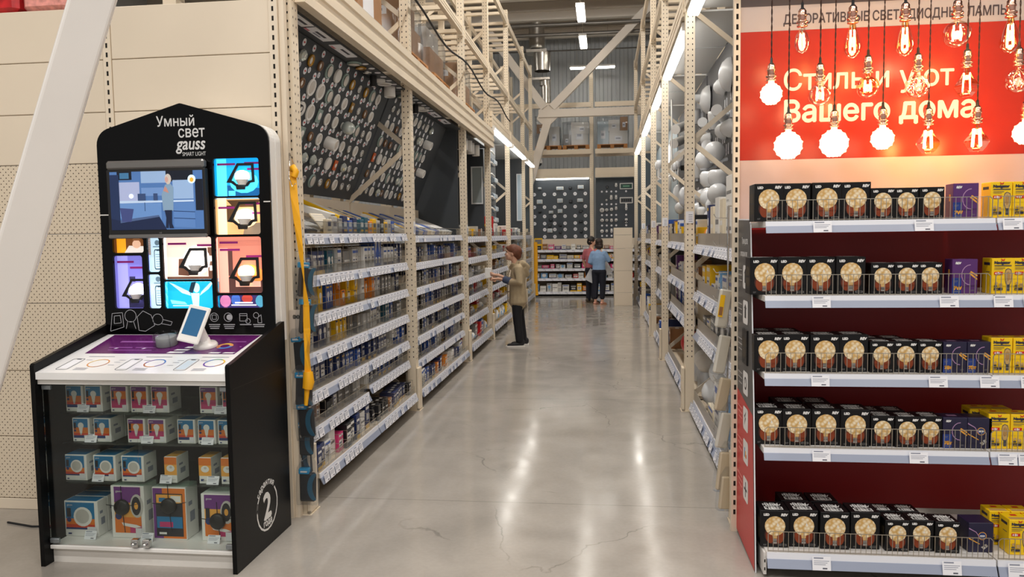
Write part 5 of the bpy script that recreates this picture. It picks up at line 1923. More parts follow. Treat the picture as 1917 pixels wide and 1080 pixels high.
# shelves under the back boards
BZ = [1.283, 1.027, .768, .5, .136]
BSN = ['top', 'second', 'third', 'fourth', 'bottom']
cols_ = [['black', 'brown', 'pink', 'purple', 'white', 'grey', 'white', 'black', 'grey', 'white', 'black'], ['brown', 'grey', 'yellow', 'yellow', 'silver', 'cream', 'yellow', 'pink', 'pink', 'purple', 'brown'],
         ['grey', 'pink', 'pink', 'grey', 'white', 'silver', 'black', 'pink', 'white', 'silver', 'white'], ['white', 'sky', 'white', 'silver', 'white', 'red', 'white', 'orange', 'brown', 'yellow', 'white'], ['sky', 'white', 'silver', 'white', 'silver', 'white', 'black', 'yellow', 'orange', 'white', 'sky', 'blue']]
rb = random.Random(77)
for li, z in enumerate(BZ):
    for sec, (x0, x1) in enumerate(((-1.96, -.34), (-.28, 1.2))):
        w = x1 - x0
        yf = 21.12 if li < 4 else 21.05
        zt = z - .01
        t = shelf_unit('white-edged back shelf, %s of five, %s half' % (BSN[li], ('kiosk-side', 'banner-side')[sec]), (x0, yf, zt), 0, w, .5, .07, [(.12 + .2 * q, .12) for q in range(int(w / .2))], .12, tray=TRAYW, group='shelves of the back racking', tilt=.2, rail2=RAILW)
        x, i = .03, 0
        while x < w - .15:
            bw, bh = round(rb.uniform(.1, .2), 2), round(rb.uniform(.09, .16), 2)
            c = cols_[li][i % len(cols_[li])]
            i += 1
            if li == 4:
                bh = round(bh * 1.5, 2)
            obj('small_carton', lamp_carton(c, bw, bh, .2, rb.choice(['label', 'plain', 'bulb', 'band'])), None, (x0 + x + bw / 2, yf + .02 + rb.random() * .06, zt), 0,
                label='%s carton on the %s back shelf, %s half, %s from the kiosk side' % (c, BSN[li], ('kiosk-side', 'banner-side')[sec], nth(i)), cat='carton', group='cartons on the back shelves')
            x += bw + rb.uniform(.0, .05)
mb = MB()
mb.box(-1.98, 1.25, 21.2, 21.6, 0, .09, BLACKM)
mb.obj('plinth', None, label='black plinth under the back shelves', cat='plinth')
mb = MB()
mb.rbox(-.11, .11, -.05, 0, 0, .32, PM('yellow'), .004)
mb.box(-.09, .09, -.051, -.05, .16, .28, PM('grey'))
mb.obj('display_pack', None, loc=(-1.84, 21.5, 1.274), label='yellow and grey pack in front of the back board at the kiosk end', cat='pack')

# pallets of wrapped goods on the back racking
for k, (x, w_, boxes) in enumerate(((-1.53, .72, [(0, .34, 0, .5, 0, .34, greyc), (.36, .66, 0, .5, 0, .52, whitec), (.02, .3, .05, .45, .342, .6, carton_b), (.02, .32, .06, .44, .602, .8, whitec)]),
                                    (-.77, .72, [(0, .2, 0, .5, 0, .3, greyc), (.22, .68, 0, .5, 0, .62, whitec), (.34, .7, -.03, -.001, .3, .6, whitec)]),
                                    (.22, .82, [(.0, .3, 0, .5, 0, .62, M('pale_blue_carton', (188, 204, 214), .6)), (.32, .82, 0, .5, 0, .36, whitec), (.3, .6, .02, .5, .362, .66, whitec), (.62, .82, .05, .5, .362, .74, carton_b)]))):
    pallet('wooden pallet on the back racking, %s from the kiosk side' % nth(k + 1), (x, 21.8, 4.02), 0, w_, .7)
    stack_goods('back racking pallet, %s from kiosk side' % nth(k + 1), (x - w_ / 2 + .01, 21.5, 4.142), boxes)

# cream gondola standing end-on before the back shelves
t = thing('gondola_end', 'tall cream shelving end standing in the aisle before the back racking', 'shelving', (.43, 18.24, 0))
for k, (z0, z1) in enumerate(((.0, .3), (.304, .82), (.824, 1.34), (1.344, 1.66), (1.664, 1.83))):
    mb = MB()
    mb.rbox(-.205, .205, 0, .03, z0, z1, CREAM2, .004)
    mb.obj('panel', t)
for sx in (-.215, .205):
    mb = MB()
    mb.box(sx, sx + .01, 0, 1.0, 0, 1.83, CREAM)
    mb.obj('side', t)
mb = MB()
mb.box(-.205, .205, .03, 1.0, 1.8, 1.83, CREAM)
mb.obj('top', t)
# ------------------------------------------------------------------ people
def solid(chains, balls, mat, voxel, name, smooth=6):
    """one continuous surface grown from tapered chains: union by voxel remesh, then smoothed"""
    mb = MB()
    for path, radii in chains:
        P = [Vector(p) for p in path]
        rad = [(r, r) if not isinstance(r, tuple) else r for r in radii]
        a, b = P[0] - (P[1] - P[0]).normalized() * min(rad[0]) * .8, P[-1] + (P[-1] - P[-2]).normalized() * min(rad[-1]) * .8
        P = [a] + P + [b]
        rad = [(rad[0][0] * .45, rad[0][1] * .45)] + rad + [(rad[-1][0] * .45, rad[-1][1] * .45)]
        mb.tube(P, rad, mat, 14)
    for c, r in balls:
        mb.ball(c, r, mat, 16, 12)
    o = bpy.data.objects.new('grown', mb.mesh('grown'))
    C.objects.link(o)
    m = o.modifiers.new('remesh', 'REMESH')
    m.mode = 'VOXEL'
    m.voxel_size = voxel
    s = o.modifiers.new('smooth', 'SMOOTH')
    s.factor, s.iterations = .5, smooth
    dg = bpy.context.evaluated_depsgraph_get()
    me = bpy.data.meshes.new_from_object(o.evaluated_get(dg))
    bpy.data.objects.remove(o)
    me.name = name
    me.materials.clear()
    me.materials.append(mat)
    for p in me.polygons:
        p.use_smooth = True
        p.material_index = 0
    return me


SKIN = M('skin', (206, 160, 134), .5)


def hand(wrist, direction, palm_n, s=1.0, thumb=1, curl=.5):
    """palm and five bent fingers growing from the wrist"""
    w, d, n = Vector(wrist), Vector(direction).normalized(), Vector(palm_n).normalized()
    n = (n - d * n.dot(d)).normalized()
    sd_ = d.cross(n)
    ch = [([w, w + d * .045 * s, w + d * .085 * s], [(.024 * s, .02 * s), (.034 * s, .017 * s), (.036 * s, .014 * s)])]
    for k, (o, L) in enumerate(((-.027, .068), (-.009, .076), (.009, .07), (.027, .055))):
        b = w + d * .085 * s + sd_ * o * s
        m1 = b + (d * math.cos(curl * .5) + n * math.sin(curl * .5)) * L * .5 * s
        e = m1 + (d * math.cos(curl * 1.5) + n * math.sin(curl * 1.5)) * L * .55 * s
        ch.append(([b - d * .02 * s, b, m1, e], [.0095 * s, .0095 * s, .0085 * s, .007 * s]))
    b = w + d * .03 * s + sd_ * thumb * .028 * s
    ch.append(([b, b + (d * .6 + sd_ * thumb * .7 + n * .3).normalized() * .035 * s, b + (d * .9 + sd_ * thumb * .35 + n * .5).normalized() * .068 * s], [.013 * s, .011 * s, .0085 * s]))
    return ch


def head_parts(z, y=-.01, yaw=0.0, s=1.0):
    """head, jaw, nose, ears around a head centre at height z (face toward -y)"""
    c, si = math.cos(yaw), math.sin(yaw)

    def R(p):
        return (p[0] * c - p[1] * si, y + p[0] * si + p[1] * c, z + p[2])
    b = [(R((0, .012, .02)), (.076 * s, .094 * s, .1 * s)), (R((0, -.035, -.05)), (.055 * s, .06 * s, .065 * s)), (R((0, -.078, -.088)), (.022, .02, .018)),
         (R((0, -.096, -.022)), (.013, .016, .02)), (R((0, -.088, .004)), (.009, .012, .025)), (R((.078, .008, -.012)), (.012, .022, .032)), (R((-.078, .008, -.012)), (.012, .022, .032)),
         (R((.035, -.075, -.025)), (.024, .02, .022)), (R((-.035, -.075, -.025)), (.024, .02, .022)), (R((0, -.075, .03)), (.05, .018, .012))]
    return b, R


def face(t, R):
    em = M('eye_dark', (40, 30, 26), .2)
    for sx in (-1, 1):
        mb = MB()
        mb.ball(R((sx * .031, -.083, .0)), (.012, .008, .007), M('eye_white', (225, 220, 214), .3), 8, 6)
        mb.ball(R((sx * .031, -.0885, .0)), (.006, .005, .006), em, 8, 6)
        mb.obj('eye', t)
        mb = MB()
        mb.tube([R((sx * .015, -.091, .02)), R((sx * .03, -.092, .025)), R((sx * .048, -.082, .019))], .004, M('brow', (70, 46, 34), .7), 6)
        mb.obj('eyebrow', t)
    mb = MB()
    mb.tube([R((-.022, -.083, -.06)), R((0, -.094, -.058)), R((.022, -.083, -.06))], [.003, .006, .003], M('lips', (176, 98, 88), .5), 6)
    mb.obj('mouth', t)


def shoe(t, x, y, m, solem, rz=0.0, L=.25, name='shoe', open_=False):
    T = Matrix.Translation((x, y, 0)) @ Matrix.Rotation(rz, 4, 'Z')
    me = solid([([(0, .05, .05), (0, -.02, .045), (0, -.1, .036), (0, -L + .08, .03)], [(.036, .036), (.038, .034), (.042, .026), (.034, .02)])] + ([] if open_ else [([(0, .05, .05), (0, .05, .09)], [.037, .037])]), [], m, .008, name, 3)
    o = obj(name, me, t)
    o.matrix_local = T
    mb = MB()
    pts = [(-.03, .085), (.03, .085), (.04, .0), (.047, -.09), (.035, -L + .06), (0, -L + .04), (-.035, -L + .06), (-.047, -.09), (-.04, 0)]
    mb.prism(pts, 'z', 0.001, .022, solem)
    s_ = mb.obj('sole', o)


# --- first shopper: beige hooded jacket, seen from the side, facing the shelves (local -y is forward)
t = thing('person', 'person in a beige hooded jacket and black trousers reading a white carton by the shelves', 'person', (-1.33, 11.62, 0), -PI / 2 + .12)
b_, R = head_parts(1.425, -.07, .0)
hl = hand((.085, -.30, 1.10), (-.3, -1, .1), (-1, 0, .2), .95, 1, .7)
hr = hand((-.085, -.30, 1.03), (.3, -1, .0), (1, 0, .3), .95, -1, .7)
body = solid([([(0, .01, .78), (0, .0, .95), (0, .02, 1.12), (0, .02, 1.22)], [(.14, .1), (.125, .095), (.14, .1), (.12, .08)]), ([(0, .0, 1.2), (0, -.03, 1.29), (0, -.05, 1.37)], [.055, .052, .052]),
              ([(.17, .02, 1.2), (.21, .03, .98), (.085, -.3, 1.10)], [.04, .035, .024]), ([(-.17, .02, 1.2), (-.21, .03, .96), (-.085, -.3, 1.03)], [.04, .035, .024]),
              ([(.085, 0, .78), (.09, -.01, .42), (.09, .03, .08)], [.075, .05, .035]), ([(-.085, 0, .78), (-.09, .04, .42), (-.09, .09, .08)], [.075, .05, .035])] + hl + hr, b_, SKIN, .0075, 'body')
obj('body', body, t)
face(t, R)
jk = M('jacket_beige', (170, 152, 122), .8, noise=.08, nscale=18, bump=.3)
me = solid([([(0, .01, .665), (0, .01, .8), (0, .005, .95), (0, .02, 1.1), (0, .02, 1.2), (0, .015, 1.255)], [(.195, .145), (.185, .135), (.17, .125), (.175, .12), (.165, .1), (.085, .07)]),
            ([(.16, .02, 1.2), (.225, .035, .985), (.16, -.12, 1.0)], [.075, .066, .055]), ([(-.16, .02, 1.2), (-.225, .035, .97), (-.16, -.12, .98)], [.075, .066, .055]),
            ([(-.1, .07, 1.27), (0, .13, 1.2), (.1, .07, 1.27)], [.05, .075, .05]), ([(-.06, .1, 1.2), (0, .15, 1.1), (.06, .1, 1.2)], [.05, .05, .05]), ([(-.08, -.06, 1.26), (0, -.1, 1.2), (.08, -.06, 1.26)], [.025, .03, .025])], [], jk, .011, 'jacket', 5)
j = obj('jacket', me, t)
mb = MB()
mb.tube([(0, -.14, .68), (.0, -.145, .9), (0, -.13, 1.1), (0, -.1, 1.2)], .007, M('jacket_seam', (140, 122, 96), .8), 6)
mb.obj('zip', j)
mb = MB()
mb.rbox(-.17, -.07, -.165, -.12, .82, .835, M('jacket_seam'), .003)
mb.obj('pocket_flap', j)
den = M('denim_cuff', (58, 68, 92), .8, noise=.15, nscale=30)
for sx, z0, z1 in ((1, 1.0, 1.06), (-1, .985, 1.02)):
    mb = MB()
    mb.tube([(sx * .165, -.1, z0), (sx * .128, -.2, (z0 + z1) / 2 + .01)], [(.058, .058), (.052, .05)], den, 14)
    mb.obj('rolled_cuff', t)
tr = M('trousers_black', (14, 14, 20), .75, noise=.1, nscale=20)
me = solid([([(0, .01, .84), (0, .01, .72)], [(.15, .12), (.16, .125)]), ([(.08, .0, .75), (.09, -.005, .44), (.09, .03, .09)], [.095, .07, .062]), ([(-.08, .0, .75), (-.09, .04, .44), (-.09, .085, .09)], [.095, .07, .062])], [], tr, .012, 'trousers', 5)
obj('trousers', me, t)
sk_, so_ = M('shoe_black', (22, 22, 26), .6), M('sole_white', (226, 222, 216), .5)
shoe(t, .09, .02, sk_, so_, .05)
shoe(t, -.09, .085, sk_, so_, -.1)
hm = M('hair_auburn', (104, 58, 36), .6, noise=.25, nscale=26, bump=.6)
hb = [((0, -.045, 1.475), (.092, .105, .085)), ((0, .0, 1.44), (.09, .085, .1)), ((0, .02, 1.385), (.072, .055, .065)), ((.06, -.03, 1.44), (.035, .06, .06)), ((-.06, -.03, 1.44), (.035, .06, .06)), ((0, -.13, 1.505), (.055, .035, .03))]
obj('hair', solid([], hb, hm, .01, 'hair', 2), t)
mb = MB()
mb.rbox(-.075, .075, -.07, .03, 0, .14, PM('white'), .003)
mb.box(-.05, .05, -.0708, -.07, .04, .1, PM('silver'))
mb.obj('lamp_box', None, loc=(-1.745, 11.62 - .02, 1.06), rz=-PI / 2 + .12, label='white carton held in both hands by the person in the beige jacket', cat='carton')


def standing(name_label, loc, rz, h, top_m, leg_m, hair_m, arms, woman=False, head_yaw=0.0, shoe_m=None, sole_m=None, short=True, crop=False, lean=0.0):
    """figure facing local -y, built at 1.65 m and scaled to h through its measures"""
    t = thing('person', name_label, 'person', loc, rz)
    k = h / 1.65
    hz = 1.53 * k
    b_, R = head_parts(hz, -.02, head_yaw)
    sw = (.165 if woman else .19) * k
    ch = [([(0, .0, .86 * k), (0, .0, 1.0 * k), (0, .01, 1.18 * k), (0, .01, 1.31 * k)], [(.14, .1), (.12, .09), (.14, .095), (.13, .075)]), ([(0, .0, 1.3 * k), (0, -.01, 1.4 * k), (0, -.015, 1.47 * k)], [.055, .05, .05]),
          ([(.085, 0, .84 * k), (.09, -.005, .46 * k), (.085, .02, .08)], [.08, .052, .036]), ([(-.085, 0, .84 * k), (-.09, .0, .46 * k), (-.085, .02, .08)], [.08, .052, .036])]
    tops = [([(0, .0, .88 * k), (0, .0, 1.0 * k), (0, .01, 1.18 * k), (0, .01, 1.29 * k), (0, 0, 1.345 * k)], [(.165, .125), (.155, .115), (.17, .12), (.155, .09), (.075, .065)])]
    for sx, (el, wr, hd, nn, sleeve) in zip((1, -1), arms):
        sh = Vector((sx * sw, .01, 1.29 * k))
        el, wr = Vector(el), Vector(wr)
        ch.append(([sh, el, wr], [.046, .038, .026]))
        ch += hand(wr, hd, nn, 1.0, sx, .5)
        tops.append(([sh - Vector((sx * .02, 0, 0)), sh.lerp(el, .5), sh.lerp(el, min(1, sleeve)) if sleeve <= 1 else el] + ([el.lerp(wr, sleeve - 1)] if sleeve > 1 else []), [.07, .062, .058] + ([.052] if sleeve > 1 else [])))
    obj('body', solid(ch, b_, SKIN, .0085, 'body'), t)
    face(t, R)
    obj('pullover' if woman else 'shirt', solid(tops, [], top_m, .012, 'top', 5), t)
    lo = .17 if crop else .08
    obj('trousers', solid([([(0, 0, .94 * k), (0, 0, .82 * k)], [(.15, .115), (.165, .13)]), ([(.085, 0, .84 * k), (.092, -.005, .46 * k), (.087, .02, lo)], [.1, .075, .06]), ([(-.085, 0, .84 * k), (-.092, .0, .46 * k), (-.087, .02, lo)], [.1, .075, .06])], [], leg_m, .012, 'trousers', 5), t)
    for sx in (1, -1):
        shoe(t, sx * .088, .02, shoe_m, sole_m, sx * .08, open_=crop)
    c, s = math.cos(head_yaw), math.sin(head_yaw)
    hb = [(R((0, .015, .045)), (.088, .1, .085)), (R((0, .045, -.01)), (.082, .066, .085)), (R((.05, .0, .03)), (.04, .06, .06)), (R((-.05, .0, .03)), (.04, .06, .06))]
    if woman:
        hb += [(R((0, .045, -.07)), (.092, .07, .07)), (R((.065, .01, -.05)), (.03, .055, .07)), (R((-.065, .01, -.05)), (.03, .055, .07))]
    obj('hair', solid([], hb, hair_m, .01, 'hair', 2), t)
    return t


bw_ = M('jumper_blue', (134, 164, 200), .8, noise=.06, nscale=20)
nv = M('trousers_navy', (16, 18, 34), .75)
hd_ = M('hair_dark', (46, 30, 24), .55, noise=.25, nscale=26, bump=.5)
hk_ = M('hair_black', (28, 22, 20), .55, noise=.2, nscale=26, bump=.5)
pk = M('shoe_pink', (206, 152, 132), .6)
standing('person in a light blue jumper and cropped trousers, back turned, at the back shelves', (-.14, 18.45, 0), PI - .35, 1.58, bw_, nv, hd_,
         [((.215, .03, 1.02), (.1, -.2, .92), (-.2, -1, .1), (-1, 0, 0), 1.3), ((-.23, -.04, 1.06), (-.22, -.24, 1.13), (.2, -1, .5), (1, 0, 0), 1.35)], True, .35, pk, M('sole_tan', (196, 150, 120), .6), crop=True)
standing('person in a pinkish red shirt, half hidden by the blue jumper', (-.33, 18.95, 0), PI - .75, 1.63, M('shirt_red', (176, 96, 104), .8, noise=.08, nscale=24), nv, hk_,
         [((.24, .03, 1.04), (.23, -.06, .82), (0, -.3, -1), (-1, 0, 0), .8), ((-.24, .03, 1.04), (-.23, -.05, .82), (0, -.2, -1), (1, 0, 0), .8)], False, -.6, M('shoe_brown', (88, 76, 60), .6), M('sole_dark', (120, 104, 84), .6))
for lb, o, tl in (('white paper sheet held low by the person in the pinkish shirt', (-.40, 18.72, .55), .5), ('white paper sheet held by the person in the blue jumper', (.1, 18.75, .72), -.5)):
    mb = MB()
    T = Matrix.Translation(o) @ Matrix.Rotation(tl, 4, 'Y') @ Matrix.Rotation(.25, 4, 'Z')
    mb.T = T
    mb.box(-.11, .11, -.002, .002, 0, .3, M('paper_sheet', (222, 224, 228), .6))
    mb.obj('paper_sheet', None, label=lb, cat='paper')
# ------------------------------------------------------------------ smart-light kiosk
kx0, kx1 = -2.93, -1.87
ks = thing('display_kiosk', 'tall black house-shaped smart light display kiosk with glass cabinet below', 'display kiosk', (0, 0, 0))


def arc(cx, cz, r, a0, a1, n=6):
    return [(cx + r * math.cos(a0 + (a1 - a0) * i / n), cz + r * math.sin(a0 + (a1 - a0) * i / n)) for i in range(n + 1)]


def house(x0, x1, zb, zs, za, r=.1):
    mid = (x0 + x1) / 2
    sl = math.atan2(za - zs, mid - x0)
    o = [(x1, zb)] + arc(x1 - r, zs - .06, r, 0, PI / 2 - sl) + arc(mid, za - .03, .03, PI / 2 - sl, PI / 2 + sl, 4) + arc(x0 + r, zs - .06, r, PI / 2 + sl, PI) + [(x0, zb)]
    return o


def rrect(x0, x1, z0, z1, r=.014, n=4):
    return arc(x1 - r, z0 + r, r, -PI / 2, 0, n) + arc(x1 - r, z1 - r, r, 0, PI / 2, n) + arc(x0 + r, z1 - r, r, PI / 2, PI, n) + arc(x0 + r, z0 + r, r, PI, 1.5 * PI, n)


def plate_with_holes(outline, holes, y0, y1, m, name):
    cu = bpy.data.curves.new('plate', 'CURVE')
    cu.dimensions = '2D'
    cu.fill_mode = 'BOTH'
    cu.extrude = (y1 - y0) / 2
    for pts in [outline] + holes:
        sp_ = cu.splines.new('POLY')
        sp_.points.add(len(pts) - 1)
        for p, q in zip(sp_.points, pts):
            p.co = (q[0], q[1], 0, 1)
        sp_.use_cyclic_u = True
    o = bpy.data.objects.new('plate', cu)
    me = o.to_mesh()
    vs = [(v.co.x, (y0 + y1) / 2 - v.co.z, v.co.y) for v in me.vertices]
    fs = [tuple(p.vertices) for p in me.polygons]
    o.to_mesh_clear()
    bpy.data.objects.remove(o)
    mb = MB()
    mb.add(vs, fs, m)
    return mb.mesh(name)


WIN = {'cyan': (-2.221, -1.948, 1.943, 2.157), 'warm': (-2.224, -1.95, 1.724, 1.933), 'red': (-2.228, -1.95, 1.388, 1.71), 'pink': (-2.552, -2.251, 1.467, 1.714), 'teal': (-2.554, -2.255, 1.299, 1.456),
       'party': (-2.232, -1.953, 1.302, 1.374), 'child': (-2.862, -2.669, 1.626, 1.709), 'purple': (-2.864, -2.682, 1.3, 1.609), 'phone_a': (-2.648, -2.572, 1.513, 1.712), 'phone_b': (-2.652, -2.575, 1.3, 1.498)}
TV = (-2.851, -2.25, 1.722, 2.155)
GLOSS = M('gloss_black', (7, 7, 8), .12, spec=.2)
obj('front_board', plate_with_holes(house(-2.93, -1.885, 1.1, 2.31, 2.476), [rrect(*v) for v in WIN.values()], 4.2, 4.215, GLOSS, 'front_board'), ks)
mb = MB()
mb.prism(house(-2.925, -1.875, 1.1, 2.31, 2.472), 'y', 4.275, 4.34, WHITE)
mb.prism([(p[0] * 1.0, p[1]) for p in house(-2.925, -1.875, 1.1, 2.31, 2.472)][:1] + [(-1.875, 1.1)], 'y', 4.27, 4.275, WHITE) if False else None
mb.obj('rear_body', ks)
# white edge band between the front board and the rear body
mb = MB()
o1 = house(-2.925, -1.88, 1.1, 2.31, 2.472)
o2 = house(-2.905, -1.9, 1.1, 2.3, 2.45)
n = len(o1)
for i in range(n - 1):
    a, b, c, d = o1[i], o1[i + 1], o2[i + 1], o2[i]
    vs = [(p[0], y, p[1]) for y in (4.2155, 4.2745) for p in (a, b, c, d)]
    mb.add(vs, [(0, 1, 2, 3), (7, 6, 5, 4), (0, 4, 5, 1), (1, 5, 6, 2), (2, 6, 7, 3), (3, 7, 4, 0)], WHITE)
mb.obj('edge_band', ks)
# grey lettering
LET = M('letter_grey', (214, 214, 214), .4)
mb = MB()


def klet(s, x, z, size, bold=0.0, shear=0.0, al='RIGHT', xs=1.0):
    mb.text(s, size, LET, FR((x, 4.1992, z), (1, 0, 0), (0, 0, 1)), al, bold, shear, 1.0, xs)


klet('Умный', -2.318, 2.348, .08, .001, 0, 'RIGHT', .9)
klet('свет', -2.262, 2.283, .09, .001, 0, 'RIGHT', .84)
klet('gauss', -2.264, 2.214, .1, .002, .2, 'RIGHT', .82)
klet('SMART LIGHT', -2.26, 2.177, .032, .0, 0, 'RIGHT', .72)
mb.obj('lettering', ks)
for z, x0, x1 in ((1.845, -2.93, -2.865), (1.905, -1.925, -1.885)):
    mb = MB()
    mb.box(x0, x1, 4.198, 4.1995, z, z + .006, WHITE)
    mb.obj('white_line', ks)


# backlit pictures
def EM(key, c=None, e=1.0):
    return M('backlit_' + key, c, .5, emit=e)


def picture(name, win, shapes, y=4.2405):
    x0, x1, z0, z1 = win
    mb = MB()
    w, h = x1 - x0, z1 - z0
    mb.box(x0 - .02, x1 + .02, y, y + .005, z0 - .015, z1 + .015, shapes[0])
    for k, (pts, m) in enumerate(shapes[1]):
        yy = y - .0004 * (k + 1)
        mb.poly([(x0 + w * u, yy, z0 + h * v) for u, v in pts], m)
    return mb.obj(name, ks)


def q_(u0, v0, u1, v1):
    return ((u0, v0), (u1, v0), (u1, v1), (u0, v1))


def el(u, v, a, b, n=14, a0=0, a1=2 * PI):
    return tuple((u + a * math.cos(a0 + (a1 - a0) * i / n), v + b * math.sin(a0 + (a1 - a0) * i / n)) for i in range(n))


MAG = EM('magenta', (150, 30, 120), .25)
cy1, cy2, cy3 = EM('cyan', (10, 140, 205), 1.5), EM('cyan_light', (70, 190, 235), 1.7), EM('cyan_dark', (10, 90, 150), .8)
picture('lit_picture', WIN['cyan'], (cy1, [(q_(0, 0, .22, 1), cy2), (((.22, .3), (1, .2), (1, 0), (.22, 0)), cy3), (q_(.25, .02, .4, .15), cy2), (el(.6, .38, .32, .3), cy2)]))
wa1, wa2, wa3 = EM('warm', (232, 176, 116), 1.0), EM('warm_light', (250, 220, 175), 1.2), EM('warm_dark', (90, 62, 36), .5)
picture('lit_picture', WIN['warm'], (wa1, [(((.2, .95), (.98, .95), (.8, .75), (.35, .75)), wa3), (q_(.2, .35, .42, .8), wa3), (q_(0, .0, .2, 1), wa2), (((.55, .0), (.98, .0), (.98, .32), (.6, .3)), EM('sofa', (150, 130, 110), .7)), (el(.62, .45, .26, .26), wa2)]))
rd1, rd2, rd3 = EM('rosy', (205, 122, 104), .9), EM('rosy_light', (230, 170, 150), 1.0), EM('rosy_dark', (96, 60, 56), .5)
picture('lit_picture', WIN['red'], (rd1, [(q_(0, .0, .2, .8), rd2), (q_(.2, .3, .3, .75), rd3), (((.2, 0), (1, 0), (1, .22), (.2, .28)), rd3), (el(.68, .32, .3, .18), EM('rosy_glow', (236, 130, 60), 1.2)), (((.35, .1), (.9, .1), (.9, .2), (.35, .22)), rd2)]))
pk1, pk2, pk3 = EM('blush', (240, 205, 190), 1.1), EM('blush_light', (255, 240, 228), 1.4), EM('blush_dark', (120, 80, 62), .5)
picture('lit_picture', WIN['pink'], (pk1, [(q_(.85, .05, 1, .75), pk3), (((.23, .1), (.45, .08), (.48, .5), (.25, .48)), pk3), (q_(.0, .0, 1, .06), pk3), (el(.62, .45, .28, .35), pk2), (q_(.88, .2, .97, .32), pk2), (q_(.88, .42, .97, .55), pk2)]))
te1, te2, te3 = EM('teal', (18, 170, 205), 1.1), EM('swim_skin', (190, 225, 230), 1.0), EM('swim_hair', (24, 60, 80), .5)
picture('lit_picture', WIN['teal'], (te1, [(((.03, .95), (.12, .9), (.45, .6), (.48, .45), (.3, .55)), te2), (((.97, .98), (.9, .96), (.7, .6), (.66, .45), (.85, .7)), te2), (((.48, .55), (.66, .55), (.64, .05), (.52, .05)), te2), (el(.6, .75, .07, .18), te2), (((.44, .6), (.5, .95), (.6, .98), (.56, .75), (.52, .55)), te3), (((.05, .3), (.35, .22), (.4, .12), (.08, .15)), EM('swim_foam', (130, 215, 235), 1.1)), (q_(.1, .06, .6, .1), te2)]))
picture('lit_picture', WIN['party'], (EM('party', (60, 50, 110), .7), [(el(.12, .5, .12, .5), EM('party_pink', (220, 130, 180), .9)), (el(.35, .6, .1, .5), EM('party_blue', (70, 110, 200), .9)), (el(.6, .7, .12, .35), EM('party_red', (200, 70, 60), .8)), (el(.9, .5, .12, .5), EM('party_teal', (80, 160, 190), .9)), (q_(.33, .3, .72, .42), EM('party_white', (240, 236, 240), 1)), (q_(.25, .12, .8, .22), EM('party_white', None))]))
picture('lit_picture', WIN['child'], (EM('bedroom', (120, 70, 30), .7), [(q_(0, 0, .3, 1), EM('bed_yellow', (236, 160, 30), 1)), (((.25, .0), (.95, .0), (.9, .45), (.4, .5)), EM('bed_white', (225, 215, 205), .9)), (el(.65, .6, .14, .3), EM('bed_skin', (226, 180, 150), .9)), (((.52, .85), (.8, .85), (.75, 1), (.55, 1)), EM('bed_hair', (150, 100, 60), .6))]))
pu1, pu2, pu3 = EM('violet', (120, 116, 205), .9), EM('violet_light', (190, 186, 240), 1.2), EM('violet_dark', (50, 46, 90), .4)
picture('lit_picture', WIN['purple'], (pu1, [(q_(0, 0, .36, 1), EM('violet_mid', (150, 148, 225), 1.0)), (q_(.4, .5, .6, .6), pu3), (((.35, .0), (1, .0), (1, .2), (.35, .24)), pu3), (el(.7, .34, .3, .14), pu2)]))
for nm, z_ in (('phone_a', 0), ('phone_b', 0)):
    picture('lit_picture', WIN[nm], (EM('phone', (188, 216, 232), 1.0), [(rrect(.24, .92, .06, .66, .1), EM('phone_line', (60, 90, 110), .2)), (rrect(.3, .86, .09, .63, .08), EM('phone', None)), (q_(.45, .61, .72, .66), EM('phone_line', None))] +
            [(q_(.38, .15 + .07 * k, .7, .165 + .07 * k), EM('phone_text', (130, 160, 180), .4)) for k in range(6)] + [(q_(.2, .72, .85, .75), EM('phone_text', None)), (el(.55, .85, .2, .08), EM('phone_text', None))]))
# purple caption bars
mb = MB()
for wn, bars in (('cyan', ((.02, .86, .4), (.62, .88, .36), (.68, .72, .3))), ('warm', ((.02, .74, .36), (.62, .84, .36), (.64, .58, .34))), ('red', ((.03, .9, .4), (.03, .77, .44), (.6, .65, .4))), ('pink', ((.04, .84, .38), (.64, .8, .36))), ('purple', ((0, .88, .58), (.44, .77, .56)))):
    x0, x1, z0, z1 = WIN[wn]
    for u, v, L in bars:
        a = x0 + (x1 - x0) * u
        b = a + (x1 - x0) * L
        z = z0 + (z1 - z0) * v
        mb.box(a, b, 4.2375, 4.238, z - .006, z + .006, MAG)
mb.obj('caption_bars', ks)
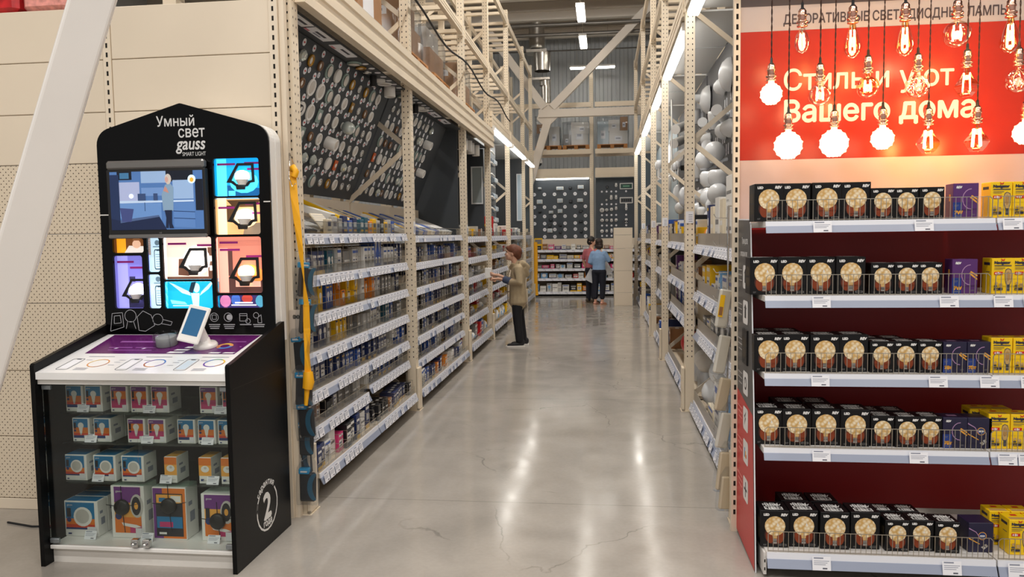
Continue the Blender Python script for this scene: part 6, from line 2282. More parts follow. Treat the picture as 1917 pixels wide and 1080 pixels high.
# bulbs in black holders
hold = M('holder_black', (18, 18, 20), .35)
for wn, fx, fz, sc, em in (('cyan', .58, .17, 1.0, (225, 250, 255)), ('warm', .6, .14, 1.05, (255, 246, 228)), ('red', .6, .12, 1.1, (255, 226, 170)), ('pink', .6, .1, 1.05, (255, 250, 242)), ('purple', .66, .1, .95, (245, 245, 255))):
    x0, x1, z0, z1 = WIN[wn]
    cx_, cz_ = x0 + (x1 - x0) * fx, z0 + (z1 - z0) * fz
    t = obj('bulb_holder', None, ks, (cx_, 4.212, cz_))
    s = sc * .075
    mb = MB()

    def P2(u, v):
        return (u * s, v * s)
    out = [P2(-1.15, .55), P2(-.25, 2.0), P2(1.05, 2.0), P2(1.1, .55), P2(.75, .5), P2(.55, .25), P2(.35, .2), P2(.3, -.0), P2(-.35, -.0), P2(-.4, .25), P2(-.75, .5)]
    inn = [P2(-.75, .7), P2(-.15, 1.8), P2(.87, 1.8), P2(.9, .72), P2(.65, .66), P2(.45, .42), P2(-.35, .42), P2(-.6, .66)]
    obj('frame', plate_with_holes(out, [inn], -.004, .004, hold, 'frame'), t)
    mb = MB()
    mb.lathe([(.30 * s, .35 * s), (.5 * s, .75 * s)], WHITE, n=18)
    mb.obj('collar', t, loc=(.12 * s, 0, 0))
    mb = MB()
    mb.lathe([(.5 * s, .75 * s), (.56 * s, .95 * s), (.52 * s, 1.2 * s), (.36 * s, 1.38 * s), (.15 * s, 1.45 * s), (0, 1.46 * s)], M('kiosk_bulb_' + wn, em, .4, emit=7 if wn != 'cyan' else 4), n=18)
    mb.obj('bulb', t, loc=(.12 * s, 0, 0))
# white line icons and bulb outlines on the black band
mb = MB()
ICO = M('icon_grey', (176, 178, 182), .5)


def stroke(pts, w=.0028, closed=False):
    pp = list(pts) + ([pts[0]] if closed else [])
    for (a, b), (c, d) in zip(pp[:-1], pp[1:]):
        mb.bar((a, 4.199, b), (c, 4.199, d), w, .001, ICO, up=(0, 1, 0))


def circ(x, z, r, n=18, a0=0, a1=2 * PI):
    stroke([(x + r * math.cos(a0 + (a1 - a0) * i / n), z + r * math.sin(a0 + (a1 - a0) * i / n)) for i in range(n + 1)])


stroke([(-2.9, 1.165), (-2.885, 1.27), (-2.82, 1.275), (-2.815, 1.19), (-2.9, 1.165)])
stroke([(-2.875, 1.21), (-2.872, 1.255), (-2.835, 1.258), (-2.83, 1.215)], closed=True)
circ(-2.77, 1.255, .036)
stroke([(-2.8, 1.18), (-2.79, 1.222), (-2.752, 1.222), (-2.74, 1.18)])
stroke([(-2.72, 1.17), (-2.728, 1.25), (-2.69, 1.285), (-2.64, 1.26), (-2.62, 1.2), (-2.68, 1.165), (-2.72, 1.17)])
circ(-2.6, 1.235, .032)
stroke([(-2.58, 1.21), (-2.52, 1.2), (-2.51, 1.22), (-2.57, 1.235)])
mb.obj('bulb_outline_drawing', ks)
mb = MB()
circ(-2.25, 1.247, .025)
stroke([(-2.263, 1.235), (-2.263, 1.26), (-2.237, 1.26), (-2.237, 1.235)], closed=True)
circ(-2.165, 1.247, .025)
mb.disc((-2.158, 4.1985, 1.247), .017, ICO, n=14)
stroke([(-2.095, 1.225), (-2.095, 1.268), (-2.05, 1.268), (-2.05, 1.225)], closed=True)
stroke([(-2.095, 1.256), (-2.05, 1.256)])
circ(-2.045, 1.225, .014)
circ(-1.995, 1.258, .016)
stroke([(-1.985, 1.215), (-1.985, 1.245), (-1.965, 1.262), (-1.962, 1.215)], closed=True)
for x, n_ in ((-2.25, 3), (-2.16, 3), (-2.06, 1), (-1.98, 2)):
    for k in range(n_):
        mb.box(x - .035 + .004 * k, x + .035 - .004 * k, 4.1985, 4.1993, 1.202 - .011 * k, 1.207 - .011 * k, ICO)
mb.obj('line_icons', ks)
# side panels, cabinet
for sx, xx in ((0, kx0 - .012), (1, kx1 - .012)):
    mb = MB()
    mb.prism([(3.595, 0.0), (3.595, 1.062), (3.605, 1.072), (3.66, 1.082), (4.24, 1.215), (4.27, 1.215), (4.27, 0.0)], 'x', xx, xx + .024, BLACKP)
    if sx:
        mb.box(xx + .0238, xx + .0243, 3.62, 4.26, .944, .9455, M('panel_seam', (52, 46, 40), .6))
    p = mb.obj('side_panel', ks)
    if sx:
        lg = MB()
        LW = M('logo_white', (232, 232, 230), .5)
        X, cy_, cz_, r = xx + .0243, 3.962, .222, .128

        def lseg(a0, a1, n=14):
            for i in range(n):
                a, b = a0 + (a1 - a0) * i / n, a0 + (a1 - a0) * (i + 1) / n
                ri, ro = r - .007, r + .004
                lg.poly([(X, cy_ + ri * math.cos(a), cz_ + ri * math.sin(a)), (X, cy_ + ro * math.cos(a), cz_ + ro * math.sin(a)), (X, cy_ + ro * math.cos(b), cz_ + ro * math.sin(b)), (X, cy_ + ri * math.cos(b), cz_ + ri * math.sin(b))], LW)
        lseg(math.radians(-225), math.radians(42))
        lseg(math.radians(155), math.radians(180))
        for i, ch_ in enumerate('гарантия'):
            a = math.radians(140 - i * 12.2)
            tn = (0, math.sin(a), -math.cos(a))
            lg.text(ch_, .048, LW, FR((X, cy_ + (r - .006) * math.cos(a), cz_ + (r - .006) * math.sin(a)), tn, (0, math.cos(a), math.sin(a))), 'CENTER', .0016)
        lg.text('2', .2, LW, FR((X, cy_ + .0, cz_ - .062), (0, 1, 0), (0, 0, 1)), 'CENTER', .007)
        lg.text('года', .05, LW, FR((X, cy_, cz_ - .102), (0, 1, .0), (0, 0, 1)), 'CENTER', .0018)
        lg.obj('guarantee_logo', ks)
mb = MB()
mb.box(kx0 + .013, kx1 - .013, 4.22, 4.24, .1, 1.1, M('cabinet_back', (22, 24, 26), .4))
mb.obj('cabinet_back', ks)
mb = MB()
mb.box(kx0 + .013, kx1 - .013, 3.66, 4.21, 0.0, .078, M('plinth_white', (226, 222, 216), .45))
mb.obj('plinth', ks)
mb = MB()
mb.rbox(kx0 + .013, kx1 - .013, 3.635, 4.215, .079, .1, WHITE, .003)
mb.obj('base_shelf', ks)
# inclined counter top with printed face
SL = .2
cz = lambda y: 1.03 + (y - 3.62) * SL
mb = MB()
mb.prism([(3.6, cz(3.6) - .036), (3.6, cz(3.6)), (4.198, cz(4.198)), (4.198, cz(4.198) - .036)], 'x', kx0 + .014, kx1 - .014, M('counter_white', (240, 240, 240), .25))
mb.prism([(3.612, cz(3.6) - .062), (3.612, cz(3.6) - .037), (4.198, cz(4.198) - .037), (4.198, cz(4.198) - .062)], 'x', kx0 + .014, kx1 - .014, M('counter_under', (214, 212, 208), .4))
ct = mb.obj('counter_top', ks)


def cpt(x, y, o=.0006):
    return (x, y - o * SL, cz(y) + o)


mb = MB()
PUR = M('mat_purple', (94, 26, 98), .25)
mb.poly([cpt(-2.84, 3.88), cpt(-1.975, 3.88), cpt(-1.965, 4.19), cpt(-2.87, 4.19)], PUR)
LPU = M('print_lilac', (150, 90, 160), .5)
for x0, x1, y, h in ((-2.75, -2.5, 4.06, .022), (-2.76, -2.62, 3.97, .01), (-2.6, -2.48, 3.97, .01), (-2.74, -2.48, 3.93, .008), (-2.1, -2.0, 4.07, .012), (-2.0, -1.99, 3.99, .012)):
    mb.poly([cpt(x0, y, .001), cpt(x1, y, .001), cpt(x1, y + h, .001), cpt(x0, y + h, .001)], LPU)
for x0, x1, y, h in ((-2.37, -2.28, 3.892, .022), (-2.35, -2.27, 3.93, .022), (-2.31, -2.24, 3.97, .024), (-2.13, -2.07, 3.89, .016), (-2.05, -1.99, 3.89, .016), (-2.72, -2.705, 3.955, .012), (-2.555, -2.54, 3.955, .012)):
    mb.poly([cpt(x0, y, .0014), cpt(x1, y, .0014), cpt(x1 + .01, y + h, .0014), cpt(x0 + .01, y + h, .0014)], PAPER)
mb.obj('purple_mat', ks)
mb = MB()
INK = M('print_ink', (90, 96, 110), .5)


def cring(x, y, r, cols, w=.006, ry=None):
    n = 30
    ry = ry or r
    for i in range(n):
        a, b = 2 * PI * i / n, 2 * PI * (i + 1) / n
        m = cols[int(i * len(cols) / n)]
        mb.poly([cpt(x + (r - w) * math.cos(a), y + (ry - w) * math.sin(a), .0012), cpt(x + r * math.cos(a), y + ry * math.sin(a), .0012), cpt(x + r * math.cos(b), y + ry * math.sin(b), .0012), cpt(x + (r - w) * math.cos(b), y + (ry - w) * math.sin(b), .0012)], m)


def cm(k, c):
    return M('print_' + k, c, .5)


o_, b_, v_, g_, y_, r_ = cm('orange', (220, 150, 80)), cm('blue', (60, 120, 200)), cm('violet', (110, 70, 170)), cm('green', (80, 160, 120)), cm('yellow', (230, 190, 60)), cm('rust', (180, 110, 70))
cring(-2.66, 3.737, .055, [o_, y_, o_, r_])
cring(-2.345, 3.742, .055, [b_, b_, v_, r_, o_, v_], .007)
cring(-2.02, 3.75, .055, [y_, g_, b_, v_, v_, r_], .008)
cring(-2.09, 4.005, .045, [o_, y_, o_, r_, b_, b_], .02)
for x in (-2.84, -2.51, -2.19):
    pts = rrect(x, x + .065, 3.645, 3.8, .012)
    for a, c in zip(pts, pts[1:] + pts[:1]):
        mb.bar(cpt(a[0], a[1], .001), cpt(c[0], c[1], .001), .003, .0006, INK)
    mb.poly([cpt(x + .02, 3.788, .001), cpt(x + .045, 3.788, .001), cpt(x + .045, 3.797, .001), cpt(x + .02, 3.797, .001)], INK)
    if x > -2.5 or x < -2.5:
        mb.poly([cpt(x + .008, 3.66, .0008), cpt(x + .057, 3.66, .0008), cpt(x + .057, 3.78, .0008), cpt(x + .008, 3.78, .0008)], cm('paleblue', (206, 224, 238)) if x > -2.3 else PAPER)
    for k in range(3):
        mb.poly([cpt(x + .1, 3.642 + .012 * k, .001), cpt(x + .17, 3.642 + .012 * k, .001), cpt(x + .17, 3.646 + .012 * k, .001), cpt(x + .1, 3.646 + .012 * k, .001)], GREYTXT)
    for k, (dx, dy) in enumerate(((.25, .06), (.26, .1), (.08, .13), (.27, .13))):
        mb.poly([cpt(x + dx, 3.65 + dy, .001), cpt(x + dx + .035, 3.65 + dy, .001), cpt(x + dx + .035, 3.654 + dy, .001), cpt(x + dx, 3.654 + dy, .001)], GREYTXT)
    mb.poly([cpt(x + .06, 3.83, .001), cpt(x + .21, 3.83, .001), cpt(x + .21, 3.836, .001), cpt(x + .06, 3.836, .001)], GREYTXT)
mb.obj('counter_print', ks)
# glass shelves and doors
GS = glassy('shelf_glass', (226, 238, 232), .02, .06)
for z in (.785, .62, .405):
    mb = MB()
    mb.box(kx0 + .02, kx1 - .02, 3.76, 4.2, z - .012, z - .004, GS)
    mb.obj('glass_shelf', ks)
mid = (kx0 + kx1) / 2 + .0
for k, (x0, x1) in enumerate(((kx0 + .016, mid - .002), (mid + .002, kx1 - .016))):
    mb = MB()
    mb.box(x0, x1, 3.64, 3.644, .105, .965, GLASS)
    d_ = mb.obj('glass_door', ks)
    mb = MB()
    e = x1 - .05 if k == 0 else x0 + .01
    mb.rbox(e, e + .04, 3.622, 3.65, .108, .15, CHROME, .004)
    mb.lathe([(.011, 0), (.011, .014), (0, .014)], CHROME, c=(e + .02, 3.615, .122), n=12)
    mb.obj('lock', d_)
    for zz in (.112, .93):
        mb = MB()
        h0 = x0 if k == 0 else x1 - .05
        mb.rbox(h0, h0 + .05, 3.632, 3.65, zz, zz + .025, M('hinge_grey', (150, 156, 160), .35, .6), .003)
        mb.obj('hinge', d_)

# television
tvt = thing('television', 'wide television showing a person standing in a kitchen, set into the kiosk front', 'television', (-2.55, 4.2, 1.722))
w, h = TV[1] - TV[0], TV[3] - TV[2]
mb = MB()
mb.rbox(-w / 2, w / 2, -.045, -.001, 0, h - .05, BLACKM, .006)
mb.obj('bezel', tvt)
mb = MB()
mb.rbox(-w / 2, w / 2 - .004, -.05, -.001, h - .052, h, M('tv_silver', (128, 126, 124), .35, .5), .012)
mb.rbox(-w / 2 + .0, w / 2, -.05, -.03, -.012, .01, M('tv_silver'), .005)
mb.obj('top_bar', tvt)
mb = MB()
sw, sh = w - .036, h - .1
X0, Z0 = -w / 2 + .022, .036


def SC(k, c, e=.42):
    return M('screen_' + k, c, .12, emit=e)


def spoly(pts, m, k=[0]):
    k[0] += 1
    mb.poly([(X0 + sw * u, -.0456 - .00012 * k[0], Z0 + sh * v) for u, v in pts], m)


DKB, MDB, LTB, DK = SC('navy', (26, 50, 92)), SC('blue', (74, 112, 168)), SC('pale', (140, 168, 205)), SC('dark', (14, 20, 34))
spoly(q_(0, 0, 1, 1), MDB)
spoly(q_(.08, .5, .32, .82), SC('lilac', (160, 170, 205)))
spoly(q_(.34, .8, .62, 1), LTB)
spoly(q_(.34, .58, .58, .72), SC('wall', (104, 138, 190)))
spoly(q_(.08, .86, .24, 1.0), DK)
spoly(q_(.11, .88, .21, .98), SC('window', (60, 110, 150)))
spoly(q_(.61, .82, .9, 1), DK)
spoly(q_(.68, .52, .9, .84), LTB)
spoly(q_(.92, .32, 1, .85), DK)
spoly(((.1, .5), (.9, .5), (.9, .47), (.1, .46)), SC('worktop', (180, 200, 225)))
spoly(((.1, .46), (.55, .46), (.55, .14), (.1, .2)), SC('cabinet', (96, 134, 188)))
spoly(((.68, .46), (.91, .46), (.91, .02), (.68, .04)), SC('cabinet2', (84, 122, 178)))
for v in (.18, .3):
    spoly(((.68, v + .02), (.91, v), (.91, v - .012), (.68, v + .008)), DKB)
spoly(q_(.37, .32, .376, .47), DKB)
spoly(q_(.0, .0, .1, .95), SC('curtain', (28, 44, 80)))
spoly(((.0, .0), (.6, .0), (.52, .24), (.1, .16), (.0, .2)), SC('table', (22, 34, 66)))
spoly(((.1, .17), (.52, .25), (.53, .22), (.1, .12)), SC('table_edge', (70, 90, 130)))
spoly(((.1, .38), (.25, .36), (.22, .14), (.12, .14)), SC('chair', (60, 70, 120)))
for u in (.3, .34, .47):
    spoly(q_(u, .5, u + .045, .62), SC('kettle', (50, 70, 110)))
spoly(el(.23, .58, .025, .04), SC('lamp', (215, 225, 240), 1))
spoly(((.57, .32), (.68, .32), (.69, .72), (.65, .8), (.6, .76), (.56, .6)), SC('cardigan', (122, 148, 172)))
spoly(((.585, .33), (.64, .33), (.62, .02), (.59, .03), (.6, .2)), SC('jeans', (20, 30, 56)))
spoly(((.62, .33), (.665, .33), (.66, .1), (.68, .02), (.63, .02)), SC('jeans', None))
spoly(el(.635, .86, .035, .09), SC('hair', (190, 180, 170)))
spoly(el(.62, .85, .018, .05), SC('face', (190, 150, 140)))
spoly(((.58, .66), (.64, .62), (.62, .7), (.6, .74)), SC('hands', (180, 130, 120)))
spoly(el(.888, .85, .042, .075), SC('badge', (190, 222, 235), .9))
spoly(el(.888, .84, .022, .04), SC('badge_y', (222, 150, 50), .9))
mb.obj('screen', tvt)
mb = MB()
mb.text('LG', .012, M('tv_logo', (150, 150, 150), .4), FR((.02, -.0456, .014), (1, 0, 0), (0, 0, 1)), 'CENTER')
mb.obj('logo', tvt)

# tablet on its stand, clear-cased puck lamp
tb = thing('tablet_stand', 'white tablet in a tilted white stand on the purple counter mat', 'tablet', (-2.2, 4.0, cz(4.0)))
tb.rotation_euler = (math.atan(SL), 0, 0)
mb = MB()
mb.lathe([(.065, .001), (.065, .01), (.058, .02), (.03, .026), (.026, .05), (.0, .05)], WHITE, n=24)
mb.obj('base', tb)
mb = MB()
mb.tube([(.0, 0, .03), (-.005, -.01, .07), (-.015, -.02, .11)], [.028, .026, .03], WHITE, 12)
mb.obj('arm', tb)
T = Matrix.Translation((-.02, -.05, .145)) @ Matrix.Rotation(.24, 4, 'Y') @ Matrix.Rotation(-.6, 4, 'X') @ Matrix.Rotation(-.1, 4, 'Z')
mb = MB()
mb.T = T
mb.rbox(-.064, .064, -.008, .008, -.105, .105, WHITE, .006)
mb.obj('case', tb)
mb = MB()
mb.T = T
mb.box(-.046, .046, -.0092, -.0081, -.065, .085, M('tablet_screen', (44, 92, 130), .1, emit=.35))
mb.obj('screen', tb)
pu = thing('lamp_puck', 'round grey puck lamp in a clear acrylic case on the purple counter mat', 'lamp', (-2.44, 4.02, cz(4.02)), 0)
pu.rotation_euler = (math.atan(SL), 0, 0)
mb = MB()
mb.lathe([(.056, .002), (.056, .05), (.05, .054), (0, .054)], M('puck_grey', (150, 152, 154), .4), n=28)
mb.obj('lamp', pu)
mb = MB()
mb.lathe([(.066, .001), (.066, .062), (.068, .066), (.064, .068), (0, .069)], CLEAR, n=28)
for k in range(4):
    a = PI / 4 + k * PI / 2
    mb.bar((.067 * math.cos(a), .067 * math.sin(a), 0), (.067 * math.cos(a), .067 * math.sin(a), .075), .006, .004, CLEAR)
mb.obj('clear_case', pu)

# boxed lamps behind the glass
gb = {'teal': M('box_teal', (24, 118, 170), .45), 'mag': M('box_magenta', (192, 52, 110), .45), 'or': M('box_orange', (226, 120, 34), .45), 'vio': M('box_violet', (110, 48, 128), .45), 'am': M('box_amber', (240, 170, 70), .45), 'nav': M('box_navy', (28, 52, 110), .45), 'wh': M('box_white', (234, 232, 228), .45), 'grl': M('box_lens', (196, 192, 186), .4), 'dk': M('box_dark', (36, 34, 40), .45), 'red': M('box_red', (206, 64, 34), .45)}


def gbox(w, h, d, kind_):
    g = gb
    icons = (('r', .1, .55, .22, .8, g['dk']), ('c', .16, .47, .065, g['nav']))
    if kind_ == 'blue':
        ft = (('r', .06, .16, .9, .96, g['teal']), ('r', .06, .34, .9, .6, g['or']), ('r', .06, .26, .9, .36, g['red']), ('r', .06, .16, .78, .27, g['nav']), ('c', .5, .68, .17, g['wh'], .17), ('p', ((.38, .6), (.62, .6), (.56, .36), (.44, .36)), g['wh']), ('r', .45, .3, .55, .37, g['grl'])) + icons
    elif kind_ == 'magenta':
        ft = (('r', .06, .16, .9, .96, g['mag']), ('r', .06, .5, .9, .96, g['or']), ('r', .06, .8, .9, .96, g['vio']), ('c', .5, .66, .17, g['wh'], .17), ('p', ((.38, .6), (.62, .6), (.56, .34), (.44, .34)), g['wh']), ('r', .45, .28, .55, .35, g['grl'])) + icons
    elif kind_ == 'down':
        ft = (('r', .06, .2, .9, .96, g['teal']), ('r', .06, .26, .9, .5, g['or']), ('r', .06, .2, .9, .34, g['red']), ('r', .06, .2, .68, .25, g['nav']), ('c', .56, .56, .27, g['wh'], .27), ('c', .55, .57, .2, g['grl'], .2)) + icons
    elif kind_ == 'small':
        ft = (('r', .0, .3, 1, .98, g['am']), ('r', 0, .7, 1, .98, g['or']), ('c', .5, .56, .33, g['wh'], .26), ('c', .52, .6, .12, g['grl'], .1), ('r', .58, .36, .82, .42, g['am']), ('r', .15, .1, .4, .18, g['nav']), ('r', .3, .12, .9, .14, g['grl']))
    elif kind_ == 'strip':
        ft = (('r', .1, .1, .9, .98, g['am']), ('r', .1, .68, .9, .98, g['vio']), ('r', .1, .1, .9, .4, g['or']), ('r', .55, .1, .9, .24, g['mag']), ('c', .78, .62, .2, g['grl'], .34), ('c', .76, .62, .14, g['dk'], .27), ('c', .76, .62, .06, g['am'], .1), ('p', ((.3, .3), (.75, .26), (.9, .22), (.7, .2), (.35, .24)), g['wh']), ('r', .14, .4, .26, .7, g['dk'])) + (('c', .22, .42, .1, g['nav']),)
    else:
        ft = (('r', .02, .02, .98, .98, g['or']), ('r', .02, .02, .3, .98, g['vio']), ('r', .1, .06, .9, .88, g['dk']), ('r', .12, .7, .88, .86, g['am']), ('r', .2, .72, .4, .8, g['teal']), ('r', .55, .72, .85, .84, g['wh']), ('r', .12, .22, .88, .44, g['teal']), ('r', .2, .24, .6, .34, g['mag']), ('r', .18, .1, .4, .14, g['wh']))
    extra = ()
    if kind_ in ('blue', 'magenta', 'down'):
        extra = (('r', .68, .06, .94, .28, M('box_patch', (222, 222, 226), .5)), ('r', .12, .06, .22, .1, g['nav']), ('t', 'gauss', .12, .87, .075, g['wh'], 'LEFT'))
    elif kind_ == 'strip':
        extra = (('t', 'gauss', .16, .88, .06, g['wh'], 'LEFT'), ('r', .72, .02, .96, .2, M('box_patch')))
    top = (('r', .05, .05, .95, .95, {'blue': g['teal'], 'down': g['teal'], 'small': g['am']}.get(kind_, g['wh'])),)
    side = ((1, .3, .3, .7, .5, GREYTXT), (1, .2, .62, .5, .7, GREYTXT))
    return carton(w, d, h, g['wh'], ft + extra, top, side, .002)


KN = {'blue': 'blue and orange bulb box', 'magenta': 'magenta and orange bulb box', 'down': 'blue downlight box', 'small': 'small orange sensor box', 'strip': 'violet and amber light strip box', 'window': 'tall windowed violet and orange kit box'}
glassrow = [(.7815 + .0, [(-2.845, 'blue'), (-2.733, 'blue'), (-2.586, 'magenta'), (-2.47, 'magenta'), (-2.353, 'magenta'), (-2.079, 'magenta'), (-1.955, 'magenta')], .1, .143, 'top'),
            (.6165, [(-2.815, 'blue'), (-2.692, 'blue'), (-2.496, 'magenta'), (-2.379, 'magenta'), (-2.212, 'blue'), (-2.097, 'blue'), (-1.985, 'blue')], .1, .13, 'second'),
            (.4015, [(-2.86, 'down'), (-2.69, 'down'), (-2.528, 'down'), (-2.31, 'small'), (-2.115, 'small'), (-1.99, 'small')], .13, .142, 'third')]
for z, row, w, h, nm in glassrow:
    for i, (x, kd) in enumerate(row):
        ww = .07 if kd == 'small' else w
        obj('bulb_box', gbox(ww, h, .12, kd), None, (x, 3.785, z), 0, label='%s, %s from the slanting-tube side on the %s glass shelf' % (KN[kd], nth(i + 1), nm), cat='box', group='boxes on the glass shelves')
        # a second box right behind it
        if kd != 'small' and i % 2 == 1:
            obj('bulb_box', gbox(ww, h, .12, kd), None, (x, 3.91, z), 0, label='%s behind the %s one on the %s glass shelf' % (KN[kd], nth(i + 1), nm), cat='box', group='boxes on the glass shelves')
for i, (x, kd, w, h) in enumerate(((-2.825, 'down', .2, .195), (-2.55, 'strip', .19, .286), (-2.312, 'window', .19, .284), (-2.04, 'strip', .185, .255))):
    n_ = 3 if i == 0 else 1
    for q in range(n_):
        obj('bulb_box', gbox(w, h, .08 if i == 0 else .12, kd), None, (x, 3.76 + q * .085, .101), 0, label='%s on the cabinet floor, %s' % (KN[kd], (('front', 'middle', 'rear')[q] + ' of three near the slanting tube') if i == 0 else ('', 'behind the door locks', 'in the middle', 'nearest the aisle')[i]), cat='box', group='boxes on the cabinet floor')
    if i:
        t = thing('security_tag', 'round black alarm tag strapped to the %s' % ('', 'light strip box behind the door locks', 'windowed kit box', 'light strip box nearest the aisle')[i], 'alarm tag', (x + (.0, .03, .0, -.0)[i] - (.0, .06, .0, 0)[i], 3.759, .101 + (.0, .17, .185, .11)[i]), 0, 'alarm tags')
        mb = MB()
        mb.T = Matrix.Rotation(PI / 2, 4, 'X')
        mb.lathe([(.043, 0), (.043, .012), (.036, .02), (0, .021)], M('tag_black', (18, 18, 18), .4), n=20)
        mb.obj('puck', t)
        mb = MB()
        mb.tube([(-w / 2, .001, .01), (0, -.004, 0), (w / 2, .001, .02)], .002, BLACKM, 5)
        mb.tube([(0.01, .0, -.14 if i != 3 else -.1), (0, -.004, 0), (-.005, 0, h * .4)], .002, BLACKM, 5)
        mb.obj('cord', t)
for i, (x, z) in enumerate(((-2.79, .7815), (-2.41, .7815), (-2.01, .7815), (-2.755, .6165), (-2.43, .6165), (-2.09, .6165), (-2.725, .4015), (-2.335, .4015), (-2.07, .4015), (-2.75, .1015), (-2.425, .1015), (-2.05, .1015))):
    T = Matrix.Translation((x, 3.772 if z > .2 else 3.72, z)) @ Matrix.Rotation(-.35, 4, 'X')
    obj('price_card', card_mesh(.068, .045), None, mat=T, label='white price card before the boxes, %s from the tube side, %s' % (nth(i % 3 + 1), ('top glass shelf', 'second glass shelf', 'third glass shelf', 'cabinet floor')[i // 3]), cat='price tag', group='price cards in the kiosk cabinet')
# cable on the floor by the wall
mb = MB()
mb.tube([(-3.6, 4.15, .006), (-3.4, 4.1, .006), (-3.22, 4.12, .006), (-3.05, 4.2, .006), (-2.95, 4.3, .008)], .006, BLACKM, 6)
mb.obj('power_cable', None, label='black cable lying on the floor beside the kiosk', cat='cable')
# ------------------------------------------------------------------ bulb display with the red banner
BYF = 4.4
bx0, bx1 = .742, 3.2
ban = thing('banner_panel', 'printed red banner panel with white Russian lettering behind the hanging bulbs', 'banner', (0, BYF, 0))


def bpanel(name, z0, z1, m, d=0.0):
    mb = MB()
    mb.box(bx0, bx1, 0 - d, .02, z0, z1, m)
    return mb.obj(name, ban)


REDB = M('banner_red', (178, 44, 22), .27, noise=.05, nscale=3)
bpanel('dark_band', 2.915, 3.5, M('banner_brown', (84, 74, 74), .4))
bpanel('light_band', 2.782, 2.9145, M('banner_grey', (188, 176, 172), .38))
bpanel('red_field', 2.09, 2.7815, REDB)
bpanel('white_field', 1.735, 2.0895, M('banner_white', (206, 180, 172), .32))
DKR = M('back_red', (150, 14, 18), .45)
mb = MB()
mb.box(bx0, bx1, 0, .02, .16, 1.73, DKR)
mb.obj('lower_red_panel', ban)
mb = MB()
WL = M('banner_letters', (240, 224, 206), .4)


def bl2(s, x, z, size, m=WL, bold=.004, xs=1.0):
    mb.text(s, size, m, FR((x, -.0012, z), (1, 0, 0), (0, 0, 1)), 'LEFT', bold, 0, 1.0, xs)


bl2('Стиль и уют', .965, 2.462, .155, WL, .002, .96)
bl2('Вашего дома', .965, 2.292, .16, WL, .0042, .97)
mb.obj('headline_lettering', ban)
mb = MB()
bl2('ДЕКОРАТИВНЫЕ СВЕТОДИОДНЫЕ ЛАМПЫ', .965, 2.815, .07, M('banner_ink', (70, 58, 60), .5), .0015, .755)
mb.obj('band_lettering', ban)
slotted('slotted cream post at the edge of the red banner', .722, 4.385, 3.6, .034, 'slotted posts of the bulb display')

# side sign: grey and red board standing across the shelf ends
sg = thing('side_sign', 'tall grey and red information board closing the end of the bulb shelves', 'sign board', (0, 0, 0))
sgr, srd = M('sign_grey', (84, 82, 82), .4), M('sign_red', (196, 44, 42), .4)
SX = .735
mb = MB()
out = [(4.55, .0), (3.86, .0), (4.13, 1.74), (4.155, 1.76), (4.55, 1.765)]
out = [(4.47, .02), (3.85, .0), (3.93, .8), (4.05, 1.735), (4.08, 1.757), (4.47, 1.765)]
mb.prism(out, 'x', SX, SX + .008, sgr)
mb.obj('board', sg)
mb = MB()
mb.poly([(SX - .0006, 4.468, .024), (SX - .0006, 4.468, .84), (SX - .0006, 3.935, .775), (SX - .0006, 3.932, .77), (SX - .0006, 3.856, .004)], srd)
mb.obj('red_field', sg)
mb = MB()
for (a, b) in zip(out[1:-1], out[2:]):
    mb.bar((SX + .004, a[0], a[1]), (SX + .004, b[0], b[1]), .012, .005, PAPER, up=(1, 0, 0))
mb.obj('white_edge', sg)
FRT = lambda y, z: FR((SX - .001, y, z), (0, -1, 0), (0, 0, 1))
mb = MB()
SW = M('sign_white', (226, 224, 222), .5)
mb.text('Преимущества', .046, SW, FRT(4.27, 1.635), 'LEFT', .001, 0, 1.0, .5)
mb.text('светодиодных ламп', .04, SW, FRT(4.31, 1.57), 'LEFT', .001, 0, 1.0, .5)
mb.obj('lettering', sg)
for k, zc in enumerate((1.46, 1.275, 1.085, .90, .71, .535, .335)):
    yc = 4.16 - .008 * k
    t = obj('icon_tile', None, sg, (SX, yc, zc))
    mb = MB()
    pts = rrect(-.07, .07, -.062, .062, .02)
    mb.poly([(-.0012, -u, v) for u, v in pts][::-1], SW)
    mb.obj('tile', t)
    mb = MB()
    dk = M('sign_icon', (60, 58, 60), .5)
    if k in (0, 1):
        mb.box(-.002, -.0014, -.02, .02, -.03, .02, dk)
        mb.poly([(-.0018, -.035, .02), (-.0018, .035, .02), (-.0018, 0, .045)], dk)
    elif k in (2, 3):
        mb.poly([(-.0018, .035 * math.cos(a * PI / 8), .035 * math.sin(a * PI / 8)) for a in range(16)], dk)
        mb.poly([(-.0022, .022 * math.cos(a * PI / 8), .022 * math.sin(a * PI / 8)) for a in range(16)], SW)
        mb.box(-.0028, -.0022, -.003, .003, 0, .018, dk)
    elif k == 4:
        mb.poly([(-.0018, .03, -.04), (-.0018, -.01, .005), (-.0018, .015, .005), (-.0018, -.02, .045), (-.0018, .035, .01), (-.0018, .01, .008)], dk)
    elif k == 5:
        for q, c in enumerate(((200, 60, 40), (230, 180, 40), (60, 120, 190))):
            mb.box(-.002, -.0014, -.03 + .021 * q, -.012 + .021 * q, -.03, -.01 + .015 * q, M('icon_bar_%d' % q, c, .5))
    else:
        mb.box(-.002, -.0014, -.04, .04, -.006, .006, dk)
        mb.box(-.002, -.0014, -.006, .006, -.04, .04, dk)
    mb.obj('icon', t)
    mb = MB()
    for q in range(3):
        L = (.15, .12, .1)[q]
        mb.box(-.0018, -.001, .1, .1 + L, .03 - .028 * q, .036 - .028 * q, M('sign_text', (168, 164, 162), .5) if k < 4 else M('sign_text_red', (226, 140, 136), .5))
    mb.obj('caption', t)

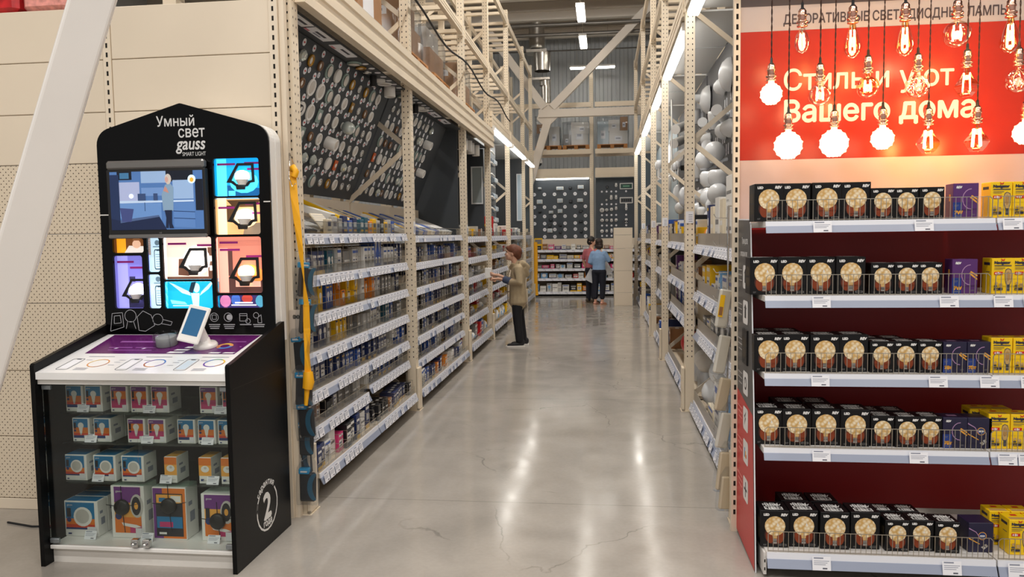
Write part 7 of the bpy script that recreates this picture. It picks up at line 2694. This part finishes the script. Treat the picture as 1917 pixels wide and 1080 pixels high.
# shelves, two sections
SZ = [1.748, 1.386, 1.003, .632, .142]
LN = ['top shelf', 'second shelf', 'third shelf', 'fourth shelf', 'bottom shelf']
cardsx = [(.2, .66, .78 + .27), (.2, .78, 1.02), (.2, .74, .97), (.21, .66, 1.06), (.19, .78, 1.07)]
for li, z in enumerate(SZ):
    yf = 3.87 if li < 4 else 3.77
    for sec, (x0, x1) in enumerate(((.775, 1.818), (1.826, 2.9))):
        w = x1 - x0
        cs = [(c - .0 + .06, .085) for c in (cardsx[li] if sec == 0 else (.1, .55, .85))]
        shelf_unit('white wire-fenced shelf, %s of the bulb display, %s' % (LN[li], ('section beside the side sign', 'section of yellow boxes')[sec]), (x0, yf, z), 0, w, .5 if li < 4 else .6, .058 if li < 4 else .07, cs, .085, tray=TRAYW, fence=('wire', .1, .024), group='shelves of the bulb display', tilt=.28)
# shelf brackets and base
mb = MB()
mb.box(.76, 2.9, 3.95, 4.38, 0, .1, BLACKM)
mb.obj('plinth', None, label='black plinth under the bulb display', cat='plinth')
for k, x in enumerate((.765, 1.80)):
    mb = MB()
    mb.box(x, x + .014, 3.79, 4.38, .02, .13, TRAYW)
    for q in range(2):
        mb.box(x + .003, x + .009, 3.7895, 3.79, .04 + .04 * q, .055 + .04 * q, HOLE)
    mb.obj('shelf_bracket', None, label='cream slotted bracket under the bottom bulb shelf, ' + ('beside the side sign', 'between the sections')[k], cat='bracket', group='shelf brackets')

# printed boxes
BLK, OR1, OR2, GLD, CAP = M('box_black', (15, 14, 16), .4, spec=.3), M('print_ember', (66, 26, 14), .45), M('print_flame', (130, 52, 16), .45), None, M('print_cap', (150, 146, 140), .4)
gm = bpy.data.materials.new('print_bumpy_globe')
gm.use_nodes = True
nt = gm.node_tree
pb = nt.nodes['Principled BSDF']
pb.inputs['Roughness'].default_value = .4
tc = nt.nodes.new('ShaderNodeTexCoord')
vo = nt.nodes.new('ShaderNodeTexVoronoi')
vo.inputs['Scale'].default_value = 62
nt.links.new(tc.outputs['Object'], vo.inputs['Vector'])
cr = nt.nodes.new('ShaderNodeValToRGB')
cr.color_ramp.elements[0].position = .1
cr.color_ramp.elements[0].color = (*lin((246, 234, 205)), 1)
cr.color_ramp.elements[1].position = .75
cr.color_ramp.elements[1].color = (*lin((206, 164, 96)), 1)
nt.links.new(vo.outputs['Distance'], cr.inputs[0])
nt.links.new(cr.outputs[0], pb.inputs['Base Color'])
NECK = M('print_neck', (206, 168, 110), .45)
WT, GT = M('print_white', (226, 224, 222), .5), M('print_grey', (130, 128, 128), .5)


def globe_box(w, h, d):
    a = w / h
    ft = (('c', .5, .34, .36, OR1, .36), ('c', .34, .3, .15, OR2, .26), ('c', .66, .3, .15, OR2, .26), ('p', ((.4, .42), (.6, .42), (.57, .24), (.43, .24)), NECK), ('r', .43, .1, .57, .23, CAP), ('r', .43, .15, .57, .165, BLK), ('r', .43, .19, .57, .2, BLK),
          ('c', .5, .585, .36, gm, .36), ('p', ((.56, .6), (.63, .6), (.6, .68)), WT), ('t', 'LED', .1, .865, .085, WT, 'LEFT', .0012), ('t', 'REV', .92, .865, .095, WT, 'RIGHT', .0014, .2), ('t', 'E27', .1, .05, .05, GT, 'LEFT'), ('r', .66, .05, .9, .1, GT), ('r', .68, .06, .88, .09, BLK))
    tp = (('t', 'REV', .5, .52, .3, WT), ('r', .18, .12, .82, .42, WT), ('r', .22, .15, .78, .39, BLK), ('t', 'LED', .5, .17, .22, WT))
    sd = ((-1, .15, .2, .85, .45, M('print_umber', (60, 50, 34), .5)), (-1, .15, .5, .85, .75, M('print_umber', None)), (1, .15, .2, .85, .5, M('print_umber', None)))
    return carton(w, d, h, BLK, ft, tp, sd, .002)


VIO, NVY, BLU2 = M('box_aubergine', (84, 40, 104), .4), M('box_midnight', (30, 26, 56), .4), M('box_cobalt', (30, 56, 130), .4)
YL = M('box_yellow', (244, 200, 18), .4)


def coil_box(w, h, d, base, watt):
    pts = [(.72 + .36 * math.cos(a), .55 + .3 * math.sin(a)) for a in [PI * .5 + k * PI / 9 for k in range(10)]]
    pts2 = [(.72 + .33 * math.cos(a), .55 + .275 * math.sin(a)) for a in [PI * 1.5 - k * PI / 9 for k in range(10)]]
    ft = (('p', tuple(pts + pts2), M('print_mauve', (168, 130, 170), .45)), ('p', ((.66, .58), (.98, .4), (1, .44), (.7, .62)), M('print_gold', (226, 160, 60), .4)), ('p', ((.7, .63), (.98, .5), (1, .54), (.74, .66)), M('print_gold', None)), ('r', .0, .0, .36, .46, BLU2), ('t', 'REV', .12, .86, .08, WT, 'LEFT', .002, .2), ('t', 'E27', .06, .34, .07, GT, 'LEFT'), ('t', watt, .06, .12, .14, M('print_gold', None), 'LEFT', .002), ('r', .06, .06, .32, .075, GT), ('t', 'LED', .72, .08, .06, GT, 'LEFT'))
    return carton(w, d, h, base, ft, (('r', .3, .35, .7, .65, M('print_mauve', None)),), ((-1, .3, .5, .5, .7, M('print_gold', None)),), .002)


def coil_back(w, h, d):
    ft = (('c', .55, .56, .17, M('print_gold', None), .17), ('c', .55, .56, .145, M('print_ring', (40, 60, 110), .4), .145), ('r', .45, .54, .65, .58, WT), ('p', ((.0, .5), (.45, .3), (.45, .27), (.0, .46)), M('print_gold', None)), ('p', ((.5, .18), (.62, .1), (.7, .16), (.6, .24)), CHROME), ('p', ((.62, .26), (.72, .16), (.78, .22), (.7, .3)), CHROME), ('p', ((.0, .84), (.3, .7), (.46, .5), (.43, .5), (.28, .68), (.0, .8)), M('print_mauve', None)))
    return carton(w, d, h, NVY, ft, (), (), .002)


def yellow_box(w, h, d):
    am, br, rdp, gr_ = M('print_amber_glass', (196, 160, 96), .4), M('print_fil', (150, 96, 40), .4), M('print_red', (206, 36, 30), .4), M('print_slate', (70, 72, 80), .4)
    ft = (('p', ((.6, .58), (.64, .68), (.75, .72), (.9, .68), (.95, .56), (.92, .36), (.85, .24), (.68, .24), (.62, .36)), gr_), ('p', ((.625, .58), (.66, .66), (.76, .7), (.88, .66), (.925, .56), (.9, .37), (.83, .26), (.7, .26), (.65, .37)), am), ('r', .745, .36, .775, .62, br), ('r', .69, .4, .71, .6, br), ('r', .82, .4, .84, .6, br), ('r', .7, .08, .84, .25, gr_), ('r', .7, .15, .84, .165, GT),
          ('p', ((.4, 1.0), (.5, .95), (.6, 1.0), (.56, .93), (.44, .93)), rdp), ('t', 'Navigator', .1, .845, .105, M('print_ink_dark', (40, 40, 60), .5), 'LEFT', .0015), ('r', .1, .78, .9, .805, gr_), ('r', .1, .72, .6, .735, gr_), ('r', .1, .68, .5, .69, gr_), ('r', .1, .54, .5, .62, rdp), ('t', '4 Вт', .14, .55, .075, WT, 'LEFT', .001), ('r', .1, .1, .5, .17, M('print_ink_dark', None)), ('t', 'E27', .14, .105, .055, YL, 'LEFT'), ('c', .2, .3, .07, am, .07), ('r', .1, .2, .25, .24, gr_), ('r', .33, .2, .48, .3, am))
    return carton(w, d, h, YL, ft, (('r', .1, .1, .9, .4, am), ('r', .35, .6, .65, .8, rdp)), ((-1, .2, .8, .8, .88, M('print_ink_dark', None)), (-1, .2, .6, .6, .62, gr_)), .002)


def put(label, me, x, y, z, grp, name='bulb_box', rz=0.0):
    obj(name, me, None, (x, y, z), rz, label=label, cat='box', group=grp)


BIG, SML, YBX = globe_box(.137, .184, .137), globe_box(.112, .152, .112), yellow_box(.096, .17, .096)
XB = [(.79, .922, 1.063, 1.202), (.775, .905, 1.043, 1.18), (.805, .935, 1.074, 1.213), (.812, .945, 1.087, 1.223), (.826, .966, 1.11, 1.255)]
XS = [(1.332, 1.444, 1.556), (1.342, 1.45, 1.56), (1.342, 1.455, 1.564), (1.355, 1.467, 1.577), (1.4, 1.515, 1.63)]
for li, z in enumerate(SZ):
    yb = 3.915 if li < 4 else 3.83
    for i, x in enumerate(XB[li]):
        put('large black box with a bumpy gold globe, %s from the side sign, %s' % (nth(i + 1), LN[li]), BIG, x + .01 * (li < 2), yb + .012 * ((i * 7 + li) % 2), z, 'large globe bulb boxes in the front rank')
    for i, x in enumerate(XS[li]):
        put('small black box with a bumpy gold globe, %s of three on the %s' % (nth(i + 1), LN[li]), SML, x, yb + .01 * ((i + li) % 2), z, 'small globe bulb boxes in the front rank')
    if li >= 2:      # second rank
        for i, x in enumerate(XB[li][1:3] if li > 2 else XB[li][:2]):
            put('large black bulb box in the second rank, behind the %s of the %s' % (nth(i + 2), LN[li]), BIG, x - .01, yb + .155, z, 'large globe bulb boxes in the second rank')
        for i, x in enumerate(XS[li][:2]):
            put('small black bulb box in the second rank, behind the %s small one, %s' % (nth(i + 1), LN[li]), SML, x - .02, yb + .13, z, 'small globe bulb boxes in the second rank')
    yx = [(1.863 + .0, 1.962, 2.06, 2.16), (1.878, 1.97, 2.068, 2.166), (1.885, 1.985, 2.085, 2.185), (1.885, 1.985, 2.085, 2.185), (1.95, 2.05, 2.15, 2.25)][li]
    for i, x in enumerate(yx):
        put('yellow box with a teardrop bulb, %s from the section gap, %s' % (nth(i + 1), LN[li]), YBX, x + .006, yb + .005, z, 'yellow bulb boxes')
    if li >= 3:
        for i, x in enumerate(yx[:2]):
            put('yellow bulb box in the second rank, %s from the section gap, %s' % (nth(i + 1), LN[li]), YBX, x - .03, yb + .12, z, 'yellow bulb boxes in the second rank')
put('purple box with a light ring marked 7W on the top shelf', coil_box(.112, .167, .1, VIO, '7W'), 1.71, 3.92, SZ[0], 'ring lamp boxes', rz=-.06)
put('purple box with a light ring marked 7W on the second shelf', coil_box(.112, .167, .1, VIO, '7W'), 1.715, 3.92, SZ[1], 'ring lamp boxes', rz=-.06)
put('navy ring lamp box nearest the small black boxes on the third shelf', coil_box(.108, .15, .1, NVY, '7Вт'), 1.68, 3.92, SZ[2], 'ring lamp boxes')
put('navy ring lamp box next to the yellow boxes on the third shelf', coil_box(.108, .15, .1, NVY, '7Вт'), 1.792, 3.925, SZ[2], 'ring lamp boxes')
put('navy ring lamp box marked 7Вт on the fourth shelf', coil_box(.112, .15, .1, NVY, '7Вт'), 1.69, 3.92, SZ[3], 'ring lamp boxes')
put('navy box with a gold round emblem on the fourth shelf', coil_back(.112, .15, .1), 1.803, 3.92, SZ[3], 'ring lamp boxes')
put('navy box with a gold round emblem alone on the bottom shelf', coil_back(.115, .145, .115), 1.79, 3.85, SZ[4], 'ring lamp boxes', rz=.05)

# hanging bulbs
ROSE = M('socket_rose_gold', (232, 178, 158), .22, 1.0)
CORD = M('cord_brown', (46, 26, 22), .8)
BGL = glassy('bulb_glass', (255, 248, 238), .02, .06)
BAM = glassy('bulb_amber_glass', (255, 226, 176), .02, .06)
FIL = M('filament_lit', (255, 214, 150), .5, emit=60)
FILS = M('filament_soft', (255, 226, 176), .5, emit=16)
OPAL = M('globe_lit', (255, 222, 178), .5, emit=3.2)


def profile(kd, r):
    if kd == 'globe':
        return [(.014, 0), (.016, -.012)] + [(r * math.sin(a), -.012 - r * .98 + r * math.cos(a)) for a in [.3 + (PI - .3) * k / 14 for k in range(15)]]
    if kd == 'pear':
        return [(.013, 0), (.015, -.02), (r * .75, -.035), (r, -.07), (r * .93, -.095), (r * .6, -.118), (0, -.127)]
    if kd == 'drop':
        return [(.013, 0), (.018, -.025), (r * .7, -.06), (r, -.11), (r * .92, -.135), (r * .5, -.158), (0, -.165)]
    return [(.013, 0), (.017, -.02), (r * .55, -.05), (r * .98, -.085), (r, -.092), (r * .72, -.12), (r * .5, -.135), (0, -.137)]      # diamond


mbS = MB()
mbS.lathe([(.0, .075), (.006, .075), (.007, .05), (.013, .045), (.015, .04)], BLACKM, n=12)
mbS.lathe([(.016, .04), (.019, .036), (.019, -.008), (.017, -.012)], ROSE, n=18)
mbS.lathe([(.02, .02), (.022, .018), (.022, .012), (.02, .01)], ROSE, n=18)
mbS.lathe([(.018, -.012), (.027, -.014), (.027, -.02), (.02, -.023), (.02, -.03), (.025, -.032), (.025, -.038), (.014, -.041), (0, -.041)], ROSE, n=18)
sock = mbS.mesh('socket')
BUL = [('globe', .834, 2.386, .052, 'opal', 'milky glowing bumpy globe', 'middle'), ('globe', .919, 2.128, .067, 'opal', 'large glowing bumpy globe', 'lowest'), ('globe', 1.14, 2.133, .067, 'opal', 'second large glowing bumpy globe', 'lowest'), ('globe', 1.37, 2.15, .053, 'opal', 'smaller glowing bumpy globe', 'lowest'),
       ('dia', 1.584, 2.14, .058, 'amber', 'glowing diamond-shaped bulb', 'lowest'), ('dia', 1.809, 2.142, .06, 'amber', 'second glowing diamond-shaped bulb', 'lowest'), ('pear', .98, 2.644, .037, 'clear', 'small clear pear bulb', 'highest'), ('drop', 1.22, 2.63, .04, 'amber', 'teardrop amber bulb', 'highest'),
       ('drop', 1.466, 2.63, .042, 'amber', 'second teardrop amber bulb', 'highest'), ('globe', 1.706, 2.643, .063, 'clearhot', 'large clear globe with blazing filament', 'highest'), ('drop', 1.949, 2.625, .046, 'amber', 'wide teardrop bulb', 'highest'), ('globe', 1.069, 2.374, .055, 'clear', 'clear globe with cross filament', 'middle'),
       ('globe', 1.296, 2.404, .054, 'amberhot', 'amber globe with square filament', 'middle'), ('globe', 1.529, 2.4, .058, 'fairy', 'iridescent globe of tiny wires', 'middle'), ('dia', 1.756, 2.41, .058, 'amber', 'dim amber diamond-shaped bulb', 'middle'), ('globe', 1.991, 2.409, .058, 'fairy', 'second iridescent globe of tiny wires', 'middle'), ('globe', 2.03, 2.158, .054, 'opal', 'glowing globe at the picture edge', 'lowest')]
for i, (kd, x, zc, r, st_, nm, row) in enumerate(BUL):
    y = {'highest': 3.96, 'middle': 4.05, 'lowest': 4.14}[row]
    x, zc, r = x * y / 4.05, 1.7 + (zc - 1.7) * y / 4.05, r * y / 4.05
    prof = profile(kd, r)
    zlow, zhi = min(p[1] for p in prof), 0
    if kd == 'globe':
        zt = zc + .012 + r * .98
    else:
        zt = zc - zlow / 2 - .0
    t = thing('pendant_bulb', '%s hanging in the %s row before the red banner' % (nm, row), 'pendant lamp', (x, y, zt + .041), 0, 'pendant bulbs before the banner')
    obj('socket', sock, t)
    mb = MB()
    pa, pb_ = [], []
    L = 3.35 - (zt + .041)
    n = int(L / .012)
    for k in range(n + 1):
        a = k * .9
        z = .07 + (L - .07) * k / n
        pa.append((.0022 * math.cos(a), .0022 * math.sin(a), z))
        pb_.append((-.0022 * math.cos(a), -.0022 * math.sin(a), z))
    mb.tube(pa, .0022, CORD, 4, False)
    mb.tube(pb_, .0022, CORD, 4, False)
    mb.obj('cord', t)
    mb = MB()
    gm_ = {'opal': OPAL, 'amber': BAM, 'amberhot': BAM}.get(st_, BGL)
    mb.lathe(prof, gm_, c=(0, 0, -.041), n=8 if kd == 'dia' else 24, smooth=kd != 'dia')
    if st_ == 'opal' and r > .05:      # facet bumps
        for a in range(9):
            for e in range(1, 7):
                th = e * PI / 7
                ph = a * 2 * PI / 9 + (e % 2) * PI / 9
                mb.ball((r * .97 * math.sin(th) * math.cos(ph), r * .97 * math.sin(th) * math.sin(ph), -.053 - r * .98 + r * .97 * math.cos(th)), r * .11, OPAL, 6, 4)
    mb.obj('glass', t)
    pw = {'opal': 5.0, 'amber': 1.3, 'amberhot': 1.3, 'clearhot': 1.8, 'clear': .5, 'fairy': .25}[st_]
    if st_ != 'opal':
        mb = MB()
        zc_ = -.041 + zlow * .5
        if st_ == 'fairy':
            rr_ = random.Random(i)
            for k in range(26):
                a, b = rr_.uniform(0, 2 * PI), rr_.uniform(-.8, .8)
                rr2 = r * .8 * math.cos(b)
                p = (rr2 * math.cos(a), rr2 * math.sin(a), zc_ + r * .8 * math.sin(b))
                mb.ball(p, .0018, FIL, 5, 4)
            for k in range(7):
                a = k * .9
                mb.tube([(0, 0, -.05), (r * .6 * math.cos(a), r * .6 * math.sin(a), zc_ + .01), (r * .3 * math.cos(a + .5), r * .3 * math.sin(a + .5), zc_ - r * .7)], .0007, CHROME, 4, False)
        else:
            hh = {'clear': .5, 'amber': .62, 'amberhot': .45, 'clearhot': .5}[st_] * abs(zlow) * .5
            for k in range(4):
                a = k * PI / 2 + .4
                q = r * .3
                mb.tube([(q * math.cos(a), q * math.sin(a), zc_ + hh), (q * 1.3 * math.cos(a), q * 1.3 * math.sin(a), zc_ - hh)], .0018 if st_ == 'clear' else (.0065 if row == 'lowest' else .003), FIL, 6)
            mb.tube([(0, 0, -.045), (0, 0, zc_ + hh)], .003, CHROME, 6)
        mb.obj('filament', t)
        l = bpy.data.lights.new('bulb_light', 'POINT')
        l.energy, l.color, l.shadow_soft_size = pw, (1, .72, .45), .02
        lo = bpy.data.objects.new('bulb_light', l)
        lo.location = (x, y, zt - .041 * 0 + zlow * .5)
        C.objects.link(lo)
# ceiling rail the cords hang from
mb = MB()
mb.box(.72, 3.2, 3.95, 4.42, 3.34, 3.37, M('rail_dark', (60, 52, 50), .5))
mb.obj('hanging_rail', None, label='dark canopy board from which the bulb cords hang', cat='rail')
